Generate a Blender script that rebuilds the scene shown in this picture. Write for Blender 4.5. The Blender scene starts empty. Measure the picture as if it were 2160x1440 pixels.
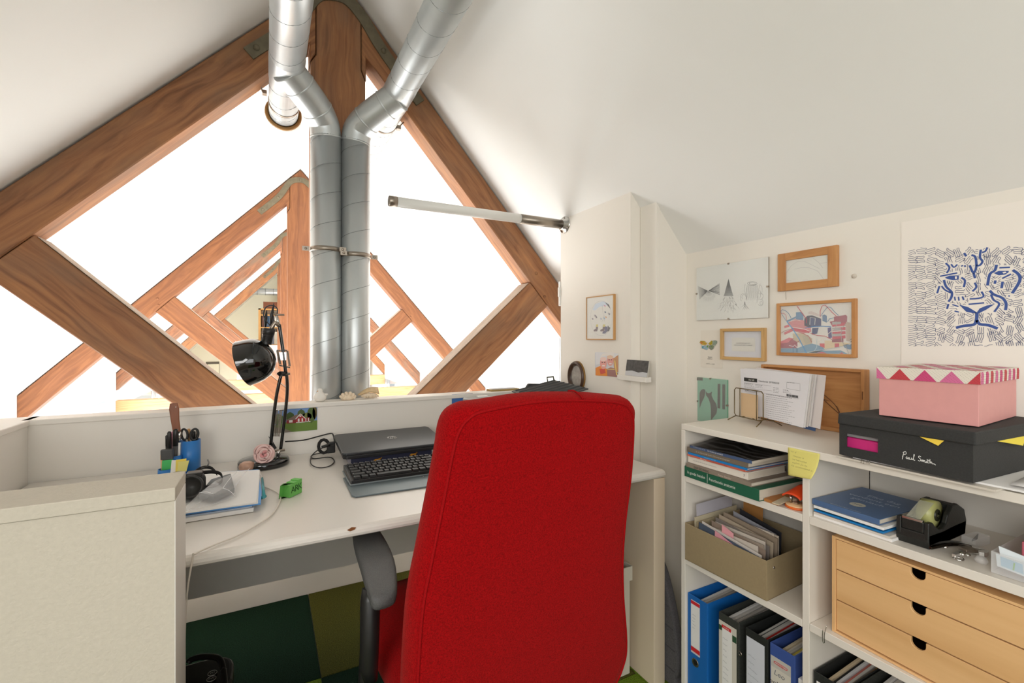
import bpy, bmesh, math, random
from mathutils import Vector, Matrix
random.seed(7)
sc = bpy.context.scene
COL = sc.collection
# ------------------------------------------------ camera, world, lights, exposure
F = 979.0; YAW = math.atan(515 / 979.0); SA, CA = math.sin(YAW), math.cos(YAW); HZ = 712.0; CAMH = 1.2
cam = bpy.data.objects.new('camera', bpy.data.cameras.new('camera')); COL.objects.link(cam)
cam.location = (0, 0, CAMH); cam.rotation_euler = (math.pi / 2, 0, -YAW)
cam.data.sensor_width = 36; cam.data.lens = 36 * F / 2160; cam.data.shift_y = -(720 - HZ) / 2160
cam.data.clip_start = 0.02; cam.data.clip_end = 100
sc.camera = cam
sc.view_settings.view_transform = 'Standard'; sc.view_settings.look = 'None'
sc.view_settings.gamma = 1.0; sc.view_settings.use_curve_mapping = False
sc.view_settings.exposure = 0.0
w = bpy.data.worlds.new('daylight'); sc.world = w; w.use_nodes = True
w.node_tree.nodes['Background'].inputs[0].default_value = (0.75, 0.87, 1.0, 1)
w.node_tree.nodes['Background'].inputs[1].default_value = 1.0
sc.cycles.max_bounces = 10; sc.cycles.diffuse_bounces = 6
sc.cycles.sample_clamp_indirect = 6

def area(name, loc, rot, sx, sy, power, color):
    l = bpy.data.lights.new(name, 'AREA'); l.shape = 'RECTANGLE'; l.size = sx; l.size_y = sy
    l.energy = power; l.color = color
    o = bpy.data.objects.new(name, l); COL.objects.link(o); o.location = loc; o.rotation_euler = rot
    return o
R = math.radians
# daylight at the gable window behind the camera and an unseen roof window added to brighten the right side
area('gable_window_daylight', (-0.3, -2.42, 1.5), (R(90), 0, 0), 1.9, 1.3, 27, (1.0, 0.985, 0.965))
area('added_roof_light', (-1.02, -0.85, 1.455), (0, R(-46.2), 0), 1.0, 1.5, 43, (1.0, 0.985, 0.96))
# lights whitening the hall roof, at added windows hidden below the parapet line
for k, y in enumerate((3.6, 6.4, 9.6)):
    area('added_hall_light', (-1.66, y, -0.65), (0, R(-98), 0), 1.6, 2.0, 200, (0.98, 0.99, 1.0))
    area('added_hall_light', (2.21, y, -0.65), (0, R(98), 0), 1.6, 2.0, 55, (0.98, 0.99, 1.0))

# ------------------------------------------------ picture point -> point on a real plane
def ray(u, v):
    xc = (u - 1080) / F; zc = (HZ - v) / F
    return Vector((SA + xc * CA, CA - xc * SA, zc))
CP = Vector((0, 0, CAMH))
def PX(u, v, X): r = ray(u, v); return CP + r * (X / r.x)
def PY(u, v, Y): r = ray(u, v); return CP + r * (Y / r.y)
def PZ(u, v, Z): r = ray(u, v); return CP + r * ((Z - CAMH) / r.z)

# ------------------------------------------------ materials
MATS = {}
def lin(c): return tuple(((x / 255) / 12.92 if x / 255 <= 0.04045 else ((x / 255 + 0.055) / 1.055) ** 2.4) for x in c)
def mat(name, rgb, rough=0.5, metal=0.0, noise=0.0, nscale=20, bump=0.0, bscale=200, spec=None, alpha=1.0, trans=0.0, sheen=0.0, coat=0.0, ior=None, streak=None):
    """rgb is the surface colour as 0-255 sRGB"""
    if name in MATS: return MATS[name]
    m = bpy.data.materials.new(name); m.use_nodes = True; nt = m.node_tree; b = nt.nodes['Principled BSDF']
    c = lin(rgb); b.inputs['Base Color'].default_value = (*c, 1); b.inputs['Roughness'].default_value = rough
    b.inputs['Metallic'].default_value = metal
    if spec is not None: b.inputs['Specular IOR Level'].default_value = spec
    if ior: b.inputs['IOR'].default_value = ior
    if trans: b.inputs['Transmission Weight'].default_value = trans
    if alpha < 1: b.inputs['Alpha'].default_value = alpha
    if sheen: b.inputs['Sheen Weight'].default_value = sheen
    if coat: b.inputs['Coat Weight'].default_value = coat
    tc = nt.nodes.new('ShaderNodeTexCoord')
    src = tc.outputs['Object']
    if streak:
        mp = nt.nodes.new('ShaderNodeMapping'); mp.inputs['Scale'].default_value = streak
        nt.links.new(src, mp.inputs[0]); src = mp.outputs[0]
    if noise:
        n = nt.nodes.new('ShaderNodeTexNoise'); n.inputs['Scale'].default_value = nscale; n.inputs['Detail'].default_value = 5
        nt.links.new(src, n.inputs['Vector'])
        r = nt.nodes.new('ShaderNodeValToRGB')
        r.color_ramp.elements[0].position = 0.3; r.color_ramp.elements[1].position = 0.7
        r.color_ramp.elements[0].color = (*[x * (1 - noise) for x in c], 1)
        r.color_ramp.elements[1].color = (*[min(1, x * (1 + noise)) for x in c], 1)
        nt.links.new(n.outputs['Fac'], r.inputs[0]); nt.links.new(r.outputs[0], b.inputs['Base Color'])
    if bump:
        n2 = nt.nodes.new('ShaderNodeTexNoise'); n2.inputs['Scale'].default_value = bscale; n2.inputs['Detail'].default_value = 4
        nt.links.new(src, n2.inputs['Vector'])
        bp = nt.nodes.new('ShaderNodeBump'); bp.inputs['Strength'].default_value = bump; bp.inputs['Distance'].default_value = 0.002
        nt.links.new(n2.outputs['Fac'], bp.inputs['Height']); nt.links.new(bp.outputs[0], b.inputs['Normal'])
    MATS[name] = m
    return m
def wood(name, dark, mid, light, rough=0.6, gscale=1.0, patch=0.5, patchcol=None, bump=0.25, attr='grain'):
    """grain runs along the first coordinate of the 'grain' attribute (metres along the piece)"""
    if name in MATS: return MATS[name]
    m = bpy.data.materials.new(name); m.use_nodes = True; nt = m.node_tree; b = nt.nodes['Principled BSDF']
    N = nt.nodes.new; L = nt.links.new
    at = N('ShaderNodeAttribute'); at.attribute_name = attr
    warp = N('ShaderNodeTexNoise'); warp.inputs['Scale'].default_value = 2.2 * gscale; warp.inputs['Detail'].default_value = 2
    mp0 = N('ShaderNodeMapping'); mp0.inputs['Scale'].default_value = (1.2, 4, 4); L(at.outputs['Vector'], mp0.inputs[0]); L(mp0.outputs[0], warp.inputs['Vector'])
    mix = N('ShaderNodeVectorMath'); mix.operation = 'MULTIPLY_ADD'
    L(warp.outputs['Color'], mix.inputs[0]); mix.inputs[1].default_value = (0.15, 0.09, 0.09); L(at.outputs['Vector'], mix.inputs[2])
    mp = N('ShaderNodeMapping'); mp.inputs['Scale'].default_value = (1.6 * gscale, 42 * gscale, 42 * gscale); L(mix.outputs[0], mp.inputs[0])
    n = N('ShaderNodeTexNoise'); n.inputs['Scale'].default_value = 1.0; n.inputs['Detail'].default_value = 7; n.inputs['Roughness'].default_value = 0.6
    L(mp.outputs[0], n.inputs['Vector'])
    r = N('ShaderNodeValToRGB'); e = r.color_ramp.elements
    e[0].position = 0.3; e[0].color = (*lin(dark), 1); e[1].position = 0.72; e[1].color = (*lin(light), 1)
    k = e.new(0.5); k.color = (*lin(mid), 1)
    L(n.outputs['Fac'], r.inputs[0])
    p = N('ShaderNodeTexNoise'); p.inputs['Scale'].default_value = 5 * gscale; p.inputs['Detail'].default_value = 4
    mp2 = N('ShaderNodeMapping'); mp2.inputs['Scale'].default_value = (0.6, 1.6, 1.6); L(at.outputs['Vector'], mp2.inputs[0]); L(mp2.outputs[0], p.inputs['Vector'])
    pr = N('ShaderNodeMapRange'); pr.inputs[1].default_value = 0.45; pr.inputs[2].default_value = 0.68; pr.inputs[3].default_value = 0; pr.inputs[4].default_value = patch
    L(p.outputs['Fac'], pr.inputs[0])
    mx = N('ShaderNodeMix'); mx.data_type = 'RGBA'
    L(pr.outputs[0], mx.inputs[0]); L(r.outputs[0], mx.inputs[6]); mx.inputs[7].default_value = (*lin(patchcol or dark), 1)
    L(mx.outputs[2], b.inputs['Base Color'])
    b.inputs['Roughness'].default_value = rough
    bp = N('ShaderNodeBump'); bp.inputs['Strength'].default_value = bump; bp.inputs['Distance'].default_value = 0.003
    L(n.outputs['Fac'], bp.inputs['Height']); L(bp.outputs[0], b.inputs['Normal'])
    MATS[name] = m
    return m

M_WALL = mat('white_wall_paint', (232, 226, 216), 0.85, noise=0.015, nscale=1.5, bump=0.05, bscale=120)
M_CEIL = mat('white_ceiling_paint', (236, 235, 231), 0.85, noise=0.012, nscale=1.1, bump=0.04, bscale=90)
M_ROUGHW = mat('grainy_white_wallpaper', (196, 188, 173), 0.8, noise=0.03, nscale=140, bump=0.5, bscale=170)
M_TRIM = mat('white_painted_board', (229, 224, 216), 0.5, noise=0.012, nscale=6, bump=0.04, bscale=60)
M_DESK = mat('white_lacquer', (218, 212, 204), 0.3, noise=0.01, nscale=3)
M_SHELF = mat('white_shelf_board', (226, 219, 208), 0.42, noise=0.012, nscale=5)
M_BEAM = wood('old_red_pine', (114, 72, 42), (148, 99, 62), (174, 120, 74), 0.62, 1.0, 0.6, (130, 99, 74))
M_BEAM2 = wood('warm_red_pine', (108, 64, 36), (128, 80, 46), (148, 96, 58), 0.6, 1.0, 0.3, (124, 80, 56))
M_BEAM3 = wood('grey_weathered_pine', (98, 68, 52), (136, 92, 66), (166, 112, 78), 0.7, 1.0, 0.8, (120, 102, 86))
M_TIE = wood('pale_planed_pine', (176, 124, 80), (200, 150, 104), (214, 168, 122), 0.55, 0.8, 0.1)
M_DUST = mat('dusty_beam_top', (176, 158, 142), 0.9, noise=0.1, nscale=30)
M_IRON = mat('grey_green_painted_iron', (112, 104, 84), 0.6, 0.3, noise=0.15, nscale=30, bump=0.3, bscale=60)
M_GALV = mat('galvanized_steel', (196, 200, 200), 0.40, 0.70, noise=0.06, nscale=9, bump=0.06, bscale=30, streak=(1, 1, 0.25))
M_SEAM = mat('galvanized_seam', (140, 144, 144), 0.45, 0.9)
M_CHROME = mat('chrome', (200, 198, 194), 0.18, 1.0)
M_STEEL = mat('brushed_steel', (158, 148, 136), 0.35, 1.0, noise=0.06, nscale=60)
M_BLACK = mat('black_plastic', (26, 25, 24), 0.4)
M_GLOSSBLACK = mat('glossy_black_enamel', (12, 11, 10), 0.08, coat=0.5)
M_DARKGREY = mat('dark_grey_plastic', (70, 70, 70), 0.5)
M_WHITE = mat('white_paper', (232, 230, 228), 0.75)
M_WHITEP = mat('white_plastic', (235, 233, 228), 0.45)
M_GLASS = mat('clear_glass', (255, 255, 255), 0.02, trans=1.0, ior=1.45)

# ------------------------------------------------ mesh building
class MB:
    def __init__(s): s.v = []; s.f = []; s.mi = []; s.g = {}; s.sm = []
    def add(s, vs, fs, mi=0, smooth=False, grain=None):
        o = len(s.v)
        s.v += [Vector(p) for p in vs]
        for i in range(len(vs)):
            s.g[o + i] = grain[i] if grain else tuple(vs[i])
        for f in fs: s.f.append([o + i for i in f]); s.mi.append(mi); s.sm.append(smooth)
        return s
    def box(s, lo, hi, mi=0, along=None):
        x0, y0, z0 = lo; x1, y1, z1 = hi
        vs = [(x0, y0, z0), (x1, y0, z0), (x1, y1, z0), (x0, y1, z0), (x0, y0, z1), (x1, y0, z1), (x1, y1, z1), (x0, y1, z1)]
        gr = None
        if along is not None:
            q = random.random() * 9
            gr = [((v[along] + q), v[(along + 1) % 3] + q, v[(along + 2) % 3]) for v in vs]
        return s.add(vs, [(0, 3, 2, 1), (4, 5, 6, 7), (0, 1, 5, 4), (1, 2, 6, 5), (2, 3, 7, 6), (3, 0, 4, 7)], mi, grain=gr)
    def obox(s, c, ax, ay, az, mi=0, grain=False):
        """box from centre and three half-axis vectors"""
        c = Vector(c); ax, ay, az = Vector(ax), Vector(ay), Vector(az)
        vs = []; gr = []; q = random.random() * 9
        for k in (-1, 1):
            for i, j in ((-1, -1), (1, -1), (1, 1), (-1, 1)):
                vs.append(c + ax * i + ay * j + az * k)
                gr.append((ax.length * i + q, ay.length * j + q, az.length * k))
        return s.add(vs, [(0, 3, 2, 1), (4, 5, 6, 7), (0, 1, 5, 4), (1, 2, 6, 5), (2, 3, 7, 6), (3, 0, 4, 7)], mi, grain=gr if grain else None)
    def prism(s, poly, vec, mi=0, along=None, caps=True, smooth=False):
        """polygon (list of 3-D points) swept by vec; grain along direction 'along'"""
        P = [Vector(p) for p in poly]; V = Vector(vec); n = len(P)
        nrm = Vector((0, 0, 0))
        for i in range(n): nrm += P[i].cross(P[(i + 1) % n])
        if nrm.dot(V) > 0: P.reverse()
        vs = P + [p + V for p in P]
        fs = [tuple(range(n)), tuple(range(2 * n - 1, n - 1, -1))] if caps else []
        fs = [tuple(f) for f in fs]
        fs += [(i, i + n, (i + 1) % n + n, (i + 1) % n) for i in range(n)]
        gr = None
        if along is not None:
            A = Vector(along).normalized(); Vn = V.normalized(); B = A.cross(Vn); q = random.random() * 9
            gr = [(p.dot(A) + q, p.dot(B) + q, p.dot(Vn)) for p in vs]
        return s.add(vs, fs, mi, smooth, gr)
    def tube(s, pts, r, n=12, mi=0, caps=True, smooth=True, closed=False):
        P = [Vector(p) for p in pts]; m = len(P)
        rr = r if isinstance(r, (list, tuple)) else [r] * m
        T = []
        for i in range(m):
            if closed: t = P[(i + 1) % m] - P[i - 1]
            else: t = P[min(i + 1, m - 1)] - P[max(i - 1, 0)]
            T.append(t.normalized())
        up = Vector((0, 0, 1)) if abs(T[0].z) < 0.9 else Vector((0, 1, 0))
        a = T[0].cross(up).normalized(); vs = []
        for i in range(m):
            a = (a - T[i] * a.dot(T[i])).normalized(); b = T[i].cross(a)
            for j in range(n):
                th = 2 * math.pi * j / n
                vs.append(P[i] + (a * math.cos(th) + b * math.sin(th)) * rr[i])
        fs = []
        for i in range(m if closed else m - 1):
            i2 = (i + 1) % m
            for j in range(n):
                j2 = (j + 1) % n
                fs.append((i * n + j, i * n + j2, i2 * n + j2, i2 * n + j))
        s.add(vs, fs, mi, smooth)
        if caps and not closed:
            o = len(s.v) - len(vs)
            s.f.append([o + j for j in range(n)][::-1]); s.mi.append(mi); s.sm.append(False)
            s.f.append([o + (m - 1) * n + j for j in range(n)]); s.mi.append(mi); s.sm.append(False)
        return s
    def lathe(s, prof, origin=(0, 0, 0), axis=(0, 0, 1), n=32, mi=0, smooth=True, sx=1.0):
        """prof = [(radius, height)...] turned about axis"""
        A = Vector(axis).normalized(); up = Vector((0, 1, 0)) if abs(A.y) < 0.9 else Vector((1, 0, 0))
        a = A.cross(up).normalized(); b = A.cross(a); O = Vector(origin); vs = []
        for (r, h) in prof:
            for j in range(n):
                th = 2 * math.pi * j / n
                vs.append(O + A * h + (a * math.cos(th) * sx + b * math.sin(th)) * r)
        fs = []
        for i in range(len(prof) - 1):
            for j in range(n):
                j2 = (j + 1) % n
                fs.append((i * n + j, (i + 1) * n + j, (i + 1) * n + j2, i * n + j2))
        s.add(vs, fs, mi, smooth)
        return s
    def disc(s, c, nrm, r, n=24, mi=0, ry=None, up=(0, 0, 1)):
        A = Vector(nrm).normalized(); b = Vector(up); b = (b - A * b.dot(A)).normalized(); a = b.cross(A); c = Vector(c); ry = ry or r
        vs = [c + a * r * math.cos(2 * math.pi * j / n) + b * ry * math.sin(2 * math.pi * j / n) for j in range(n)]
        return s.add(vs, [tuple(range(n))], mi)
    def quad(s, a, b, c, d, mi=0): return s.add([a, b, c, d], [(0, 1, 2, 3)], mi)
    def ribbon(s, pts, w, nrm, mi=0, lift=0.0):
        """flat ink stroke of width w along pts, lying in the plane with normal nrm"""
        N_ = Vector(nrm).normalized(); P = [Vector(p) + N_ * lift for p in pts]; vs = []
        ww = w if isinstance(w, (list, tuple)) else [w] * len(P)
        for i in range(len(P)):
            t = (P[min(i + 1, len(P) - 1)] - P[max(i - 1, 0)])
            if t.length < 1e-9: t = Vector((0, 1, 0))
            sd = t.normalized().cross(N_) * ww[i] / 2
            vs += [P[i] + sd, P[i] - sd]
        fs = [(2 * i, 2 * i + 2, 2 * i + 3, 2 * i + 1) for i in range(len(P) - 1)]
        return s.add(vs, fs, mi)
    def sheet(s, fn, nu, nv, mi=0, smooth=True, thick=0.0):
        vs = [Vector(fn(i / nu, j / nv)) for j in range(nv + 1) for i in range(nu + 1)]
        fs = [(j * (nu + 1) + i, j * (nu + 1) + i + 1, (j + 1) * (nu + 1) + i + 1, (j + 1) * (nu + 1) + i) for j in range(nv) for i in range(nu)]
        return s.add(vs, fs, mi, smooth)
    def build(s, name, mats, parent=None, bevel=0.0, seg=2, sub=0, solid=0.0, recentre=True, fixn=False):
        me = bpy.data.meshes.new(name)
        off = Vector((0, 0, 0))
        if parent is not None: off = Vector(parent.get('_o', (0, 0, 0)))
        elif recentre and s.v:
            xs = [v.x for v in s.v]; ys = [v.y for v in s.v]; zs = [v.z for v in s.v]
            off = Vector(((min(xs) + max(xs)) / 2, (min(ys) + max(ys)) / 2, min(zs)))
        me.from_pydata([tuple(v - off) for v in s.v], [], s.f)
        if not isinstance(mats, (list, tuple)): mats = [mats]
        for m in mats: me.materials.append(m)
        me.polygons.foreach_set('material_index', s.mi); me.polygons.foreach_set('use_smooth', s.sm)
        at = me.attributes.new('grain', 'FLOAT_VECTOR', 'POINT')
        fl = []
        for i in range(len(s.v)): fl += list(s.g[i])
        at.data.foreach_set('vector', fl)
        me.update()
        if fixn:
            bm = bmesh.new(); bm.from_mesh(me); bmesh.ops.recalc_face_normals(bm, faces=bm.faces); bm.to_mesh(me); bm.free()
        o = bpy.data.objects.new(name, me); COL.objects.link(o)
        if parent is not None: o.parent = parent; o['_o'] = tuple(off)
        else: o.location = off; o['_o'] = tuple(off)
        if solid: md = o.modifiers.new('solid', 'SOLIDIFY'); md.thickness = solid; md.offset = 0
        if bevel:
            md = o.modifiers.new('bevel', 'BEVEL'); md.width = bevel; md.segments = seg; md.limit_method = 'ANGLE'; md.angle_limit = R(40); md.harden_normals = False
        if sub: md = o.modifiers.new('sub', 'SUBSURF'); md.levels = sub; md.render_levels = sub
        return o
def thing(name, label, cat, loc=(0, 0, 0), group=None, rz=0.0, local=False):
    """an Empty at the thing's base; its parts are children. local=True: parts are modelled in the thing's own frame"""
    o = bpy.data.objects.new(name, None); COL.objects.link(o); o.location = loc; o.rotation_euler = (0, 0, rz); o.empty_display_size = 0.05
    o['label'] = label; o['category'] = cat
    if group: o['group'] = group
    o['_o'] = (0, 0, 0) if local else tuple(loc)
    return o
def tag(o, label, cat, group=None):
    o['label'] = label; o['category'] = cat
    if group: o['group'] = group
    return o
def struct(name, mb, m, bevel=0.0, label=None):
    o = mb.build(name, m, bevel=bevel, recentre=False); o['kind'] = 'structure'
    if label: o['label'] = label
    return o
def text(body, p, right, up, size, m, parent, name='lettering', ext=0.0002, align='CENTER', lift=0.0006, shear=0.0, wscale=1.0):
    """flat print: letters as a thin mesh lying on a surface"""
    cu = bpy.data.curves.new('t', 'FONT'); cu.body = body; cu.size = size; cu.align_x = align; cu.align_y = 'CENTER'; cu.shear = shear; cu.resolution_u = 2
    to = bpy.data.objects.new('t', cu); COL.objects.link(to)
    dg = bpy.context.evaluated_depsgraph_get(); me = bpy.data.meshes.new_from_object(to.evaluated_get(dg))
    bpy.data.objects.remove(to)
    Rt = Vector(right).normalized(); U = Vector(up); U = (U - Rt * U.dot(Rt)).normalized(); Nn = Rt.cross(U)
    off = Vector(parent.get('_o', (0, 0, 0)))
    for v in me.vertices:
        q = v.co.copy(); v.co = Vector(p) + Rt * q.x * wscale + U * q.y + Nn * (lift + q.z) - off
    me.materials.clear(); me.materials.append(m); me.name = name
    o = bpy.data.objects.new(name, me); COL.objects.link(o); o.parent = parent; o['_o'] = tuple(off)
    return o
def smooth_path(pts, n=8, closed=False):
    P = [Vector(p) for p in pts]; out = []; m = len(P)
    for i in range(m if closed else m - 1):
        if closed: p0, p1, p2, p3 = P[i - 1], P[i], P[(i + 1) % m], P[(i + 2) % m]
        else: p0, p1, p2, p3 = P[max(i - 1, 0)], P[i], P[i + 1], P[min(i + 2, m - 1)]
        for k in range(n):
            t = k / n
            out.append(0.5 * ((2 * p1) + (p2 - p0) * t + (2 * p0 - 5 * p1 + 4 * p2 - p3) * t * t + (3 * p1 - p0 - 3 * p2 + p3) * t ** 3))
    if not closed: out.append(P[-1])
    return out

# ------------------------------------------------ the room shell
SL, SR, XR, ZR = 1.044, 1.129, 0.2876, 2.876          # roof slopes left/right, ridge x and z
def zl(x): return ZR + SL * (x - XR)
def zrt(x): return ZR - SR * (x - XR)
Y0, Y1 = -2.5, 13.2
KL, KR = -1.75, 2.30                                    # knee walls of the hall
def slope(name, xa, xb, ya, yb, fz, up=0.14):
    poly = [(xa, ya, fz(xa)), (xb, ya, fz(xb)), (xb, ya, fz(xb) + up), (xa, ya, fz(xa) + up)]
    return struct(name, MB().prism(poly, (0, yb - ya, 0)), M_CEIL)
slope('ceiling_left', -2.0, XR, Y0, Y1, zl)
slope('ceiling_right', XR, 2.5, Y0, Y1, zrt)
# floor of the desk room: carpet tiles as pieces
fl = struct('floor', MB().box((-1.62, Y0, -0.2), (2.31, 2.45, -0.006)), mat('floor_screed', (120, 118, 110), 0.9))
def carpet(name, rgb): return mat(name, rgb, 1.0, noise=0.5, nscale=260, bump=0.9, bscale=320, spec=0.1)
C_D, C_O, C_L = carpet('dark_green_carpet', (22, 44, 30)), carpet('olive_carpet', (78, 78, 34)), carpet('lime_carpet', (100, 124, 36))
gx, gy = 0.167, 1.765
pat = {(-1, 0): C_D, (0, 0): C_O, (0, -1): C_D, (-1, -1): C_L, (1, 0): C_D, (1, -1): C_O, (-2, 0): C_D, (-2, -1): C_D, (1, 1): C_L, (2, -1): C_L, (2, -2): C_L, (1, -2): C_L}
for i in range(-4, 4):
    for j in range(-8, 1):
        xa = gx + 0.5 * i; ya = gy + 0.5 * j; xb = xa + 0.5; yb = ya + (0.5 if j < 0 else 0.605)
        xa = max(xa, -1.6); xb = min(xb, 1.465)
        if xb - xa < 0.02: continue
        m = pat.get((i, j)) or (C_D, C_O, C_L)[(i * 5 + j * 3 + i * j) % 3]
        MB().box((xa + 0.001, ya + 0.001, -0.006), (xb - 0.001, yb - 0.001, 0.0)).build('carpet_tile', m, fl, bevel=0.0015, seg=1)
# parapet towards the hall, with its return on the left
pp = MB().box((-1.62, 2.013, 0.26), (2.3, 2.095, 0.921))
struct('wall_parapet', pp, M_TRIM)
struct('trim_1', MB().box((-0.69, 2.008, 0.921), (2.3, 2.1, 0.939)), M_TRIM, 0.003)
struct('wall_left', MB().box((-1.62, 1.1035, 0.0), (-0.672, 2.0125, 0.92)), M_TRIM)
struct('trim_2', MB().box((-1.62, 1.1035, 0.92), (-0.667, 2.1, 0.939)), M_TRIM, 0.003)
struct('wall_back_recess', MB().box((-0.67, 2.372, -0.006), (2.3, 2.44, 0.30)), M_WALL)
# low partition in the left foreground
struct('wall_front_low', MB().box((-1.62, 0.992, 0.0), (-0.1445, 1.102, 0.915)), [M_ROUGHW])
struct('trim_3', MB().box((-1.62, 0.988, 0.916), (-0.1425, 1.1033, 0.939)), M_ROUGHW, 0.0015)
struct('trim_4', MB().box((-0.1443, 0.991, 0.0), (-0.1425, 1.1033, 0.9155)), M_TRIM, 0.001)
# right: wall with the shelves, stepped pillar and side wall with the lamp
def rz_wall(name, x0, x1, ya, yb, m=M_WALL):
    poly = [(x0, ya, 0), (x1, ya, 0), (x1, ya, zrt(x1) + 0.03), (x0, ya, zrt(x0) + 0.03)]
    return struct(name, MB().prism(poly, (0, yb - ya, 0)), m)
rz_wall('wall_right', 1.477, 1.60, Y0, 1.3155)
rz_wall('wall_pillar', 1.331, 1.60, 1.3155, 1.399)
struct('trim_5', MB().prism([(1.313, 1.3125, 0), (1.333, 1.3125, 0), (1.333, 1.3125, zrt(1.333) + 0.02), (1.313, 1.3125, zrt(1.313) + 0.02)], (0, 0.0865, 0)), M_WALL, 0.002)
rz_wall('wall_side', 1.264, 1.60, 1.400, 1.892)
# gable wall behind the camera with its window, left wall of the stair side
gw = MB()
gw.box((-2.0, Y0 - 0.1, -0.2), (-1.3, Y0, zl(-1.3))); gw.box((0.7, Y0 - 0.1, -0.2), (1.6, Y0, zrt(1.2)))
gw.box((-1.3, Y0 - 0.1, -0.2), (0.7, Y0, 0.8)); gw.box((-1.3, Y0 - 0.1, 2.2), (0.7, Y0, 3.0))
struct('wall_gable', gw, M_WALL)
wn = MB().box((-1.3, Y0 - 0.07, 0.8), (0.7, Y0 - 0.06, 2.2))
struct('window_1', wn, M_GLASS)
struct('wall_stair', MB().box((-1.72, Y0, -0.2), (-1.62, 2.1, 1.0)), M_WALL)
rw = MB()  # frame and pane of the roof window added out of view for its light
for (xa, xb, ya, yb) in ((-1.45, -1.38, -1.55, 0.05), (-0.66, -0.60, -1.55, 0.05), (-1.45, -0.60, -1.58, -1.50), (-1.45, -0.60, 0.0, 0.08)):
    rw.prism([(xa, ya, zl(xa) + 0.01), (xb, ya, zl(xb) + 0.01), (xb, ya, zl(xb) - 0.03), (xa, ya, zl(xa) - 0.03)], (0, yb - ya, 0))
struct('trim_6', rw, M_TRIM)
rg = MB().prism([(-1.40, -1.5, zl(-1.40) - 0.004), (-0.64, -1.5, zl(-0.64) - 0.004), (-0.64, -1.5, zl(-0.64) + 0.004), (-1.40, -1.5, zl(-1.40) + 0.004)], (0, 1.5, 0))
struct('window_8', rg, M_GLASS)
# the hall beyond the parapet
hw = MB()
for X0_, X1_ in ((KL - 0.12, KL), (KR, KR + 0.12)):
    hw2 = MB()
    zt = zl(KL) + 0.05 if X0_ < 0 else zrt(KR) + 0.05
    hw2.box((X0_, 2.1, 0.30), (X1_, Y1, zt)); hw2.box((X0_, 2.1, -2.6), (X1_, Y1, -1.6))
    ys = [2.1, 2.7, 4.5, 5.5, 7.3, 8.7, 10.5, Y1]
    for a_, b_ in ((ys[0], ys[1]), (ys[2], ys[3]), (ys[4], ys[5]), (ys[6], ys[7])): hw2.box((X0_, a_, -1.6), (X1_, b_, 0.30))
    struct('wall_hall_left' if X0_ < 0 else 'wall_hall_right', hw2, M_CEIL)
nw = 2  # panes of the added hall windows, out of sight behind the parapet
for y in (3.6, 6.4, 9.6):
    for X_ in (KL - 0.06, KR + 0.06):
        wo = struct('window_%d' % nw, MB().box((X_ - 0.004, y - 0.9, -1.6), (X_ + 0.004, y + 0.9, 0.30)), M_GLASS); nw += 1
struct('wall_far', MB().box((KL - 0.1, Y1, -2.6), (KR + 0.1, Y1 + 0.1, 3.0)), mat('cream_wall_paint', (232, 228, 206), 0.85))
struct('floor_hall', MB().box((KL - 0.1, 2.1, -2.7), (KR + 0.1, Y1, -2.6)), mat('pale_grey_floor', (208, 204, 198), 0.5, noise=0.1, nscale=8))
struct('wall_hall_near', MB().box((KL, 2.445, -2.6), (KR, 2.5, 0.26)), M_CEIL)

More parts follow.
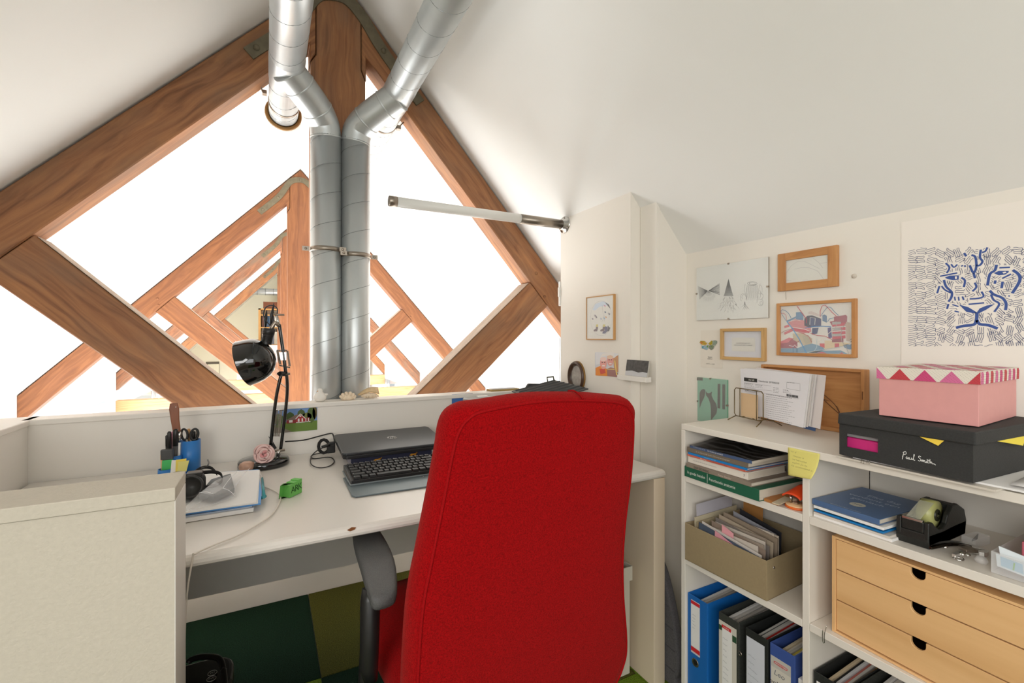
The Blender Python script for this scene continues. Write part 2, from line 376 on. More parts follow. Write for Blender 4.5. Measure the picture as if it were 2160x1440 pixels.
# ------------------------------------------------ roof trusses
TH = 0.115
def lineL(off): return lambda x: ZR + SL * (x - XR) - off         # left rafter lines
def lineR(off): return lambda x: ZR - SR * (x - XR) - off
def truss(Yt, label, mats, first=False, tie=True, gap=0.012):
    mr, mp_, ms = mats
    t = thing('roof_truss', label, 'roof truss', (XR, Yt + TH / 2, 0.17))
    D = (0, TH, 0)
    def part(name, poly, m, along, b=0.004):
        return MB().prism([(x, Yt, z) for x, z in poly], D, 0, along).build(name, m, t, bevel=b, seg=1)
    wl, wr = 0.240, 0.222
    xs, xe = XR - 0.118, XR + 0.118                                # post sides
    hs, he = XR - 0.095, XR + 0.098                                # post sides at the head
    a, b = lineL(gap), lineL(wl); c, d = lineR(gap), lineR(wr)
    x0l = KL if not first else -1.60; x0r = KR if not first else 1.90
    part('rafter', [(x0l, a(x0l)), (hs - 0.003, a(hs)), (hs - 0.003, 2.475), (xs - 0.003, 2.435), (xs - 0.003, b(xs)), (x0l, b(x0l))], mr, (1, 0, SL))
    part('rafter', [(x0r, c(x0r)), (he + 0.003, c(he)), (he + 0.003, 2.455), (xe + 0.003, 2.405), (xe + 0.003, d(xe)), (x0r, d(x0r))], mr, (1, 0, -SR))
    zb = 0.38 if tie else 0.30
    part('king_post', [(xs, zb), (xs, 2.43), (hs, 2.47), (hs, a(hs)), (XR, ZR - gap), (he, c(he)), (he, 2.45), (xe, 2.40), (xe, zb)], mp_, (0, 0, 1))
    # struts: lines through measured points on the nearest truss
    uL = lambda x: 1.558 - 0.9578 * (x + 0.725); lL = lambda x: 1.384 - 0.9089 * (x + 0.822)
    uR = lambda x: 1.518 + 0.9135 * (x - 1.304); lR = lambda x: 0.925 + 0.9265 * (x - 0.918)
    def isect(f, g):
        lo, hi = -3.0, 3.0
        s0 = f(lo) - g(lo)
        for _ in range(60):
            mid = (lo + hi) / 2
            if (f(mid) - g(mid)) * s0 > 0: lo = mid
            else: hi = mid
        return lo
    p = isect(uL, b); q = isect(lL, b)
    part('strut', [(p, uL(p) - 0.003), (xs - 0.004, uL(xs)), (xs - 0.004, lL(xs)), (q, lL(q) - 0.003)], [ms], (1, 0, -0.95))
    p2 = isect(uR, d); q2 = isect(lR, d)
    part('strut', [(p2, uR(p2) - 0.003), (xe + 0.004, uR(xe)), (xe + 0.004, lR(xe)), (q2, lR(q2) - 0.003)], [ms], (1, 0, 0.92))
    # dust on the struts' upper faces
    for (xa_, xb_, fn) in ((p + 0.01, xs - 0.01, uL), (xe + 0.01, p2 - 0.01, uR)):
        MB().prism([(xa_, Yt + 0.002, fn(xa_)), (xb_, Yt + 0.002, fn(xb_)), (xb_, Yt + 0.002, fn(xb_) + 0.0025), (xa_, Yt + 0.002, fn(xa_) + 0.0025)], (0, TH - 0.004, 0)).build('dust_layer', M_DUST, t)
    if tie:
        MB().box((KL, Yt - 0.02, 0.17), (KR, Yt + TH + 0.02, 0.377), along=0).build('tie_beam', M_TIE, t, bevel=0.003, seg=1)
    # iron strap over the apex
    path = [(-0.36 + XR, lineL(0.105)(-0.36 + XR)), (XR - 0.19, lineL(0.105)(XR - 0.19)), (XR - 0.10, ZR - 0.155), (XR - 0.03, ZR - 0.118), (XR + 0.04, ZR - 0.122), (XR + 0.11, ZR - 0.185), (XR + 0.2, lineR(0.085)(XR + 0.2)), (XR + 0.38, lineR(0.085)(XR + 0.38))]
    sp = smooth_path([(x, 0, z) for x, z in path], 6)
    up, dn = [], []
    for i, P in enumerate(sp):
        tt = (sp[min(i + 1, len(sp) - 1)] - sp[max(i - 1, 0)]).normalized(); nn = Vector((-tt.z, 0, tt.x))
        up.append(P + nn * 0.026); dn.append(P - nn * 0.026)
    st = MB()
    n = len(sp)
    vs = [Vector((p_.x, Yt - 0.008, p_.z)) for p_ in up] + [Vector((p_.x, Yt - 0.008, p_.z)) for p_ in dn] + [Vector((p_.x, Yt, p_.z)) for p_ in up] + [Vector((p_.x, Yt, p_.z)) for p_ in dn]
    fs = []
    for i in range(n - 1):
        fs += [(i, i + 1, n + i + 1, n + i), (i + 1, i, 2 * n + i, 2 * n + i + 1), (n + i, n + i + 1, 3 * n + i + 1, 3 * n + i)]
    fs += [(0, n, 3 * n, 2 * n), (n - 1, 3 * n - 1, 4 * n - 1, 2 * n - 1)]
    so = MB().add(vs, fs).build('iron_strap', M_IRON, t, fixn=True)
    for (bx, bz) in ((XR - 0.33, lineL(0.105)(XR - 0.33)), (XR - 0.20, lineL(0.105)(XR - 0.20)), (XR, ZR - 0.117), (XR + 0.20, lineR(0.085)(XR + 0.2)), (XR + 0.34, lineR(0.085)(XR + 0.34))):
        MB().lathe([(0, 0.014), (0.006, 0.0135), (0.011, 0.009), (0.013, 0.0)], (bx, Yt - 0.008, bz), (0, -1, 0), 10).build('bolt', M_IRON, so)
    # pegs where struts meet rafters
    for (bx, bz) in ((p - 0.12, b(p - 0.12) + 0.10), (q + 0.02, b(q) + 0.06), (p2 + 0.04, d(p2) + 0.05), (q2 - 0.02, d(q2) + 0.05)):
        MB().lathe([(0, 0.003), (0.009, 0.003), (0.010, -0.001)], (bx, Yt, bz), (0, -1, 0), 10).build('peg', mr, t)
    return t
truss(2.25, 'large dark red-brown timber truss nearest the desk, right behind the white parapet', (M_BEAM, M_BEAM, M_BEAM), first=True, tie=False)
truss(5.05, 'orange-brown timber truss, second from the desk, seen through the nearest one', (M_BEAM2, M_BEAM2, M_BEAM2))
truss(7.75, 'weathered greyish timber truss, third from the desk', (M_BEAM3, M_BEAM2, M_BEAM3))
truss(10.45, 'farthest timber truss, smallest in view, in front of the far bookcase', (M_BEAM, M_BEAM2, M_BEAM2))

# ------------------------------------------------ ventilation ducts
def helix(p0, p1, r, pitch, phase=0, n=20):
    A = (Vector(p1) - Vector(p0)); L_ = A.length; A.normalize(); up = Vector((0, 0, 1)) if abs(A.z) < 0.9 else Vector((0, 1, 0))
    a = A.cross(up).normalized(); b = A.cross(a); out = []
    m = int(L_ / pitch * n)
    for i in range(m + 1):
        s_ = i / n * pitch; th = 2 * math.pi * i / n + phase
        out.append(Vector(p0) + A * min(s_, L_) + (a * math.cos(th) + b * math.sin(th)) * r)
    return out
def duct_system(name, label, xh, xv, zh, yh0, yh1, side, yv=2.165, zel=2.10, ytee=2.03):
    t = thing(name, label, 'ventilation duct', (xv, yv, 0.27))
    r = 0.0625
    hp = MB().tube([(xh, yh0, zh), (xh, yh1, zh)], r, 36).build('horizontal_pipe', M_GALV, t)
    MB().tube(helix((xh, yh0, zh), (xh, yh1, zh), r, 0.125, 1.0 * side), 0.0012, 6).build('pipe_seam', M_SEAM, hp)
    vp = MB().tube([(xv, yv, 0.27), (xv, yv, zel - 0.02)], r, 36).build('vertical_pipe', M_GALV, t)
    MB().tube(helix((xv, yv, 0.27), (xv, yv, zel - 0.03), r, 0.125, 0.6 * side), 0.0012, 6).build('pipe_seam', M_SEAM, vp)
    pts = smooth_path([(xh, ytee - 0.02, zh - 0.02), (xh + (xv - xh) * 0.35, ytee + 0.03, zh - 0.055), (xh + (xv - xh) * 0.72, yv - 0.055, zh - 0.10), (xv - (xv - xh) * 0.06, yv - 0.012, zel + 0.045 - 0.02), (xv, yv, zel - 0.03)], 8)
    rr = [r * 1.0] * len(pts)
    el = MB().tube(pts, rr, 36).build('elbow_bend', M_GALV, t)
    for k in (7, 17, len(pts) - 1):
        P = pts[k]; T = (pts[min(k + 1, len(pts) - 1)] - pts[k - 1]).normalized()
        MB().tube([P - T * 0.004, P - T * 0.002, P + T * 0.002, P + T * 0.004], [r + 0.0003, r + 0.0022, r + 0.0022, r + 0.0003], 36, caps=False).build('seam_ring', M_GALV, el)
    # saddle collar where the branch leaves the pipe
    MB().tube([(xh, ytee - 0.085, zh), (xh, ytee - 0.08, zh), (xh, ytee + 0.09, zh), (xh, ytee + 0.095, zh)], [r, r + 0.0016, r + 0.0016, r], 36, caps=False).build('tee_sleeve', M_GALV, t)
    # strap
    zs = 1.58 if side < 0 else 1.565
    MB().tube([(xv, yv, zs - 0.010), (xv, yv, zs - 0.009), (xv, yv, zs + 0.009), (xv, yv, zs + 0.010)], [r, r + 0.003, r + 0.003, r], 36, caps=False).build('pipe_strap', M_STEEL, t)
    xo = xv - 0.081 if side < 0 else xv + 0.081
    for xx, yy in ((xo, yv - 0.01), (xv - side * 0.0625, yv - 0.055) if side < 0 else (xv - 0.058, yv - 0.058)):
        q = MB().box((xx - 0.014, yy - 0.002, zs - 0.010), (xx + 0.014, yy + 0.002, zs + 0.010)); q.lathe([(0, 0.006), (0.005, 0.005), (0.006, 0)], (xx, yy - 0.002, zs), (0, -1, 0), 8)
        q.build('strap_ear', M_STEEL, t, bevel=0.001)
    return t, hp
ZH = 2.265
d1, h1 = duct_system('ventilation_duct', 'galvanized spiral duct left of the pair, ending in a brown rubber ring', 0.066, 0.2235, ZH, 0.6, 2.46, -1)
# hose clamp and brown rubber ring at its end, white outlet
cl = MB().tube([(0.066, 2.34, ZH), (0.066, 2.342, ZH), (0.066, 2.354, ZH), (0.066, 2.356, ZH)], [0.0625, 0.0655, 0.0655, 0.0625], 36, caps=False); cl.box((-0.022, 2.335, ZH + 0.02), (-0.004, 2.361, ZH + 0.035)); cl.tube([(-0.022, 2.348, ZH + 0.03), (-0.03, 2.34, ZH + 0.07)], 0.003, 6)
cl.build('hose_clamp', M_STEEL, d1)
MB().tube([(0.066 + 0.071 * math.cos(k * math.pi / 20), 2.46, ZH + 0.071 * math.sin(k * math.pi / 20)) for k in range(40)], 0.009, 10, closed=True).build('rubber_ring', mat('brown_rubber', (140, 104, 52), 0.5), d1)
MB().lathe([(0.0, 0.075), (0.055, 0.075), (0.078, 0.065), (0.082, 0.04), (0.072, 0.0), (0.0, 0.0)], (0.066, 2.468, ZH), (0, 1, 0), 36).build('outlet_cap', M_WHITEP, d1)
d2, h2 = duct_system('ventilation_duct', 'galvanized spiral duct right of the pair, running on beyond the nearest truss', 0.503, 0.3475, ZH, 0.6, 4.6, 1)
cl = MB().tube([(0.503, 2.30, ZH), (0.503, 2.302, ZH), (0.503, 2.312, ZH), (0.503, 2.314, ZH)], [0.0625, 0.0655, 0.0655, 0.0625], 36, caps=False); cl.box((0.565, 2.296, ZH - 0.03), (0.585, 2.318, ZH - 0.012)); cl.tube([(0.575, 2.307, ZH - 0.02), (0.60, 2.30, ZH + 0.01)], 0.003, 6)
cl.build('hose_clamp', M_STEEL, d2)
# ducts at the far end of the hall
fd = thing('ventilation_duct', 'thin distant duct crossing the far end under the ridge', 'ventilation duct', (0.2, 12.6, 2.2))
o = MB().tube([(-0.5, 12.6, 2.30), (1.1, 12.6, 2.30)], 0.08, 20).build('pipe', M_GALV, fd)
for k in range(9): MB().tube([(-0.4 + k * 0.17, 12.6, 2.30), (-0.39 + k * 0.17, 12.6, 2.30)], 0.083, 20).build('pipe_seam', M_SEAM, o)

# ------------------------------------------------ tube wall lamp
YL, ZL_ = 1.855, 1.742
wl_ = thing('wall_lamp', 'long frosted tube lamp with steel ends projecting from the side wall', 'lamp', (1.264, YL, ZL_))
M_FROST = mat('frosted_tube_glass', (232, 231, 226), 0.35)
MB().tube([(0.452, YL, ZL_), (1.03, YL, ZL_)], 0.0205, 28).build('diffuser', M_FROST, wl_)
MB().tube([(0.424, YL, ZL_), (0.4255, YL, ZL_), (0.456, YL, ZL_)], [0.0195, 0.0212, 0.0212], 28).build('end_cap', M_STEEL, wl_)
MB().tube([(1.017, YL, ZL_), (1.245, YL, ZL_)], 0.0215, 28).build('socket_tube', M_STEEL, wl_)
MB().lathe([(0, 0.022), (0.026, 0.022), (0.028, 0.006), (0.040, 0.006), (0.041, 0.0)], (1.264, YL, ZL_), (-1, 0, 0), 32).build('wall_flange', M_CHROME, wl_)
for k in (0, 1, 2):
    th = k * 2.094 + 1.57
    MB().lathe([(0, 0.003), (0.004, 0.002), (0.005, 0)], (1.258, YL + 0.034 * math.cos(th), ZL_ + 0.034 * math.sin(th)), (-1, 0, 0), 10).build('screw', M_STEEL, wl_)
# ================================================ desk
dk = thing('desk', 'white lacquered desk along the parapet with a side panel at its right end', 'desk', (0.3, 1.6, 0))
dtop = MB()
poly = [(1.183, 0.7150), (1.179, 0.718), (1.177, 0.724), (1.178, 0.731), (1.182, 0.737), (1.190, 0.740), (2.008, 0.740), (2.008, 0.715)]
dtop.prism([(-0.665, y, z) for y, z in poly], (1.887, 0, 0))
dt = dtop.build('desktop', M_DESK, dk, bevel=0.001, seg=1)
MB().box((1.171, 1.181, 0.0), (1.222, 2.0, 0.7145)).build('side_panel', mat('cream_panel_edge', (226, 208, 184), 0.45), dk, bevel=0.0015)
pc = PY(741, 1116, 1.1765)
MB().add([pc + Vector(q) for q in ((-0.010, -0.0005, 0.0), (-0.003, -0.001, -0.004), (0.008, -0.0008, -0.002), (0.011, 0.0, 0.003), (0.001, 0.0, 0.005))], [(0, 1, 2, 3, 4)]).build('chipped_edge', mat('raw_chipboard', (120, 72, 34), 0.9), dk)
MB().tube([(1.0, 1.30, 0.713), (1.0, 1.30, 0.700)], 0.022, 20).build('cable_grommet', M_BLACK, dk)
kk = PY(1342, 1015, 1.26)
MB().tube([(kk.x, 1.26, 0.714), (kk.x, 1.26, 0.695)], [0.018, 0.012], 16).build('bracket', M_BLACK, dk)

# ================================================ office chair
M_RED = mat('red_wool_fabric', (146, 8, 13), 0.95, noise=0.34, nscale=380, bump=0.7, bscale=480, spec=0.05, sheen=0.14)
M_RED.node_tree.nodes['Principled BSDF'].inputs['Sheen Tint'].default_value = (1.0, 0.25, 0.2, 1)
M_REDL = mat('red_wool_piping', (150, 12, 16), 0.9, noise=0.2, nscale=500, bump=0.5, bscale=600, spec=0.1)
M_ARM = mat('grained_black_armrest', (82, 82, 81), 0.48, noise=0.2, nscale=400, bump=0.5, bscale=700)
ch = thing('office_chair', 'red fabric office chair pushed up to the white desk, seen from behind', 'chair', (0.47, 0.86, 0), rz=R(4), local=True)
outl = [(-0.228, .47), (-0.231, .576), (-0.230, .677), (-0.226, .739), (-0.215, .810), (-0.199, .913), (-0.186, 1.000), (-0.176, 1.036), (-0.158, 1.056), (-0.125, 1.066), (-0.008, 1.074), (.126, 1.066), (.212, 1.053), (.242, 1.034), (.255, .999), (.262, .887), (.259, .774), (.263, .68), (.278, .581), (.304, .461), (.304, .40), (.268, .345), (.16, .318), (.0, .310), (-.14, .318), (-.205, .36)]
op = smooth_path([(x, 0, z) for x, z in outl], 5, closed=True)
no = len(op)
def ring(expand, depth):
    out = []
    for i, P in enumerate(op):
        t = (op[(i + 1) % no] - op[i - 1]).normalized(); n_ = Vector((-t.z, 0, t.x))
        if expand > 0.004:          # the cushion's outer top corners are squarer than its piping
            for (cx_, cz_, g_) in ((-0.170, 1.052, 0.011), (0.248, 1.035, 0.012)):
                d2 = (P.x - cx_) ** 2 + (P.z - cz_) ** 2; expand_ = g_ * math.exp(-d2 / 0.0012)
                P = P + Vector((-0.7 if cx_ < 0 else 0.7, 0, 0.7)) * expand_
        q = P + n_ * expand
        out.append(Vector((q.x, -0.13 * (P.z - 0.4) + depth - 0.0 * q.z, q.z)))
    return out
def cshrink(f, depth):
    c = Vector((0.035, 0, 0.70)); out = []
    for P in op:
        q = c + (P - c) * f
        out.append(Vector((q.x, -0.13 * (q.z - 0.4) + depth, q.z)))
    return out
def edge(f, depth):
    return [(p - Vector((0.035, -0.13 * (0.7 - 0.4) + depth, 0.70))) * f + Vector((0.035, -0.13 * (0.7 - 0.4) + depth, 0.70)) for p in ring(0.006, depth)]
rings = [cshrink(0.3, -0.010), cshrink(0.55, -0.009), cshrink(0.8, -0.006), cshrink(0.95, -0.002), ring(0, 0.0), ring(0.006, 0.006), ring(0.013, 0.018), ring(0.017, 0.035), ring(0.015, 0.055), ring(0.006, 0.068), edge(0.95, 0.074), cshrink(0.7, 0.078), cshrink(0.3, 0.07)]
bk = MB(); vs = [p for r_ in rings for p in r_]; fs = []
for i in range(len(rings) - 1):
    for j in range(no):
        j2 = (j + 1) % no; fs.append((i * no + j, i * no + j2, (i + 1) * no + j2, (i + 1) * no + j))
fs.append(tuple(range(no))); fs.append(tuple((len(rings) - 1) * no + j for j in range(no)))
bk.add(vs, fs, 0, True)
bko = bk.build('backrest', M_RED, ch, fixn=True)
MB().tube([p + Vector((0, -0.0005, 0)) for p in ring(0.0015, 0.001)], 0.0028, 8, closed=True).build('piping', M_REDL, bko)
sp_ = [cshrink(1, 0)[0]]
seam = [Vector((0.10, -0.13 * (1.078 - 0.4) + y_, 1.0715 + z_)) for y_, z_ in ((0.0, 0.002), (0.012, 0.010), (0.03, 0.016), (0.05, 0.014))]
MB().tube(smooth_path(seam, 4), 0.0018, 6).build('top_seam', M_REDL, bko)
# seat cushion
sx0, sx1, sy0, sy1 = -0.222, 0.302, 0.03, 0.585
seg_ = []
def superr(cx, cy, a_, b_, n=56, p=4.0):
    o_ = []
    for k in range(n):
        th = 2 * math.pi * k / n; c_, s_ = math.cos(th), math.sin(th)
        o_.append((cx + a_ * math.copysign(abs(c_) ** (2 / p), c_), cy + b_ * math.copysign(abs(s_) ** (2 / p), s_)))
    return o_
cx, cy = (sx0 + sx1) / 2, (sy0 + sy1) / 2
lay = [(0.5, 0.385), (0.93, 0.392), (0.99, 0.41), (1.0, 0.43), (0.985, 0.455), (0.93, 0.472), (0.7, 0.482), (0.35, 0.484)]
st_ = MB(); vs = []; fs = []
for f_, z_ in lay:
    for (x, y) in superr(cx, cy, (sx1 - sx0) / 2 * f_, (sy1 - sy0) / 2 * f_):
        vs.append((x, y, z_ - (0.018 * ((y - 0.42) / 0.16) ** 2 if y > 0.42 and z_ > 0.4 else 0)))
for i in range(len(lay) - 1):
    for j in range(56): fs.append((i * 56 + j, i * 56 + (j + 1) % 56, (i + 1) * 56 + (j + 1) % 56, (i + 1) * 56 + j))
fs.append(tuple(range(56))); fs.append(tuple(7 * 56 + j for j in range(56)))
st_.add(vs, fs, 0, True).build('seat', M_RED, ch, fixn=True)
MB().lathe([(0, 0.07), (0.12, 0.07), (0.13, 0.04), (0.10, 0.0), (0, 0)], (0.04, 0.30, 0.315), n=24).build('seat_mechanism', M_BLACK, ch)
MB().box((0.0, 0.03, 0.33), (0.08, 0.30, 0.345)).box((0.0, 0.03, 0.33), (0.08, 0.045, 0.40)).build('back_bracket', M_BLACK, ch, bevel=0.004)
MB().lathe([(0.03, 0.10), (0.03, 0.24), (0.022, 0.241), (0.022, 0.32)], (0.04, 0.30, 0), n=24).build('gas_lift', M_BLACK, ch)
for sgn, xo in ((-1, -0.268), (1, 0.348)):
    # arm pad: lofted along a bent centre line, near end lower and turned outward
    cl_ = [(0.060 * -sgn, 0.482, 0.690, 0.020), (0.062 * -sgn, 0.468, 0.694, 0.031), (0.056 * -sgn, 0.41, 0.693, 0.037), (0.050 * -sgn, 0.34, 0.690, 0.041), (0.044 * -sgn, 0.26, 0.684, 0.041), (0.034 * -sgn, 0.20, 0.673, 0.036), (0.026 * -sgn, 0.155, 0.665, 0.030), (0.022 * -sgn, 0.138, 0.660, 0.024)]
    ap = MB(); vs = []; fs = []; nn_ = 16
    for (dx_, y_, z_, hw_) in cl_:
        for k in range(nn_):
            th = 2 * math.pi * k / nn_; c_, s_ = math.cos(th), math.sin(th)
            vs.append((xo + dx_ + hw_ * math.copysign(abs(c_) ** 0.55, c_), y_, z_ - 0.016 + 0.016 * math.copysign(abs(s_) ** 0.6, s_)))
    for i in range(len(cl_) - 1):
        for j in range(nn_): fs.append((i * nn_ + j, i * nn_ + (j + 1) % nn_, (i + 1) * nn_ + (j + 1) % nn_, (i + 1) * nn_ + j))
    fs.append(tuple(range(nn_))); fs.append(tuple((len(cl_) - 1) * nn_ + j for j in range(nn_)))
    ar = ap.add(vs, fs, 0, True).build('armrest', M_ARM, ch, fixn=True, sub=1)
    MB().tube([(xo - sgn * 0.012, 0.200, 0.652), (xo - sgn * 0.008, 0.195, 0.63), (xo - sgn * 0.003, 0.18, 0.56), (xo, 0.175, 0.50), (xo + 0.004 * -sgn, 0.175, 0.47)], [0.020, 0.021, 0.020, 0.019, 0.014], 20).build('armrest_post', M_BLACK, ch)
    MB().tube(smooth_path([(xo, 0.19, 0.56), (xo, 0.2, 0.40), (xo - sgn * 0.06, 0.25, 0.36), (0.04 + sgn * 0.1, 0.30, 0.35)], 5), 0.014, 10).build('armrest_bracket', M_BLACK, ch)
for k in range(5):
    th = R(90 + 72 * k + 20); ex, ey = 0.04 + 0.27 * math.cos(th), 0.30 + 0.27 * math.sin(th)
    lg = MB().tube([(0.04, 0.30, 0.115), (0.04 + 0.12 * math.cos(th), 0.30 + 0.12 * math.sin(th), 0.105), (ex, ey, 0.07)], [0.024, 0.019, 0.013], 12).build('leg', M_BLACK, ch)
    MB().tube([(ex - 0.02 * math.sin(th), ey + 0.02 * math.cos(th), 0.0275), (ex + 0.02 * math.sin(th), ey - 0.02 * math.cos(th), 0.0275)], 0.0265, 18).build('caster', M_BLACK, lg)

# ================================================ things on the desk
DZ = 0.741
# --- laptop on a navy box, keyboard on a blue-grey sheet
NAVY = mat('navy_card', (34, 38, 66), 0.6)
nb = thing('gift_box', 'flat navy box with little golden leopards carrying the closed laptop', 'box', (0.42, 1.83, DZ))
MB().box((0.262, 1.728, DZ), (0.56, 1.93, 0.7715)).build('body', NAVY, nb, bevel=0.0015)
MB().box((0.2605, 1.7285, DZ + 0.001), (0.2615, 1.93, 0.7705)).build('side_lining', mat('lilac_grey_card', (150, 148, 160), 0.6), nb)
M_GOLD = mat('gold_print', (214, 150, 48), 0.35, 0.4)
def leopard(p, s):
    g = MB(); x, y, z = p
    def P(a, b): return Vector((x + a * s, y, z + b * s))
    g.tube([P(0, .5), P(.2, .6), P(.55, .58), P(.8, .62), P(.98, .72)], [s * .10, s * .15, s * .13, s * .14, s * .09], 8)
    g.tube([P(1.0, .78), P(1.08, .8), P(1.14, .74)], [s * .1, s * .11, s * .04], 8)
    for a, b in ((.1, -.05), (.25, .05), (.72, .0), (.86, .08)): g.tube([P(a + .03, .5), P(a, .25), P(a + .05, .0)], [s * .07, s * .05, s * .035], 6)
    g.tube([P(0, .55), P(-.1, .5), P(-.12, .25), P(-.05, .1)], s * .025, 6)
    return g
leopard((0.342, 1.7265, 0.7415), 0.024).build('leopard_emblem', M_GOLD, nb)
leopard((0.475, 1.7265, 0.7455), 0.024).build('leopard_emblem', M_GOLD, nb)
M_LAP = mat('dark_grey_laptop_lid', (58, 60, 63), 0.33, 0.35, noise=0.05, nscale=40, streak=(1, 12, 1))
lp = thing('laptop', 'closed dark grey laptop with a round logo, lying on the navy box', 'laptop', (0.42, 1.825, 0.772))
def lapbox(x0, x1, y0, y1, zf, zb, th):
    b = MB(); c = 0.012
    pl = [(x0 + c, y0), (x1 - c, y0), (x1, y0 + c), (x1, y1 - c), (x1 - c, y1), (x0 + c, y1), (x0, y1 - c), (x0, y0 + c)]
    zz = lambda y: zf + (zb - zf) * (y - y0) / (y1 - y0)
    return b.prism([(x, y, zz(y)) for x, y in pl], (0, 0, th))
lapbox(0.232, 0.610, 1.702, 1.952, 0.7735, 0.792, 0.013).build('base', mat('black_laptop_base', (30, 30, 32), 0.4), lp, bevel=0.003)
lid = lapbox(0.229, 0.612, 1.699, 1.953, 0.7870, 0.8075, 0.010).build('lid', M_LAP, lp, bevel=0.003)
def onlid(x, y): return Vector((x, y, 0.7970 + (y - 1.699) / 0.254 * 0.0205 + 0.0004))
c0 = onlid(0.432, 1.835); ln = Vector((0, -0.0805, 1)).normalized()
MB().disc(c0, ln, 0.019, 36, up=(0, 1, 0)).build('logo_disc', mat('silver_logo', (170, 170, 168), 0.25, 0.9), lid)
text('hp', c0, (1, 0, 0), (0, 1, 0.08), 0.034, mat('dark_logo_letters', (40, 40, 42), 0.4), lid, shear=0.35, lift=0.0004, name='logo')
MB().box((0.30, 1.72, 0.7715), (0.34, 1.74, 0.7738)).build('rubber_foot', M_BLACK, lp); MB().box((0.50, 1.72, 0.7715), (0.54, 1.74, 0.7738)).build('rubber_foot', M_BLACK, lp)
# blue-grey tray / desk sheet
M_BG = mat('blue_grey_metal', (98, 110, 114), 0.4, 0.35, noise=0.03, nscale=30)
ty = thing('keyboard_rest', 'blue-grey metal wrist rest sheet under the black keyboard', 'desk tray', (0.45, 1.5, DZ))
MB().prism([(0.222, 1.385, DZ + 0.0005), (0.68, 1.372, DZ + 0.0005), (0.684, 1.37 + 0.3, DZ + 0.0005), (0.216, 1.59, DZ + 0.0005), (0.214, 1.40, DZ + 0.0005)], (0, 0, 0.004)).build('sheet', M_BG, ty, bevel=0.001)
MB().tube([(0.45, 1.478, 0.7455), (0.45, 1.478, 0.7465)], [0.004, 0.002], 10).build('nub', M_CHROME, ty)
kb = thing('keyboard', 'black computer keyboard in front of the laptop', 'keyboard', (0.45, 1.57, 0.746))
kx0, kx1, ky0, ky1 = 0.226, 0.672, 1.492, 1.655
def kz(y): return 0.760 + (y - ky0) / (ky1 - ky0) * 0.010
MB().prism([(kx0, ky0, 0.7465), (kx0, ky1, 0.7465), (kx0, ky1, kz(ky1)), (kx0, ky0, kz(ky0))], (kx1 - kx0, 0, 0)).build('case', M_BLACK, kb, bevel=0.002)
MB().prism([(kx0 - 0.003, ky0 - 0.003, 0.7455), (kx0 - 0.003, ky1 + 0.002, 0.7455), (kx0 - 0.003, ky1 + 0.002, 0.750), (kx0 - 0.003, ky0 - 0.003, 0.750)], (kx1 - kx0 + 0.006, 0, 0)).build('base_edge', mat('silver_plastic_edge', (130, 138, 140), 0.4, 0.4), kb, bevel=0.001)
M_KEY = mat('black_key_plastic', (24, 23, 22), 0.5, spec=0.3); M_KEYL = mat('key_legend', (150, 150, 146), 0.6)
kcache = {}
def key(x, y, w, d=0.0165, ch=''):
    k_ = (round(w, 4), round(d, 4))
    z = kz(y)
    if k_ not in kcache:
        a_, b_, t_ = w / 2 - 0.0012, d / 2, 0.0016
        vs = [(-a_, -b_, 0), (a_, -b_, 0), (a_, b_, 0), (-a_, b_, 0), (-a_ + t_, -b_ + t_, 0.0065), (a_ - t_, -b_ + t_, 0.0065), (a_ - t_, b_ - t_ * 1.4, 0.0070), (-a_ + t_, b_ - t_ * 1.4, 0.0070)]
        me = bpy.data.meshes.new('key'); me.from_pydata(vs, [], [(0, 3, 2, 1), (4, 5, 6, 7), (0, 1, 5, 4), (1, 2, 6, 5), (2, 3, 7, 6), (3, 0, 4, 7)])
        if True:
            q = len(vs); lx = -a_ + 0.0045; me2v = vs + [(lx - .0012, 0.0012, .0072), (lx + .0012, 0.0012, .0072), (lx + .0012, 0.0052, .0073), (lx - .0012, 0.0052, .0073)]
            me.clear_geometry(); me.from_pydata(me2v, [], [(0, 3, 2, 1), (4, 5, 6, 7), (0, 1, 5, 4), (1, 2, 6, 5), (2, 3, 7, 6), (3, 0, 4, 7), (8, 9, 10, 11)])
            me.materials.append(M_KEY); me.materials.append(M_KEYL); me.polygons[6].material_index = 1
        kcache[k_] = me
    o = bpy.data.objects.new('key', kcache[k_]); COL.objects.link(o); o.parent = kb; o.location = Vector((x, y, z)) - Vector(kb['_o'])
rows = [[1.25, 1.25, 1.25, 6.0, 1.25, 1.25, 1.25, 1.25, 0, 1, 1, 1, 0, 2, 1], [2.25] + [1] * 10 + [2.75, 0, 0, 1, 0, 0, 1, 1, 1], [1.75] + [1] * 11 + [2.25, 0, 0, 0, 0, 0, 1, 1, 1], [1.5] + [1] * 12 + [1.5, 0, 1, 1, 1, 0, 1, 1, 1], [1] * 13 + [2, 0, 1, 1, 1, 0, 1, 1, 1], [1] * 15 + [0, 1, 1, 1, 0, 1, 1]]
un = 0.0190
for ri, row in enumerate(rows):
    x = kx0 + 0.008; y = ky0 + 0.0155 + ri * 0.0262 * 0.98
    for w_ in row:
        if w_ == 0: x += un * 0.35; continue
        if x + w_ * un > kx1 - 0.004: break
        key(x + w_ * un / 2, y, w_ * un, 0.0215 if ri < 5 else 0.015); x += w_ * un
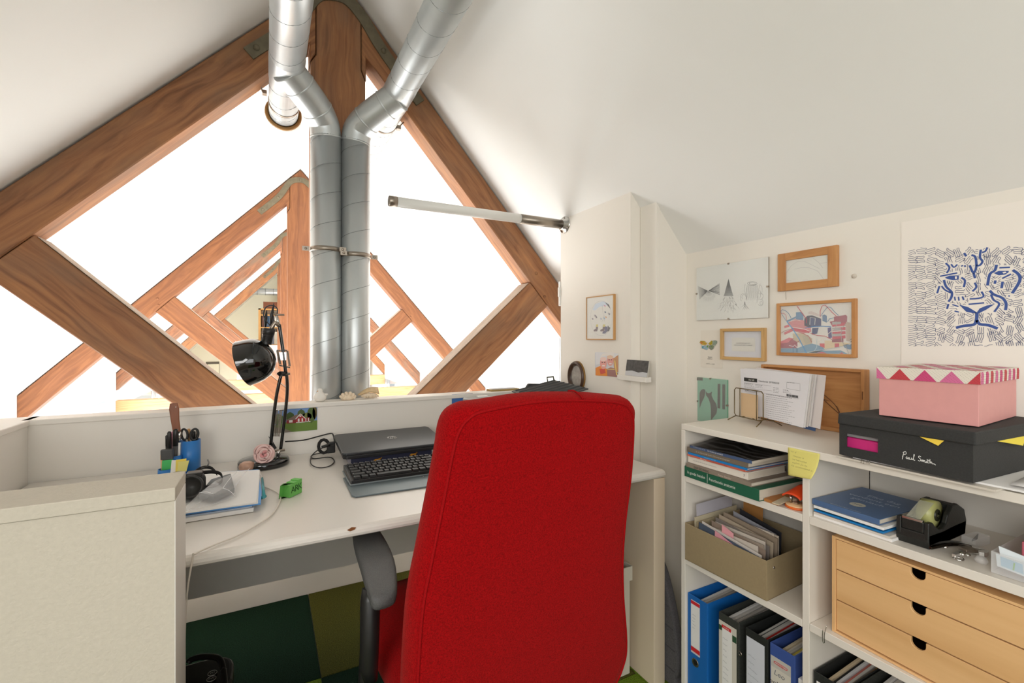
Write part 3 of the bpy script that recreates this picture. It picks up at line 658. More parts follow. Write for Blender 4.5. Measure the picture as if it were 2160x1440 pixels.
# --- printer half hidden behind the chair
M_PG = mat('printer_grey', (150, 153, 152), 0.42); M_PD = mat('printer_charcoal', (62, 64, 64), 0.5)
pr = thing('printer', 'grey and black printer on the desk corner, half hidden by the red chair', 'printer', (0.94, 1.64, DZ))
MB().box((0.722, 1.47, DZ), (1.168, 1.80, 0.925)).build('body', M_PD, pr, bevel=0.006)
MB().box((0.716, 1.465, 0.926), (0.93, 1.805, 0.951)).build('lid', M_PG, pr, bevel=0.006)
MB().box((0.932, 1.49, 0.926), (1.168, 1.80, 0.945)).build('feeder_base', M_PD, pr, bevel=0.004)
MB().box((0.775, 1.775, 0.9515), (0.82, 1.795, 0.956)).build('hinge_tab', M_WHITEP, pr)
tr = MB()
A_ = Vector((0.935, 1.54, 0.947)); B_ = Vector((0.945, 1.80, 0.962)); Cc = Vector((1.165, 1.80, 1.002)); D_ = Vector((1.165, 1.54, 0.987))
tr.prism([A_, B_, Cc, D_], (0, 0, 0.005))
tro = tr.build('feeder_tray', M_PD, pr, bevel=0.001)
for k in range(7):
    f_ = (k + 0.5) / 7; p_ = A_.lerp(B_, f_); q_ = D_.lerp(Cc, f_)
    MB().prism([p_ + Vector((0.01, -0.003, 0.005)), p_ + Vector((0.01, 0.003, 0.005)), p_ + Vector((0.01, 0.0, 0.012))], (q_ - p_) * 0.93).build('rib', M_PD, tro)
g_ = Vector((1.125, 1.79, 1.000))
MB().tube([g_, g_ + Vector((-0.004, 0, 0.02)), g_ + Vector((0.03, 0, 0.022)), g_ + Vector((0.034, 0, 0.0))], 0.004, 8).build('paper_guide', mat('olive_plastic', (92, 92, 78), 0.5), pr)
MB().prism([(1.0, 1.806, 0.950), (1.11, 1.806, 0.950), (1.09, 1.806, 0.992), (1.035, 1.806, 0.995)], (0, 0.012, 0)).build('side_wing', M_PD, pr, bevel=0.002)
# --- small picture frame on the parapet behind the printer
pf = thing('picture_frame', 'flat brass-edged frame lying on the parapet behind the printer', 'picture frame', (1.03, 2.055, 0.94))
MB().box((0.955, 2.03, 0.9395), (1.11, 2.088, 0.948)).build('frame', mat('brass_edge', (180, 156, 104), 0.4, 0.5), pf, bevel=0.001)
MB().box((0.965, 2.034, 0.9481), (1.10, 2.084, 0.9487)).build('picture', mat('dark_print', (70, 64, 54), 0.5), pf)

# --- desk lamp
LB = PZ(556, 975, DZ)
lx, ly = -0.012, 1.900
la = thing('desk_lamp', 'black enamel spring-arm desk lamp with a rounded shade, in front of the parapet', 'desk lamp', (lx, ly, DZ))
MB().lathe([(0.0, 0.0), (0.080, 0.0), (0.084, 0.004), (0.083, 0.018), (0.078, 0.024), (0.04, 0.029), (0.0, 0.030)], (lx, ly, DZ), n=48).build('base', M_GLOSSBLACK, la)
YLp = 1.905
def L3(u, v, dy=0.0): p = PY(u, v, YLp + dy); return p
s0 = L3(587, 950)
MB().tube([(s0.x, YLp, 0.770), (s0.x, YLp, s0.z)], 0.007, 14).build('stem', M_CHROME, la)
MB().tube([s0 + Vector((-0.012, 0, 0)), s0 + Vector((0.022, 0, 0.0))], 0.0045, 10).build('pivot_screw', M_STEEL, la)
# lower arm: two square-ish bars that bow apart, springs between
def bar(name, pts, r=0.0058): 
    return MB().tube(smooth_path(pts, 5), r, 8).build(name, M_GLOSSBLACK, la)
bar('lower_arm', [L3(571, 938, -.012), L3(577, 880, -.012), L3(584, 830, -.012), L3(593, 790, -.012)])
bar('lower_arm', [L3(592, 948, .012), L3(598, 900, .012), L3(604, 850, .012), L3(606, 815, .012), L3(604, 785, .012)])
MB().tube([L3(584, 788), L3(612, 788)], 0.0042, 10).build('elbow_screw', M_STEEL, la)
MB().tube([L3(590, 788, -.012), L3(604, 788, .012)], 0.009, 14).build('elbow_joint', M_BLACK, la)
bar('upper_arm', [L3(603, 788), L3(597, 740), L3(589, 684)], 0.0062)
MB().box(L3(592, 760) - Vector((0.009, 0.005, 0)), L3(602, 742) + Vector((0.004, 0.005, 0.0))).build('arm_clamp', M_CHROME, la, bevel=0.001)
def coil(p0, p1, r, turns, w=0.0009):
    p0, p1 = Vector(p0), Vector(p1); A = p1 - p0; L_ = A.length; A.normalize(); a = A.cross(Vector((0, 1, 0))).normalized(); b = A.cross(a)
    n = turns * 10
    return [p0 + A * (L_ * i / n) + (a * math.cos(2 * math.pi * i / 10) + b * math.sin(2 * math.pi * i / 10)) * r for i in range(n + 1)]
MB().tube(coil(L3(583, 866, 0), L3(578, 920, 0), 0.005, 28), 0.0011, 5, caps=False).build('spring', M_STEEL, la)
MB().tube(coil(L3(592, 866, 0), L3(586, 920, 0), 0.005, 28), 0.0011, 5, caps=False).build('spring', M_STEEL, la)
MB().tube([L3(579, 865, 0), L3(598, 864, 0)], 0.003, 8).build('spring_pin', M_CHROME, la)
MB().tube(coil(L3(585, 740, -.01), L3(591, 768, -.01), 0.004, 18), 0.001, 5, caps=False).build('spring', M_STEEL, la)
MB().tube(coil(L3(606, 740, .01), L3(611, 772, .01), 0.004, 18), 0.001, 5, caps=False).build('spring', M_STEEL, la)
MB().tube([L3(583, 739, 0), L3(606, 739, 0)], 0.0028, 8).build('spring_pin', M_STEEL, la)
MB().tube([L3(589, 770, 0), L3(612, 775, 0)], 0.0028, 8).build('spring_pin', M_STEEL, la)
# head joint
MB().tube([L3(589, 688), L3(580, 680), L3(574, 690), L3(570, 702)], [0.007, 0.009, 0.008, 0.006], 12).build('head_joint', M_STEEL, la)
MB().tube([L3(576, 663), L3(600, 664)], 0.0035, 10).build('head_screw', M_STEEL, la)
MB().tube([L3(583, 665), L3(590, 690)], 0.005, 10).build('head_bracket', M_CHROME, la)
MB().tube([L3(574, 702), L3(570, 722)], 0.0045, 10).build('tilt_lever', M_CHROME, la)
# shade: bell of revolution pointing down-left
apex = L3(567, 716); mouthc = L3(517, 766, -0.010)
ax = (mouthc - apex).normalized(); ax = Vector((ax.x, -0.30, ax.z)).normalized()
S0 = L3(563, 719)
DA = L3(579, 747, -0.01); DX = Vector((-0.90, 0.26, -0.30)).normalized(); NX = (L3(560, 735) - S0).normalized(); ax = NX
prof = [(0.012, -0.045), (0.0175, -0.044), (0.0185, -0.020), (0.0175, -0.018), (0.0175, -0.006), (0.024, 0.0), (0.036, 0.008), (0.050, 0.024), (0.0585, 0.046), (0.0620, 0.070), (0.0622, 0.092), (0.0600, 0.1060), (0.0585, 0.1060), (0.0602, 0.092), (0.0598, 0.070), (0.055, 0.045), (0.045, 0.026), (0.02, 0.012), (0.0, 0.011)]
dome = [(0.0, 0.0), (0.018, 0.0015), (0.036, 0.008), (0.054, 0.020), (0.068, 0.036), (0.077, 0.056), (0.0815, 0.080), (0.0825, 0.104), (0.0835, 0.1065), (0.0815, 0.1065), (0.080, 0.080), (0.075, 0.056), (0.066, 0.038), (0.052, 0.022), (0.03, 0.009), (0.0, 0.003)]
sh = MB().lathe(dome, DA, DX, 64).build('lamp_shade', M_GLOSSBLACK, la)
MB().lathe([(0.012, -0.045), (0.0175, -0.044), (0.0185, -0.020), (0.0175, -0.018), (0.0175, 0.012)], S0, ax, 32).build('socket_neck', M_BLACK, la)
MB().lathe([(0.019, -0.046), (0.0205, -0.045), (0.0205, -0.024), (0.019, -0.023)], S0, ax, 28).build('shade_cap', M_BLACK, la)
for k in range(6): MB().lathe([(0.0178, -0.017 + k * 0.0035), (0.0192, -0.0160 + k * 0.0035), (0.0178, -0.015 + k * 0.0035)], S0, ax, 28).build('socket_rib', M_BLACK, sh)
MB().lathe([(0, 0.075), (0.012, 0.072), (0.022, 0.058), (0.022, 0.048), (0.012, 0.026), (0.012, 0.012)], DA, DX, 20).build('bulb', M_WHITEP, la)
MB().tube(smooth_path([L3(583, 668, .005), L3(585, 652, .005), L3(575, 644, .005), L3(561, 648, .005), L3(556, 664, .005), L3(564, 680, .005), L3(570, 688, .005), L3(566, 700, .005)], 6), 0.0022, 8).build('cable', M_BLACK, la)
for u0, v0, u1, v1 in ((571, 690, 578, 638), (560, 690, 563, 653)):
    a0, a1 = L3(u0, v0, .01), L3(u1, v1, .01); md_ = a0.lerp(a1, 0.5) + Vector((-0.002, 0, 0))
    MB().tube([a0, md_, a1], [0.003, 0.0065, 0.0008], 8).build('cable_tie', M_BLACK, la)
MB().prism([L3(566, 920), L3(572, 925), L3(584, 945), L3(575, 950), L3(569, 948), L3(573, 935)], (0, 0.006, 0)).build('wing_nut', M_BLACK, la)
cb = [L3(602, 931, .0), PY(640, 928, 1.96), PY(672, 920, 1.98), PY(697, 914, 1.98), PY(703, 918, 1.96), PY(706, 935, 1.95)]
MB().tube(smooth_path(cb, 6), 0.0025, 8).build('power_cord', M_BLACK, la)

# --- fabric rose and wooden knob in front of the lamp
rs = thing('fabric_rose', 'pale pink fabric rose resting on the lamp base', 'fabric flower', PZ(558, 978, DZ + 0.02))
M_ROSE = mat('pale_pink_felt', (226, 196, 190), 0.9, noise=0.05, nscale=60); M_ROSE3 = mat('shaded_pink_felt', (214, 176, 170), 0.9); M_ROSE2 = mat('deeper_pink_felt', (206, 140, 140), 0.9)
rc = PY(557.5, 958, 1.84); rn = (CP - rc).normalized(); rr_ = rn.cross(Vector((0, 0, 1))).normalized(); ru = rr_.cross(rn)
MB().lathe([(0, 0.001), (0.026, 0.000), (0.034, -0.003), (0.033, -0.008), (0.02, -0.011), (0, -0.011)], rc, rn, 30).build('backing', M_ROSE, rs)
for k in range(17):
    rad = 0.028 - k * 0.0016; st0 = k * 2.1; sweep = 2.3 + 0.02 * k
    vs = []; fs = []; n_ = 12
    jit = rr_ * (0.0022 * math.sin(k * 2.4)) + ru * (0.0022 * math.cos(k * 1.7))
    for i in range(n_ + 1):
        th = st0 + sweep * i / n_; w_ = math.sin(math.pi * i / n_) ** 0.5
        d_ = rr_ * math.cos(th) + ru * math.sin(th)
        for (ro, ho) in ((-0.003, 0.001), (0.0025, 0.0065), (0.0075, 0.0085)):
            vs.append(rc + jit + d_ * (rad * (1 + 0.08 * math.sin(th * 3 + k)) + ro * w_) + rn * (ho * (0.35 + 0.65 * w_) + k * 0.0006))
    for i in range(n_):
        for j in range(2): fs.append((i * 3 + j, i * 3 + j + 1, i * 3 + j + 4, i * 3 + j + 3))
    MB().add(vs, fs, 0, True).build('petal', M_ROSE2 if k > 13 else (M_ROSE if k % 2 else M_ROSE3), rs, solid=0.0012)
kn = PZ(521, 992, DZ); 
tag(MB().lathe([(0.0, 0.0), (0.014, 0.001), (0.023, 0.009), (0.0255, 0.018), (0.022, 0.027), (0.012, 0.033), (0.0, 0.034)], (kn.x, kn.y - 0.01, DZ), n=32).build('polished_stone', mat('rosy_brown_stone', (186, 146, 124), 0.35, noise=0.18, nscale=60), fixn=True), 'round rosy brown polished stone in front of the lamp base', 'stone')

# --- pen holder and its contents
M_BLUE = mat('blue_plastic', (42, 118, 190), 0.38)
def cup(c, r, h, par, name='tube_cup'):
    return MB().lathe([(0, 0.0), (r, 0.0), (r, h), (r - 0.002, h), (r - 0.002, 0.004), (0, 0.004)], (c[0], c[1], DZ), n=36).build(name, M_BLUE, par)
pcn = PY(401.5, 990, 1.90)
c1 = (pcn.x, 1.90); c2 = (PY(371, 980, 1.89).x, 1.885); c3 = (PY(349, 1000, 1.83).x + 0.004, 1.83)
ph = thing('pen_holder', 'blue plastic pen holder of three stepped cylinders beside the parapet', 'pen holder', (c1[0] - 0.03, 1.88, DZ))
cup(c1, 0.0295, 0.113, ph); cup((c2[0], 1.868), 0.0185, 0.072, ph); cup((c3[0] - 0.003, 1.83), 0.021, 0.040, ph)
MB().box((c3[0] - 0.02, 1.845, DZ), (c1[0], 1.875, DZ + 0.012)).build('link_plate', M_BLUE, ph, bevel=0.002)
def stick(name, label, cat, pts, r, m, tip=None, group=None):
    t = MB().tube(pts, r, 10); 
    return tag(t.build(name, m), label, cat, group)
def rod(u0, v0, u1, v1, y0, y1=None): return [PY(u0, v0, y0), PY(u1, v1, y1 or y0)]
# kitchen knife with a wooden handle
kn_ = thing('knife', 'knife with a curved brown wooden handle standing in the pen holder', 'knife', (c2[0], 1.868, DZ + 0.01))
hpts = [(362, 855), (363, 880), (367, 900), (371, 912)]; hw_ = [0.0125, 0.0115, 0.0100, 0.0095]
def slab(ptsw, y, th, m, par, name):
    """blade-like outline: centre points (u,v) with half widths, in the upright plane at depth y"""
    P = [PY(u, v, y) for (u, v) in ptsw[0]]; up_ = []; dn_ = []
    for i, p in enumerate(P):
        t_ = (P[min(i + 1, len(P) - 1)] - P[max(i - 1, 0)]).normalized(); s_ = Vector((-t_.z, 0, t_.x)); up_.append(p + s_ * ptsw[1][i]); dn_.append(p - s_ * ptsw[1][i])
    return MB().prism(up_ + dn_[::-1], (0, th, 0)).build(name, m, par, bevel=min(0.003, th / 3), fixn=True)
M_KW = mat('brown_handle_wood', (126, 74, 46), 0.4, noise=0.2, nscale=60, streak=(1, 1, 0.2))
slab(([(366, 850), (367, 862), (369, 885), (373, 911)], [0.0105, 0.0135, 0.0115, 0.0105]), 1.862, 0.007, M_KW, kn_, 'handle')
slab(([(366, 850.5), (367, 862), (369, 885), (373, 911.5)], [0.0107, 0.0137, 0.0117, 0.0107]), 1.869, 0.0018, M_CHROME, kn_, 'tang')
slab(([(366, 850), (367, 862), (369, 885), (373, 911)], [0.0105, 0.0135, 0.0115, 0.0105]), 1.8708, 0.007, M_KW, kn_, 'handle')
slab(([(373, 911), (374, 940), (372, 985)], [0.0095, 0.0095, 0.006]), 1.869, 0.0018, M_CHROME, kn_, 'blade')
for (u, v) in ((371, 858), (375, 905)):
    p = PY(u, v, 1.8615); MB().disc(p, (0, -1, 0), 0.0016, 10).build('rivet', M_CHROME, kn_)
# scissors
M_SC = mat('black_grip_rubber', (32, 32, 32), 0.45)
sc_ = thing('scissors', 'scissors with two black loop handles standing in the tallest blue cylinder', 'scissors', (c1[0], 1.90, DZ + 0.01))
def loop(cu, cv, ru_, rv_, tilt, y, par):
    pts = []
    for k in range(24):
        th = 2 * math.pi * k / 24; a_, b_ = ru_ * math.cos(th), rv_ * math.sin(th); ct, st2 = math.cos(tilt), math.sin(tilt)
        pts.append(PY(cu + a_ * ct - b_ * st2, cv + a_ * st2 + b_ * ct, y))
    return MB().tube(pts, 0.0036, 10, closed=True).build('finger_loop', M_SC, par)
loop(389, 916, 6.5, 11.5, -0.15, 1.892, sc_); loop(410, 916, 8, 12.0, 0.25, 1.892, sc_)
MB().tube([PY(393, 926, 1.892), PY(399, 942, 1.895), PY(402, 985, 1.90)], [0.004, 0.0035, 0.002], 8).build('blade', M_STEEL, sc_)
MB().tube([PY(404, 926, 1.895), PY(400, 942, 1.898), PY(398, 985, 1.90)], [0.004, 0.0035, 0.002], 8).build('blade', M_STEEL, sc_)
G = 'pens in the blue pen holder'
def pen(label, u0, v0, u1, v1, y, r, body, cap=None, capf=0.35, group=G, nm='pen', cat='pen'):
    a_, b_ = PY(u0, v0, y), PY(u1, v1, y); t = thing(nm, label, cat, b_, group)
    m_ = a_.lerp(b_, capf)
    MB().tube([a_ + (a_ - m_).normalized() * -0.001, a_.lerp(m_, 0.1), m_], [r * 0.6, r * 1.05, r * 1.08], 10).build('cap', cap or body, t)
    MB().tube([m_, b_], [r, r * 0.9], 10).build('barrel', body, t)
    return t
pen('slim black pen at the left of the small blue cup', 352, 917, 353, 985, 1.86, 0.0042, M_BLACK)
pen('thick black felt pen with a rounded cap, second from the left', 357, 909, 358, 985, 1.855, 0.0058, M_DARKGREY, M_BLACK, 0.5)
pen('broad black marker leaning right in the small blue cup', 371, 903, 368, 985, 1.866, 0.0075, M_DARKGREY, M_BLACK, 0.45)
pen('white pen with dark stripes right of the broad black marker', 379, 910, 376, 985, 1.872, 0.0048, M_WHITEP, M_CHROME, 0.3)
pen('pink pencil peeking out between the black pens', 364, 909, 364, 985, 1.884, 0.0035, mat('pink_lacquer', (208, 130, 160), 0.4))
pen('flat wooden stick between the scissor handles', 398, 903, 400, 985, 1.912, 0.0048, mat('pale_stick_wood', (196, 150, 98), 0.6))
pen('silver tipped pen at the right rim of the tall blue cup', 416, 903, 412, 985, 1.915, 0.0035, M_STEEL)
pen('black marker seen through the right scissor loop', 408, 908, 405, 985, 1.918, 0.006, M_BLACK)
hl = thing('highlighter', 'flat green highlighter with a black cap in the front blue cup', 'highlighter', PY(352, 990, 1.83), G)
p_ = PY(352, 947, 1.83); q_ = PY(353, 969, 1.83); r_ = PY(353, 990, 1.83)
MB().obox((p_ + q_) / 2, (0.0165, 0, 0), (0, 0.008, 0), (0, 0, (p_.z - q_.z) / 2)).build('cap', M_DARKGREY, hl, bevel=0.003)
MB().obox((r_ + q_) / 2, (0.0145, 0, 0), (0, 0.0075, 0), (0, 0, (q_.z - r_.z) / 2)).build('barrel', mat('bright_green_plastic', (72, 186, 100), 0.4), hl, bevel=0.002)
pen('peach coloured pencil at the left of the front cup', 341, 958, 342, 992, 1.826, 0.0035, mat('peach_lacquer', (222, 170, 132), 0.5))
# pads of sticky notes clipped in front
sn = thing('sticky_note_pad', 'yellow sticky notes tucked between the cups in front of the pen holder', 'sticky notes', PZ(385, 998, DZ + 0.0))
def upq(y, pts, th, m, par, name): return MB().prism([PY(u, v, y) for u, v in pts], (0, th, 0)).build(name, m, par, fixn=True)
upq(1.79, [(362, 971), (376, 971), (378, 1000), (359, 1000)], 0.004, M_WHITEP, sn, 'backing_card')
upq(1.785, [(371, 970), (393, 967), (392, 990), (370, 1000)], 0.003, mat('lemon_paper', (236, 214, 96), 0.7), sn, 'note')
upq(1.78, [(376, 974), (399, 971), (393, 994), (374, 996)], 0.003, mat('pale_lemon_paper', (226, 216, 128), 0.7), sn, 'note')
# --- camera with strap
M_CAMB = mat('black_camera_body', (34, 33, 32), 0.5, bump=0.4, bscale=500)
cm = thing('camera', 'black compact camera with a looped strap lying on the paper pile', 'camera', PZ(425, 1050, DZ + 0.0))
cb0 = Vector((-0.196, 1.525, DZ + 0.0575))
MB().obox(cb0, (0.042, 0.008, 0), (-0.006, 0.026, 0), (0, 0, 0.0290)).build('body', M_CAMB, cm, bevel=0.01, seg=3)
MB().lathe([(0.030, 0.0), (0.031, 0.028), (0.027, 0.032), (0.024, 0.031), (0.022, 0.024), (0, 0.022)], cb0 + Vector((0.012, -0.02, 0.0)), (0.1, -1, 0.3), 28).build('lens_barrel', M_BLACK, cm)
MB().lathe([(0.0, 0.012), (0.012, 0.011), (0.014, 0.004), (0.014, 0.0)], cb0 + Vector((-0.02, 0.0, 0.028)), n=18).build('dial', M_STEEL, cm)
MB().obox(cb0 + Vector((0.020, -0.004, 0.031)), (0.018, 0, 0), (0, 0.016, 0), (0, 0, 0.006)).build('viewfinder', mat('grey_camera_top', (60, 58, 56), 0.35, 0.4), cm, bevel=0.002)
def strap(pts, w, m, par, name='strap'):
    P = smooth_path(pts, 6); vs = []; 
    for p in P: vs += [p + Vector((0, 0, w / 2)), p - Vector((0, 0, w / 2))]
    return MB().add(vs, [(2 * i, 2 * i + 1, 2 * i + 3, 2 * i + 2) for i in range(len(P) - 1)], 0, True).build(name, m, par, solid=0.0015)
strap([PZ(395, 1012, .80), PZ(405, 1024, .80), PZ(425, 1028, .79), PZ(452, 1024, .79), PZ(468, 1014, .79), PZ(466, 1000, .80), PZ(450, 995, .81), PZ(425, 997, .81), PZ(405, 1003, .815)], 0.010, mat('black_webbing', (36, 34, 33), 0.9), cm)
strap([PZ(405, 1006, .81), PZ(415, 992, .82), PZ(432, 985, .825), PZ(448, 988, .82), PZ(458, 1000, .80)], 0.009, mat('black_webbing', (36, 34, 33), 0.9), cm)
MB().tube(smooth_path([PZ(426, 987, .83), PZ(436, 984, .835), PZ(440, 976, .84), PZ(438, 969, .845)], 4), 0.0022, 6).build('strap_end', M_BLACK, cm)
# --- paper pile (each lying thing its own object)
def sheetpoly(name, label, cat, pts, z, th, m, group=None, bevel=0.0):
    o = MB().prism([PZ(u, v, z) for u, v in pts], (0, 0, th)).build(name, m, bevel=bevel, fixn=True)
    return tag(o, label, cat, group)
GP = 'papers piled left on the desk'
pm = [(535, 1079), (545, 1000), (430, 1010), (392, 1028), (330, 1060), (330, 1112)]
sheetpoly('magazine', 'thick white magazine at the bottom of the desk paper pile', 'magazine', pm, DZ + 0.0005, 0.010, M_WHITE, GP, 0.001)
w1 = mat('white_print_paper', (226, 226, 230), 0.6)
dl = MB().ribbon([PY(0, 0, 1) for _ in ()] or [Vector((0, 0, 0)), Vector((0.001, 0, 0))], 0.0001, (0, 0, 1))
sheetpoly('plastic_folder', 'translucent bluish folder between the magazine and the bright blue one', 'folder', [(532, 1069), (548, 996), (430, 1005), (330, 1045), (330, 1100)], DZ + 0.011, 0.003, mat('pale_blue_plastic', (176, 190, 210), 0.35), GP)
sheetpoly('blue_folder', 'bright blue folder under the white sheets on the desk', 'folder', [(550, 1064), (552, 1040), (545, 992), (430, 1000), (330, 1040), (330, 1094)], DZ + 0.0150, 0.004, mat('bright_blue_card', (84, 150, 214), 0.5), GP)
for k, (pts, dz_) in enumerate((([(544, 1062), (549, 994), (440, 1000), (330, 1040), (330, 1090)], 0.0195), ([(541, 1061), (548, 992), (440, 998), (330, 1035), (330, 1092)], 0.0225))):
    sheetpoly('paper_sheets', ('white sheets directly on the blue folder', 'topmost white sheets of the desk paper pile')[k], 'paper', pts, DZ + dz_, 0.0025, M_WHITE, GP)
# pouch with a dark device
dv = thing('plastic_bag', 'clear crumpled plastic bag holding a flat grey device, on the white sheets', 'plastic bag', PZ(450, 1060, DZ + 0.026))
MB().prism([PZ(495, 1040, .772), PZ(487, 1007, .772), PZ(445, 1020, .772), PZ(418, 1052, .772), PZ(450, 1059, .772)], (0, 0, 0.014)).build('device', mat('slate_grey_plastic', (84, 88, 92), 0.5), dv, bevel=0.003, fixn=True)
M_FILM = mat('clear_film', (250, 250, 252), 0.12, alpha=0.28, spec=0.8)
bg = [PZ(u, v, z) for u, v, z in ((527, 988, .776), (512, 1003, .782), (498, 1024, .786), (496, 1046, .772), (455, 1062, .772), (392, 1078, .771), (392, 1068, .778), (420, 1040, .800), (455, 1013, .806), (500, 995, .79))]
cc = PZ(470, 1030, .801); cc2 = PZ(450, 1042, .799)
vs = bg + [cc, cc2]; n_ = len(bg)
fs = [(i, (i + 1) % n_, n_ if i in (0, 1, 2, 9, 8) else n_ + 1) for i in range(n_)]
fs += [(n_, 3, n_ + 1), (n_, n_ + 1, 8)]
MB().add(vs, fs, 0, False).build('bag_film', M_FILM, dv)
for a_, b_, c_ in ((0, 2, 10), (10, 3, 4), (7, 11, 5), (9, 10, 8)):
    MB().tube(smooth_path([vs[a_] + Vector((0, 0, .001)), (vs[a_] + vs[b_]) / 2 + Vector((0, 0, .005)), vs[b_] + Vector((0, 0, .001))], 4), 0.0007, 5).build('crease', mat('film_crease', (235, 235, 238), 0.2), dv)
tp = thing('pen', 'teal translucent pen lying at the right edge of the paper pile', 'pen', PZ(556, 1050, DZ), None)
MB().tube([PZ(553, 1008, .757), PZ(557, 1048, .757)], [0.003, 0.0045], 10).build('barrel', mat('teal_plastic', (46, 142, 150), 0.3), tp)
MB().tube([PZ(551, 1050, .755), PZ(560, 1046, .755)], 0.0042, 10).build('clip', mat('teal_plastic', (46, 142, 150), 0.3), tp)
MB().prism([PZ(548, 996, .762), PZ(553, 1003, .757), PZ(552, 1015, .757)], (0, 0, 0.001)).build('plastic_tab', M_FILM, tp)
# --- green letter block
M_GRN = mat('green_printed_plastic', (104, 178, 84), 0.5, bump=0.15, bscale=400)
ga, gb, gc = PZ(592, 1046, DZ), PZ(611, 1050, DZ), PZ(637, 1038, DZ)
gt = thing('letter_block', 'bright green stepped plastic block with cut-out letters on the desk', 'ornament', gb)
dirx = (gc - gb); Lg = dirx.length; dirx.normalize(); back = Vector((-dirx.y, dirx.x, 0)) * 0.026
for k in range(3):
    h0 = 0.036 + 0.0028 * k; a_ = gb + dirx * Lg * k / 3; b_ = gb + dirx * Lg * (k + 1) / 3
    if k == 0:
        pl_ = [a_, b_, b_ + back, a_ + back * 0.9 - dirx * 0.016, ga.lerp(gb, 0.15)]
        top = [p + Vector((0, 0, h0)) for p in (a_, b_, b_ + back, a_ + back * 0.9 - dirx * 0.010)] + [ga.lerp(gb, 0.15) + dirx * 0.006 + Vector((0, 0, h0))]
        MB().add(pl_ + top, [(0, 1, 6, 5), (1, 2, 7, 6), (2, 3, 8, 7), (3, 4, 9, 8), (4, 0, 5, 9), (5, 6, 7, 8, 9), (4, 3, 2, 1, 0)]).build('step', M_GRN, gt, fixn=True)
    else:
        MB().prism([a_, b_, b_ + back, a_ + back], (0, 0, h0)).build('step', M_GRN, gt, bevel=0.0006)
mdg = mat('dark_green_recess', (16, 62, 14), 0.8)
text('A', gb + dirx * Lg * 0.27 + Vector((0, 0, 0.019)), dirx, (0, 0, 1), 0.0260, mdg, gt, name='letter', lift=0.0004)
text('R', gb + dirx * Lg * 0.56 + Vector((0, 0, 0.020)), dirx, (0, 0, 1), 0.0260, mdg, gt, name='letter', lift=0.0004)
text('K', gb + dirx * Lg * 0.83 + Vector((0, 0, 0.021)), dirx, (0, 0, 1), 0.0260, mdg, gt, name='letter', lift=0.0004)
# --- cables on the desk
wc = [PZ(556, 1026, DZ + .003), PZ(575, 1033, DZ + .003), PZ(589, 1042, DZ + .003), PZ(591, 1055, DZ + .003), PZ(575, 1083, DZ + .003), PZ(545, 1105, DZ + .003), PZ(500, 1130, DZ + .003), PZ(450, 1150, DZ + .003), PZ(412, 1168, DZ + .004), Vector((-0.14, 1.172, 0.735)), Vector((-0.152, 1.165, 0.60)), Vector((-0.155, 1.167, 0.2))]
tag(MB().tube(smooth_path(wc, 6), 0.0019, 8).build('white_cable', mat('cream_cable', (214, 206, 194), 0.5)), 'thin cream cable curving across the desk and over its front edge', 'cable')
lc = thing('laptop_charger_cable', 'black charger cable coiled on the desk left of the laptop', 'cable', PZ(690, 960, DZ))
MB().tube(smooth_path([PY(706, 938, 1.90), PY(690, 942, 1.90), PY(672, 948, 1.90), PZ(657, 962, DZ + .004), PZ(656, 978, DZ + .004), PZ(672, 986, DZ + .003), PZ(694, 983, DZ + .003), PZ(705, 973, DZ + .003), PZ(695, 964, DZ + .003), PZ(662, 967, DZ + .003), PZ(660, 959, DZ + .003), PZ(705, 950, DZ + .003)], 6), 0.0019, 8).build('cord', M_BLACK, lc)
MB().tube([PY(678, 942, 1.895), PY(696, 938, 1.895)], [0.004, 0.006], 10).build('plug', M_BLACK, lc)
cpt = [PY(683 + 11 * math.cos(k * .5236), 941 + 14 * math.sin(k * .5236), 1.925) for k in range(12)]
MB().tube(cpt, 0.006, 8, closed=True).build('strap_loop', mat('black_webbing', (36, 34, 33), 0.9), lc)
MB().box(PY(690, 950, 1.91) - Vector((0.0, 0, 0.012)), PY(706, 930, 1.93)).build('adapter_plug', M_BLACK, lc, bevel=0.003)

# --- postcards on the parapet, ornaments on top of it
YP = 2.0125
def P2(u, v): return PY(u, v, YP)
def card_y(name, label, cat, u0, u1, vt, vb, m, group=None):
    """flat card on the parapet front; u at both sides, v top/bottom given at the right side"""
    a_, b_ = P2(u0, 0).x, P2(u1, 0).x; zt_, zb_ = P2(u1, vt).z, P2(u1, vb).z
    t = thing(name, label, cat, ((a_ + b_) / 2, YP - 0.001, zb_), group)
    MB().box((a_, YP - 0.0016, zb_), (b_, YP - 0.0004, zt_)).build('card', m, t)
    return t, a_, b_, zb_, zt_
INK = {}
def ink(rgb, rough=0.7): 
    k = 'ink_%02x%02x%02x' % rgb
    return mat(k, rgb, rough)
def flatpoly(par, pts, m, name='print', lift=(0, -0.0004, 0), th=None):
    P = [Vector(p) + Vector(lift) for p in pts]
    return MB().add(P, [tuple(range(len(P)))]).build(name, m, par)
t, xa, xb, zb_, zt_ = card_y('postcard', 'postcard of a red wooden house on green grass, behind the lamp', 'postcard', 578, 669, 853, 906, ink((108, 140, 190)))
def pcd(pts, m, l=1, par=None):
    return flatpoly(par or t, [(xa + (xb - xa) * u, YP - 0.0016, zb_ + (zt_ - zb_) * v) for u, v in pts], m, lift=(0, -0.0002 * l, 0))
pcd([(0, 0), (1, 0), (1, .38), (.3, .40), (0, .3)], ink((100, 128, 52)), 1)
pcd([(0, .0), (.42, .0), (.22, .17), (0, .26)], ink((128, 118, 104)), 2)
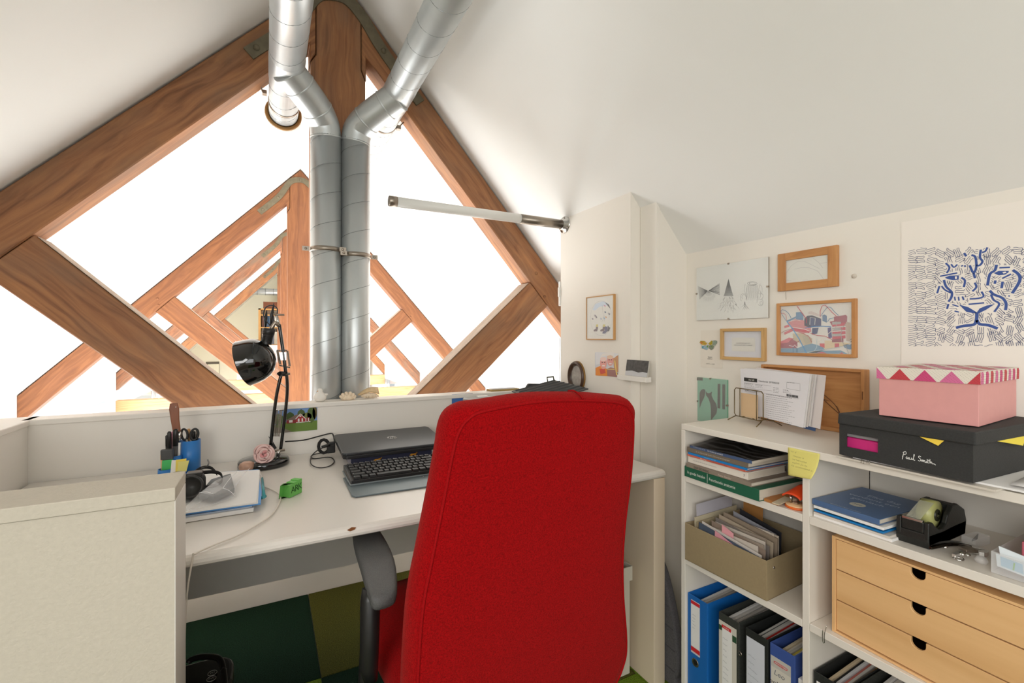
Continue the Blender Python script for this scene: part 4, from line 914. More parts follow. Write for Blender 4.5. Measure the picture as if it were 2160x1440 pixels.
for cx_, cy_, rx_, ry_, c_ in ((.1, .52, .12, .2, (70, 96, 44)), (.36, .6, .1, .16, (66, 88, 40)), (.62, .68, .09, .16, (74, 92, 48)), (.86, .62, .10, .30, (78, 98, 46)), (.75, .56, .12, .14, (110, 116, 60)), (.94, .70, .055, .25, (96, 84, 44))):
    pcd([(cx_ + rx_ * math.cos(k * .5236), min(.99, cy_ + ry_ * math.sin(k * .524) * (1 + .15 * (k % 2)))) for k in range(12)], ink(c_), 3)
pcd([(.28, .34), (.82, .34), (.82, .52), (.28, .48)], ink((140, 40, 40)), 4)
pcd([(.26, .46), (.5, .66), (.66, .66), (.56, .46)], ink((128, 104, 92)), 5)
pcd([(.50, .34), (.50, .52), (.60, .69), (.70, .52), (.70, .34)], ink((156, 42, 44)), 6)
for q in ([(.48, .50), (.60, .70), (.61, .67), (.50, .49)], [(.60, .70), (.72, .50), (.70, .49), (.60, .67)], [(.34, .37), (.42, .37), (.42, .46), (.34, .46)], [(.54, .38), (.58, .38), (.58, .5), (.54, .5)], [(.63, .38), (.66, .38), (.66, .5), (.63, .5)], [(.72, .34), (.74, .34), (.74, .5), (.72, .5)], [(.78, .34), (.80, .34), (.80, .5), (.78, .5)], [(.58, .57), (.62, .57), (.62, .62), (.58, .62)], [(.5, .34), (.84, .34), (.84, .37), (.5, .36)]): pcd(q, ink((222, 220, 214)), 7)
t2, xa, xb, zb_, zt_ = card_y('postcard', 'postcard with a crowd under a blue sky, beside the printer', 'postcard', 953, 997, 829, 870, ink((60, 104, 168)))
def pcd2(pts, m, l=1): return pcd(pts, m, l, t2)
random.seed(3)
for k in range(16):
    cx_, cy_ = random.random() * .9 + .05, random.random() * .5 + .05; r_ = .09
    pcd2([(min(1, max(0, cx_ + r_ * math.cos(j * .9))), max(0, cy_ + r_ * 1.4 * math.sin(j * .9))) for j in range(7)], ink(random.choice([(160, 84, 40), (120, 70, 40), (196, 120, 60), (70, 44, 36), (186, 150, 110)])), 1 + k % 4)
pcd2([(.62, .80), (1, .80), (1, 1), (.62, 1)], ink((104, 66, 100)), 6)
# bird, shells
ORN = 0.9395
bd = thing('bird_figurine', 'small white bird figurine on the parapet, leftmost of the three ornaments', 'figurine', (PY(675, 840, 2.05).x, 2.05, ORN))
bx = PY(675, 840, 2.05).x; M_BIRD = mat('chalk_white', (232, 228, 220), 0.8, bump=0.2, bscale=120)
MB().lathe([(0, 0), (0.016, 0.001), (0.024, 0.010), (0.025, 0.020), (0.017, 0.032), (0.010, 0.038), (0.0105, 0.045), (0.006, 0.052), (0, 0.053)], (bx, 2.05, ORN), n=24).build('body', M_BIRD, bd, fixn=True)
MB().tube([(bx + 0.012, 2.05, ORN + 0.022), (bx + 0.03, 2.05, ORN + 0.028)], [0.010, 0.003], 10).build('tail', M_BIRD, bd)
MB().tube([(bx - 0.006, 2.046, ORN + 0.044), (bx - 0.014, 2.042, ORN + 0.041)], [0.003, 0.0006], 8).build('beak', mat('ochre_beak', (196, 150, 90), 0.6), bd)
sx_ = PY(733, 838, 2.05).x; M_SHELL = mat('cream_shell', (226, 208, 182), 0.5, noise=0.12, nscale=90)
s1 = thing('seashell', 'small knobbly cream shell in the middle of the parapet ornaments', 'seashell', (sx_, 2.05, ORN))
for k in range(6):
    th = k * 0.55 - 1.3
    MB().tube([(sx_ + 0.024 * math.sin(th), 2.05 - 0.02, ORN + 0.006 + 0.012 * math.cos(th)), (sx_ + 0.028 * math.sin(th), 2.045, ORN + 0.010 + 0.018 * math.cos(th)), (sx_ + 0.02 * math.sin(th), 2.07, ORN + 0.006 + 0.012 * math.cos(th))], [0.004, 0.0075, 0.004], 10).build('lobe', M_SHELL, s1)
MB().lathe([(0, 0.0), (0.022, 0.0), (0.026, 0.01), (0.018, 0.022), (0, 0.026)], (sx_, 2.05, ORN), n=20, sx=1.1).build('body', M_SHELL, s1, fixn=True)
cx_ = PY(779, 835, 2.05).x
s2 = thing('seashell', 'larger conch-like cream shell with a raised flap, rightmost ornament on the parapet', 'seashell', (cx_, 2.05, ORN))
MB().tube([(cx_ - 0.035, 2.05, ORN + 0.014), (cx_ - 0.01, 2.05, ORN + 0.013), (cx_ + 0.02, 2.05, ORN + 0.012), (cx_ + 0.04, 2.05, ORN + 0.008)], [0.005, 0.012, 0.0115, 0.003], 14).build('body', M_SHELL, s2)
MB().sheet(lambda a, b: (cx_ - 0.045 + 0.085 * a, 2.04 + 0.03 * b, ORN + 0.016 + 0.028 * a * b + 0.012 * math.sin(a * 3.1)), 8, 4).build('flap', mat('sand_shell', (206, 178, 134), 0.5, noise=0.15, nscale=60), s2, solid=0.003)
for k in range(5): MB().tube([(cx_ - 0.02 + 0.012 * k, 2.035, ORN + 0.004), (cx_ - 0.02 + 0.012 * k, 2.033, ORN + 0.014)], [0.003, 0.0015], 6).build('ridge', M_SHELL, s2)

# --- floor: black appliance, white bin, grey pad
ap_ = thing('fan_heater', 'black appliance with a loop handle and two round buttons on the green carpet', 'appliance', (-0.17, 1.52, 0))
M_APP = mat('black_satin_plastic', (20, 19, 18), 0.3)
ax0 = -0.185
vsr = []
bpoly = [(ax0 + 0.10 * math.copysign(abs(math.cos(k * math.pi / 16)) ** .6, math.cos(k * math.pi / 16)), 1.53 + 0.09 * math.copysign(abs(math.sin(k * math.pi / 16)) ** .6, math.sin(k * math.pi / 16)), 0.0) for k in range(32)]
MB().prism(bpoly, (0, 0, 0.262)).build('body', M_APP, ap_, bevel=0.012, seg=3, fixn=True)
hd = [PZ(396, 1398, .29), PZ(403, 1391, .295), PZ(425, 1385, .30), PZ(455, 1386, .30), PZ(466, 1394, .295), PZ(471, 1412, .285)]
MB().tube(smooth_path(hd, 6), 0.0075, 12).build('handle', M_APP, ap_)
MB().tube(smooth_path([PZ(471, 1412, .285), PZ(474, 1440, .27), PZ(476, 1465, .262)], 5), 0.008, 12).build('handle', M_APP, ap_)
for (u, v, s) in ((448, 1419, 'PU'), (446, 1431, 'PW')):
    p = PZ(u, v, 0.266)
    MB().tube([p + Vector((0, 0, -0.004)), p], 0.012, 20).build('button', M_APP, ap_)
    MB().tube([p + Vector((0.011 * math.cos(k * .393), 0.011 * math.sin(k * .393), 0.0004)) for k in range(16)], 0.0006, 5, closed=True).build('button_ring', ink((200, 198, 190)), ap_)
    text(s, p, (1, 0.1, 0), (-0.1, 1, 0), 0.009, ink((200, 198, 190)), ap_, name='button_mark')
bn = thing('waste_bag', 'white folded-rim fabric bin standing between the red chair and the desk panel', 'bin', (1.0, 1.39, 0))
M_BIN = mat('off_white_canvas', (206, 200, 186), 0.85, bump=0.3, bscale=90)
def frus(x0, x1, y0, y1, za, zb_, g, m, par, name, bev=0.004):
    vs = [(x0, y0, za), (x1, y0, za), (x1, y1, za), (x0, y1, za), (x0 - g, y0 - g, zb_), (x1 + g, y0 - g, zb_), (x1 + g, y1 + g, zb_), (x0 - g, y1 + g, zb_)]
    return MB().add(vs, [(0, 1, 5, 4), (1, 2, 6, 5), (2, 3, 7, 6), (3, 0, 4, 7), (0, 3, 2, 1)]).build(name, m, par, solid=0.003)
frus(0.885, 1.145, 1.275, 1.50, 0.001, 0.352, 0.0, M_BIN, bn, 'bag')
bnr = MB(); 
for (x0, y0, x1, y1) in ((0.878, 1.268, 1.152, 1.268), (1.152, 1.268, 1.152, 1.507), (1.152, 1.507, 0.878, 1.507), (0.878, 1.507, 0.878, 1.268)):
    bnr.add([(x0, y0, 0.335), (x1, y1, 0.335), (x1 + (0.006 if x1 > 1 else -0.006) * 0, y1, 0.385), (x0, y0, 0.385)], [(0, 1, 2, 3)])
bnr.build('folded_rim', M_BIN, bn, solid=0.003)
MB().sheet(lambda a, b: (0.90 + 0.24 * a, 1.29 + 0.19 * b, 0.30 + 0.08 * math.sin(a * 9) * math.sin(b * 7) * 0.4 + 0.03 * a), 10, 8).build('bin_liner', mat('grey_liner', (150, 148, 146), 0.3), bn)
gp = thing('textile_pad', 'dark grey textile-covered pad standing between the desk panel and the white shelf', 'pad', (1.245, 1.35, 0))
oy = smooth_path([(1.62, 0, 0.002), (1.17, 0, 0.002), (1.137, 0, .04), (1.126, 0, .10), (1.140, 0, .20), (1.175, 0, .32), (1.216, 0, .405), (1.30, 0, .51), (1.42, 0, .58), (1.62, 0, .60)], 5)
M_TXT = mat('dark_grey_knit', (88, 86, 90), 0.95, noise=0.2, nscale=240, bump=0.6, bscale=300)
MB().prism([(1.227, p.x, p.z) for p in oy], (0.033, 0, 0)).build('pad', M_TXT, gp, bevel=0.010, seg=3, fixn=True)
for k in range(6):
    z_ = 0.06 + 0.07 * k
    ya_ = max(1.127, 1.127 + (z_ - .1) ** 2 * 0.9)
    MB().tube([(1.2265, ya_ + 0.012, z_), (1.2265, 1.6, z_ + 0.03)], 0.0012, 5).build('stitch_line', ink((60, 58, 62)), gp)
# ================================================ white shelving unit on the right
XF, XB = 1.155, 1.430; ZT, Z2, Z3, Z4 = 0.929, 0.769, 0.512, 0.080
YA, YB = 1.048, 0.030
su = thing('shelving_unit', 'white board shelving unit along the right wall, full of binders, books and boxes', 'shelving unit', (1.3, 0.55, 0))
MB().box((XF, YB, ZT - 0.018), (1.474, YA, ZT)).build('top_board', M_SHELF, su, bevel=0.001, seg=1)
MB().box((XF, YA - 0.015, 0), (XB + 0.01, YA, ZT - 0.0185)).build('side_panel', M_SHELF, su, bevel=0.0008, seg=1)
MB().box((XF, YB, 0), (XB + 0.01, YB + 0.015, ZT - 0.0185)).build('side_panel', M_SHELF, su, bevel=0.0008, seg=1)
MB().box((XF, 0.6565, 0.0), (XB, 0.673, ZT - 0.0185)).build('divider', M_SHELF, su, bevel=0.0008, seg=1)
for z in (Z2, Z3, Z4):
    MB().box((XF, 0.6735, z - 0.0185), (XB, YA - 0.0155, z)).build('shelf_board', M_SHELF, su, bevel=0.0008, seg=1)
    MB().box((XF, YB + 0.0155, z - 0.0185), (XB, 0.656, z)).build('shelf_board', M_SHELF, su, bevel=0.0008, seg=1)
MB().box((XB + 0.0005, YB + 0.016, 0.0), (XB + 0.009, 0.655, ZT - 0.019)).build('back_panel', mat('grey_white_back_panel', (206, 202, 194), 0.6), su)
MB().box((XB + 0.0005, 0.674, 0.0), (XB + 0.009, YA - 0.016, ZT - 0.019)).build('back_panel', mat('grey_white_back_panel', (206, 202, 194), 0.6), su)

# ---------------- generic book/folder lying flat
M_PAGES = mat('page_block', (206, 196, 180), 0.85, noise=0.06, nscale=30, streak=(1, 1, 60))
def frame2(p0, p1):
    """origin p0 (front-left corner of the spine) to p1 (front-right); returns spine dir (towards the camera) and depth dir (into the shelf)"""
    d = Vector((p1[0] - p0[0], p1[1] - p0[1], 0)); L_ = d.length; d.normalize(); n = Vector((-d.y, d.x, 0))
    if n.x < 0: n = -n
    return d, n, L_
def book(name, label, p0, p1, z, th, depth, cov, spine=None, pages=True, group='books lying in the upper left shelf compartment', cat='book'):
    d, n, L_ = frame2(p0, p1); P = Vector((p0[0], p0[1], z))
    t = thing(name, label, cat, P + d * L_ / 2 + n * depth / 2, group)
    ct = min(0.0016, th * 0.22)
    def bx(a0, a1, b0, b1, c0, c1, m, nm, bev=0.0):
        q = [P + d * a0 + n * b0 + Vector((0, 0, c0)), P + d * a1 + n * b0 + Vector((0, 0, c0)), P + d * a1 + n * b1 + Vector((0, 0, c0)), P + d * a0 + n * b1 + Vector((0, 0, c0))]
        return MB().prism(q, (0, 0, c1 - c0)).build(nm, m, t, bevel=bev, seg=1)
    if pages:
        bx(0.002, L_ - 0.002, 0.002, depth - 0.002, ct, th - ct, M_PAGES, 'page_block')
        bx(0, L_, 0.001, depth, 0, ct, cov, 'cover'); bx(0, L_, 0.001, depth, th - ct, th, cov, 'cover')
        bx(0, L_, 0, 0.002, 0, th, spine or cov, 'spine', 0.0006)
    else:
        bx(0, L_, 0, depth, 0, th, cov, 'cover', 0.0004)
    t['_d'] = tuple(d); t['_n'] = tuple(n); t['_P'] = tuple(P); t['_L'] = L_
    return t
def spine_text(t, body, at, z, size, m, name='spine_lettering', align='LEFT', ws=1.0):
    d, n, P = Vector(t['_d']), Vector(t['_n']), Vector(t['_P'])
    return text(body, P + d * at + Vector((0, 0, z)), d, (0, 0, 1), size, m, t, name=name, align=align, lift=0.0006, wscale=ws)
W_INK, K_INK = ink((226, 224, 216)), ink((40, 38, 36))
M_GREENB = mat('green_book_cloth', (28, 92, 66), 0.55)
b1 = book('book', 'large green book with white spine lettering, lowest of the book stack', (1.150, 1.031), (1.142, 0.777), Z2 + 0.0003, 0.0315, 0.185, M_GREENB)
spine_text(b1, 'In goede handen', 0.012, 0.0155, 0.0125, W_INK, ws=.82)
spine_text(b1, 'Functionele anatomie', 0.094, 0.0155, 0.0125, W_INK, ws=.82)
P_, d_ = Vector(b1['_P']), Vector(b1['_d'])
MB().ribbon([P_ + d_ * 0.088 + Vector((0, 0, 0.002)), P_ + d_ * 0.088 + Vector((0, 0, 0.030))], 0.0012, Vector((-1, 0, 0)), lift=0.0006).build('spine_rule', W_INK, b1)
b2 = book('book', 'grey-taupe book lying directly on the green one', (1.147, 1.022), (1.141, 0.7986), Z2 + 0.0322, 0.0115, 0.19, mat('taupe_cover', (138, 124, 110), 0.6))
spine_text(b2, 'GAN DE HANG', 0.03, 0.0055, 0.0092, K_INK, ws=.9); spine_text(b2, 'Pieter Bender', 0.118, 0.0055, 0.0088, ink((200, 176, 160)), ws=.9)
b3 = book('book', 'thick white paperback in the middle of the book stack', (1.158, 1.024), (1.155, 0.818), Z2 + 0.0441, 0.0200, 0.165, mat('white_book_cover', (222, 214, 202), 0.5))
spine_text(b3, 'a handbook of manual care and movement', 0.02, 0.010, 0.0052, ink((150, 146, 144)), ws=.95)
spine_text(b3, '3', 0.192, 0.010, 0.010, ink((80, 60, 90)))
b4 = book('booklet', 'thin salmon booklet above the white paperback', (1.153, 1.023), (1.151, 0.824), Z2 + 0.0645, 0.0062, 0.17, mat('salmon_cover', (206, 104, 82), 0.5), cat='booklet')
spine_text(b4, 'Hals & Rug', 0.05, 0.003, 0.005, W_INK); spine_text(b4, 'DE WERVELKOLOM IN BEELD', 0.085, 0.003, 0.0045, ink((150, 50, 40)))
b5 = book('booklet', 'thin bright blue booklet above the salmon one', (1.151, 1.018), (1.148, 0.815), Z2 + 0.0711, 0.0066, 0.20, mat('bright_blue_cover', (20, 122, 190), 0.45), cat='booklet')
spine_text(b5, 'THEORIE EN PRAKTIJK', 0.06, 0.0033, 0.0042, ink((140, 196, 226)))
b6 = book('book', 'brown-grey paperback just under the dark magazine', (1.152, 1.023), (1.149, 0.8135), Z2 + 0.0781, 0.0140, 0.21, mat('brown_grey_cover', (112, 100, 86), 0.6))
spine_text(b6, 'Dr. S. Smak van der Linden | Chronisch en onbegrepen', 0.035, 0.007, 0.0062, ink((186, 178, 166)), ws=.85)
# dark magazine with a curling cover
mgz = thing('magazine', 'dark glossy magazine with a curled cover on top of the book stack', 'magazine', (1.25, 0.91, Z2 + 0.0925), 'books lying in the upper left shelf compartment')
zb0 = Z2 + 0.0925
MB().prism([(1.153, 1.012, zb0), (1.149, 0.802, zb0), (1.36, 0.80, zb0), (1.36, 1.010, zb0)], (0, 0, 0.007)).build('page_block', M_PAGES, mgz)
MB().prism([(1.1525, 1.012, zb0), (1.1485, 0.802, zb0), (1.1495, 0.802, zb0), (1.1535, 1.012, zb0)], (0, 0, 0.0085)).build('spine', mat('slate_blue_print', (66, 86, 122), 0.4), mgz)
m_dk = mat('dark_swirl_print', (52, 48, 44), 0.28)
nt = m_dk.node_tree; wv = nt.nodes.new('ShaderNodeTexWave'); wv.inputs['Scale'].default_value = 9; wv.inputs['Distortion'].default_value = 9; wv.inputs['Detail'].default_value = 1.5
tcx = nt.nodes.new('ShaderNodeTexCoord'); nt.links.new(tcx.outputs['Object'], wv.inputs['Vector'])
rp = nt.nodes.new('ShaderNodeValToRGB'); rp.color_ramp.elements[0].color = (*lin((30, 27, 25)), 1); rp.color_ramp.elements[1].color = (*lin((86, 84, 84)), 1); rp.color_ramp.elements[0].position = .55
nt.links.new(wv.outputs['Fac'], rp.inputs[0]); nt.links.new(rp.outputs[0], nt.nodes['Principled BSDF'].inputs['Base Color'])
MB().sheet(lambda a, b: (1.1495 + 0.211 * a, 1.012 - 0.211 * b, zb0 + 0.0078 + 0.028 * (a ** 1.6) * (1 - 0.85 * b)), 14, 10).build('cover', m_dk, mgz, solid=0.0004)
spine_text_ = text('COMMUNICATIE', Vector((1.1520, 0.998, zb0 + 0.0043)), (-0.019, -1, 0), (0, 0, 1), 0.0065, ink((150, 156, 170)), mgz, name='spine_lettering', align='LEFT', lift=0.0008, wscale=.9)
text('De kracht van aandacht', Vector((1.1508, 0.945, zb0 + 0.0043)), (-0.019, -1, 0), (0, 0, 1), 0.0062, W_INK, mgz, name='spine_lettering', align='LEFT', lift=0.0008, wscale=.9)
# small booklet and eyelet punch
nbk = thing('notebook', 'small ochre notebook lying beside the green book', 'notebook', (1.22, 0.735, Z2))
MB().prism([PZ(1612, 1056, Z2 + .0004), PZ(1641, 1066, Z2 + .0004), PZ(1688, 1047, Z2 + .0004), PZ(1660, 1040, Z2 + .0004)], (0, 0, 0.007)).build('cover', mat('ochre_cover', (182, 120, 62), 0.6), nbk, fixn=True)
MB().prism([PZ(1628, 1061, Z2 + .0076), PZ(1643, 1065.5, Z2 + .0076), PZ(1672, 1053, Z2 + .0076), PZ(1655, 1048, Z2 + .0076)], (0, 0, 0.002)).build('label_strip', mat('ivory_strip', (206, 192, 164), 0.6), nbk, fixn=True)
pn = thing('paper_punch', 'small orange-red hand punch on a round cream base beside the divider', 'hole punch', (1.190, 0.707, Z2))
pxy = (1.190, 0.7065)
MB().lathe([(0, 0.0), (0.026, 0.0), (0.0275, 0.003), (0.026, 0.006), (0.0, 0.0065)], (*pxy, Z2), n=32).build('base_rim', mat('orange_plastic', (222, 104, 34), 0.4), pn)
MB().lathe([(0.0255, 0.0062), (0.025, 0.009), (0.0, 0.0105)], (*pxy, Z2), n=32).build('base', mat('cream_plastic', (226, 186, 138), 0.4), pn)
MB().box((pxy[0] - 0.009, pxy[1] - 0.006, Z2 + 0.010), (pxy[0] + 0.002, pxy[1] + 0.006, Z2 + 0.030)).tube([(pxy[0] - 0.006, pxy[1] + 0.012, Z2 + 0.010), (pxy[0] - 0.006, pxy[1] + 0.012, Z2 + 0.03)], 0.0035, 10).build('chrome_stem', M_CHROME, pn)
MB().sheet(lambda a, b: (pxy[0] - 0.026 + 0.058 * b, pxy[1] + 0.022 * math.cos(a * math.pi), Z2 + 0.028 + 0.020 * math.sin(a * math.pi) * (0.45 + 0.55 * b) + 0.004 * b), 12, 8).build('lever', mat('orange_red_plastic', (226, 74, 30), 0.35), pn, solid=0.003)
# post-it on the top board
pt = thing('sticky_note', 'yellow sticky note with handwriting hanging from the front edge of the white top board', 'sticky note', (1.153, 0.67, 0.86))
ql = PX(1662, 943, 1.1525); qr = PX(1729, 959, 1.1525)
pY0, pY1 = ql.y, qr.y; pz0 = 0.926
def pfn(a, b):
    y = pY0 + (pY1 - pY0) * a + 0.004 * b * a; z = pz0 - 0.070 * b + 0.010 * a * b * b
    return (1.1538 - 0.0008 - (0.020 * a * b * b) * 1.0, y + 0.012 * max(0, a - .55) * b * b, z)
MB().sheet(pfn, 14, 14).build('note', mat('pale_yellow_paper', (222, 212, 120), 0.75), pt, solid=0.0003)
ho = MB(); random.seed(11)
for ln_, (b_, a0, a1) in enumerate(((.12, .10, .30), (.26, .18, .55), (.38, .16, .66), (.50, .16, .72), (.62, .12, .92))):
    pts = []
    n_ = int((a1 - a0) * 46)
    for i in range(n_):
        a_ = a0 + (a1 - a0) * i / n_
        if random.random() < .12 and len(pts) > 3: ho.ribbon(pts, 0.0006, (-1, 0, 0), lift=0.0008); pts = []; continue
        v = Vector(pfn(a_, b_ + (0.022 if i % 2 else -0.022) * (0.5 + random.random()) + .05 * a_)); pts.append(v)
    if len(pts) > 1: ho.ribbon(pts, 0.0006, (-1, 0, 0), lift=0.0008)
h_ = ho.build('handwriting', ink((120, 116, 84)), pt); h_['kind'] = 'stuff'

# ---------------- cardboard box of papers
M_KRAFT = mat('khaki_box_card', (150, 132, 100), 0.75, noise=0.04, nscale=150)
kbx = thing('storage_box', 'open khaki cardboard box full of envelopes in the middle left compartment', 'storage box', (1.27, 0.9, Z3))
kx = [(1.147, 1.026), (1.152, 0.762), (1.415, 0.775), (1.415, 1.026)]
def wallq(a, b, z0, z1a, z1b, th, m, par, nm):
    A, B = Vector((*a, 0)), Vector((*b, 0)); d = (B - A).normalized(); n = Vector((-d.y, d.x, 0)) * th
    vs = [A + Vector((0, 0, z0)), B + Vector((0, 0, z0)), B + n + Vector((0, 0, z0)), A + n + Vector((0, 0, z0)), A + Vector((0, 0, z1a)), B + Vector((0, 0, z1b)), B + n + Vector((0, 0, z1b)), A + n + Vector((0, 0, z1a))]
    return MB().add(vs, [(0, 3, 2, 1), (4, 5, 6, 7), (0, 1, 5, 4), (1, 2, 6, 5), (2, 3, 7, 6), (3, 0, 4, 7)]).build(nm, m, par, bevel=0.0006, seg=1, fixn=True)
zk = Z3 + 0.0004
wallq(kx[0], kx[1], zk, 0.626, 0.617, 0.003, M_KRAFT, kbx, 'front_wall')
wallq(kx[1], kx[2], zk, 0.617, 0.617, 0.003, M_KRAFT, kbx, 'side_wall')
wallq(kx[2], kx[3], zk, 0.617, 0.620, 0.003, M_KRAFT, kbx, 'back_wall')
wallq(kx[3], kx[0], zk, 0.620, 0.626, 0.003, M_KRAFT, kbx, 'side_wall')
MB().prism([(x, y, zk) for x, y in kx], (0, 0, 0.002)).build('bottom', M_KRAFT, kbx, fixn=True)
MB().lathe([(0, 0.0016), (0.0035, 0.0012), (0.0045, 0)], (1.185, 0.7637, 0.592), (0, -1, 0), 14).build('rivet', M_CHROME, kbx)
GE = 'papers and envelopes in the khaki box'
ENV = [('dark blue folder nearest the front of the khaki box', (70, 80, 96), 1.158, .985, .79, .640, .612, 0, 'folder'),
       ('pink note in front of the dark blue folder', (204, 140, 150), 1.1545, .925, .855, .637, .612, 0, 'note'),
       ('white-edged envelope behind the dark blue folder', (196, 188, 180), 1.166, .98, .79, .643, .616, 0, 'envelope'),
       ('second pink note poking up behind the blue folder', (214, 150, 156), 1.172, .915, .88, .655, .640, 0, 'note'),
       ('dull brown envelope in the front half of the khaki box', (140, 122, 108), 1.190, .965, .795, .646, .622, 0, 'envelope'),
       ('greyish print in the middle of the khaki box', (120, 112, 106), 1.214, .970, .80, .650, .626, 0, 'print'),
       ('pale cream envelope in the middle of the khaki box', (170, 154, 134), 1.232, .972, .80, .655, .632, 0, 'envelope'),
       ('thick taupe envelope with a wavy edge behind the middle', (146, 130, 112), 1.250, .970, .80, .660, .640, 0, 'envelope'),
       ('bluish grey sheet in the back half of the khaki box', (140, 140, 148), 1.276, .955, .82, .663, .640, 0, 'sheet'),
       ('black rimmed card in the back half of the khaki box', (34, 34, 40), 1.300, .950, .82, .668, .640, 0, 'card'),
       ('amber divider card at the back left of the khaki box', (186, 130, 70), 1.380, .995, .93, .672, .672, 0, 'card')]
for lb, c_, x_, ya_, yb_, z1_, z2_, _, cat in ENV:
    nm = {'folder': 'folder', 'note': 'note', 'envelope': 'envelope', 'print': 'print', 'sheet': 'paper_sheet', 'card': 'card'}[cat]
    tk = 0.005 if 'thick' in lb else 0.0018
    o = MB().add([(x_, ya_, zk + .003), (x_, yb_, zk + .003), (x_ + tk, yb_, zk + .003), (x_ + tk, ya_, zk + .003), (x_ + .002, ya_, z1_), (x_ + .006, yb_, z2_), (x_ + .006 + tk, yb_, z2_), (x_ + .002 + tk, ya_, z1_)], [(0, 3, 2, 1), (4, 5, 6, 7), (0, 1, 5, 4), (1, 2, 6, 5), (2, 3, 7, 6), (3, 0, 4, 7)]).build(nm, ink(c_, .6), bevel=0.0004, seg=1, fixn=True)
    tag(o, lb, cat, GE)
ORD = 'first second third fourth fifth sixth seventh eighth ninth tenth eleventh twelfth thirteenth fourteenth fifteenth sixteenth seventeenth eighteenth nineteenth twentieth'.split(); ne = 0
for k in range(14):
    x_ = 1.160 + 0.0085 * k + 0.003 * (k % 3); z1_ = 0.634 + 0.0015 * k + 0.004 * (k % 2)
    if any(abs(x_ - e[2]) < 0.0045 for e in ENV): continue
    o = MB().box((x_, .80 + .004 * (k % 4), zk + .003), (x_ + .0014, .965 - .003 * (k % 5), z1_ - .006)).build('envelope', ink(((180, 168, 152), (150, 136, 122), (196, 186, 174))[k % 3], .6))
    tag(o, ('cream', 'brownish', 'off-white')[k % 3] + ' thin envelope edge, ' + ORD[ne] + ' of the thin ones from the front of the khaki box', 'envelope', GE); ne += 1
for k, (lb, y_, x0, x1, z1_, c_) in enumerate((('white card standing crosswise at the left of the khaki box', 1.006, 1.18, 1.345, .688, (186, 182, 190)), ('cream file tab crosswise just behind the white card', 1.000, 1.165, 1.36, .652, (196, 184, 156)), ('second cream file crosswise in the khaki box', .992, 1.165, 1.39, .640, (176, 160, 130)))):
    tag(MB().add([(x0, y_, zk + .003), (x1, y_, zk + .003), (x1, y_ + .0015, zk + .003), (x0, y_ + .0015, zk + .003), (x0, y_ + .004, z1_ - .006), (x1, y_ + .004, z1_), (x1, y_ + .0055, z1_), (x0, y_ + .0055, z1_ - .006)], [(0, 3, 2, 1), (4, 5, 6, 7), (0, 1, 5, 4), (1, 2, 6, 5), (2, 3, 7, 6), (3, 0, 4, 7)]).build('file_card', ink(c_, .6), fixn=True), lb, 'card', GE)

# ---------------- binders on the bottom shelf
GB = 'lever arch binders on the bottom shelf'
def binder(label, y0, y1, ztop, col, inner, papers, x0=1.165, depth=0.26):
    """spine faces the room (-x); covers run into the shelf; open at the top"""
    w_ = y0 - y1; t = thing('binder', label, 'binder', (x0 + depth / 2, (y0 + y1) / 2, Z4), GB)
    zb_ = Z4 + 0.0004; th = 0.0028
    MB().box((x0, y1, zb_), (x0 + th, y0, ztop)).build('spine', col, t, bevel=0.0012)
    MB().box((x0 + th, y0 - th, zb_), (x0 + depth, y0, ztop)).build('cover', col, t, bevel=0.001)
    MB().box((x0 + th, y1, zb_), (x0 + depth, y1 + th, ztop)).build('cover', col, t, bevel=0.001)
    pb_ = MB()
    for k, (f0, f1, zt_, c_) in enumerate(papers):
        ya = y0 - th - 0.001 - (w_ - 2 * th - 0.002) * f0; yb2 = y0 - th - 0.001 - (w_ - 2 * th - 0.002) * f1
        xs_ = x0 + 0.018 + 0.006 * (k % 3)
        MB().add([(xs_, yb2, zb_ + .002), (x0 + depth - .015, yb2, zb_ + .002), (x0 + depth - .015, ya, zb_ + .002), (xs_, ya, zb_ + .002),
                  (xs_, yb2, ztop + zt_ - .014), (x0 + depth - .015, yb2, ztop + zt_), (x0 + depth - .015, ya, ztop + zt_), (xs_, ya, ztop + zt_ - .014)],
                 [(0, 3, 2, 1), (4, 5, 6, 7), (0, 1, 5, 4), (1, 2, 6, 5), (2, 3, 7, 6), (3, 0, 4, 7)]).build('paper_block', ink(c_, .75), t, bevel=0.0006, seg=1, fixn=True)
    return t
WP = [(210, 206, 202), (196, 190, 184), (216, 212, 206), (186, 178, 170)]
def fan(n, f0=.2, hi=-.004): return [(f0 + (1 - f0) * k / n, f0 + (1 - f0) * (k + .82) / n, hi - .0035 * ((k * 7) % 3), WP[k % 4]) for k in range(n)]
def splabel(t, xs, ya, yb, za, zb_, m=None, name='spine_label', l=1):
    return MB().box((xs - 0.0004 * l, yb, za), (xs - 0.0004 * (l - 1), ya, zb_)).build(name, m or M_WHITE, t)
def scrib(t, xs, ya, yb, z, rows, pitch, m, seed=1, amp=0.0022, l=2, w=0.0006):
    random.seed(seed); mb = MB()
    for r_ in range(rows):
        L_ = (ya - yb) * (0.55 + 0.4 * random.random()); n_ = int(L_ / 0.0016); pts = []
        for i in range(n_):
            pts.append(Vector((xs - 0.0004 * l, ya - i * 0.0016, z - r_ * pitch + (amp if i % 2 else -amp) * random.random() - i * .0002)))
        if len(pts) > 2: mb.ribbon(pts, w, (-1, 0, 0), lift=0.0002)
    o = mb.build('handwriting', m, t); o['kind'] = 'stuff'; return o
RED = ink((206, 36, 44), .5); GREYI = ink((110, 112, 120))
BB = mat('blue_binder_card', (22, 100, 176), 0.45)
v1 = binder('bright blue binder at the left end of the bottom shelf', 1.0315, 0.958, 0.402, BB, BB, fan(6, .3, -.006))
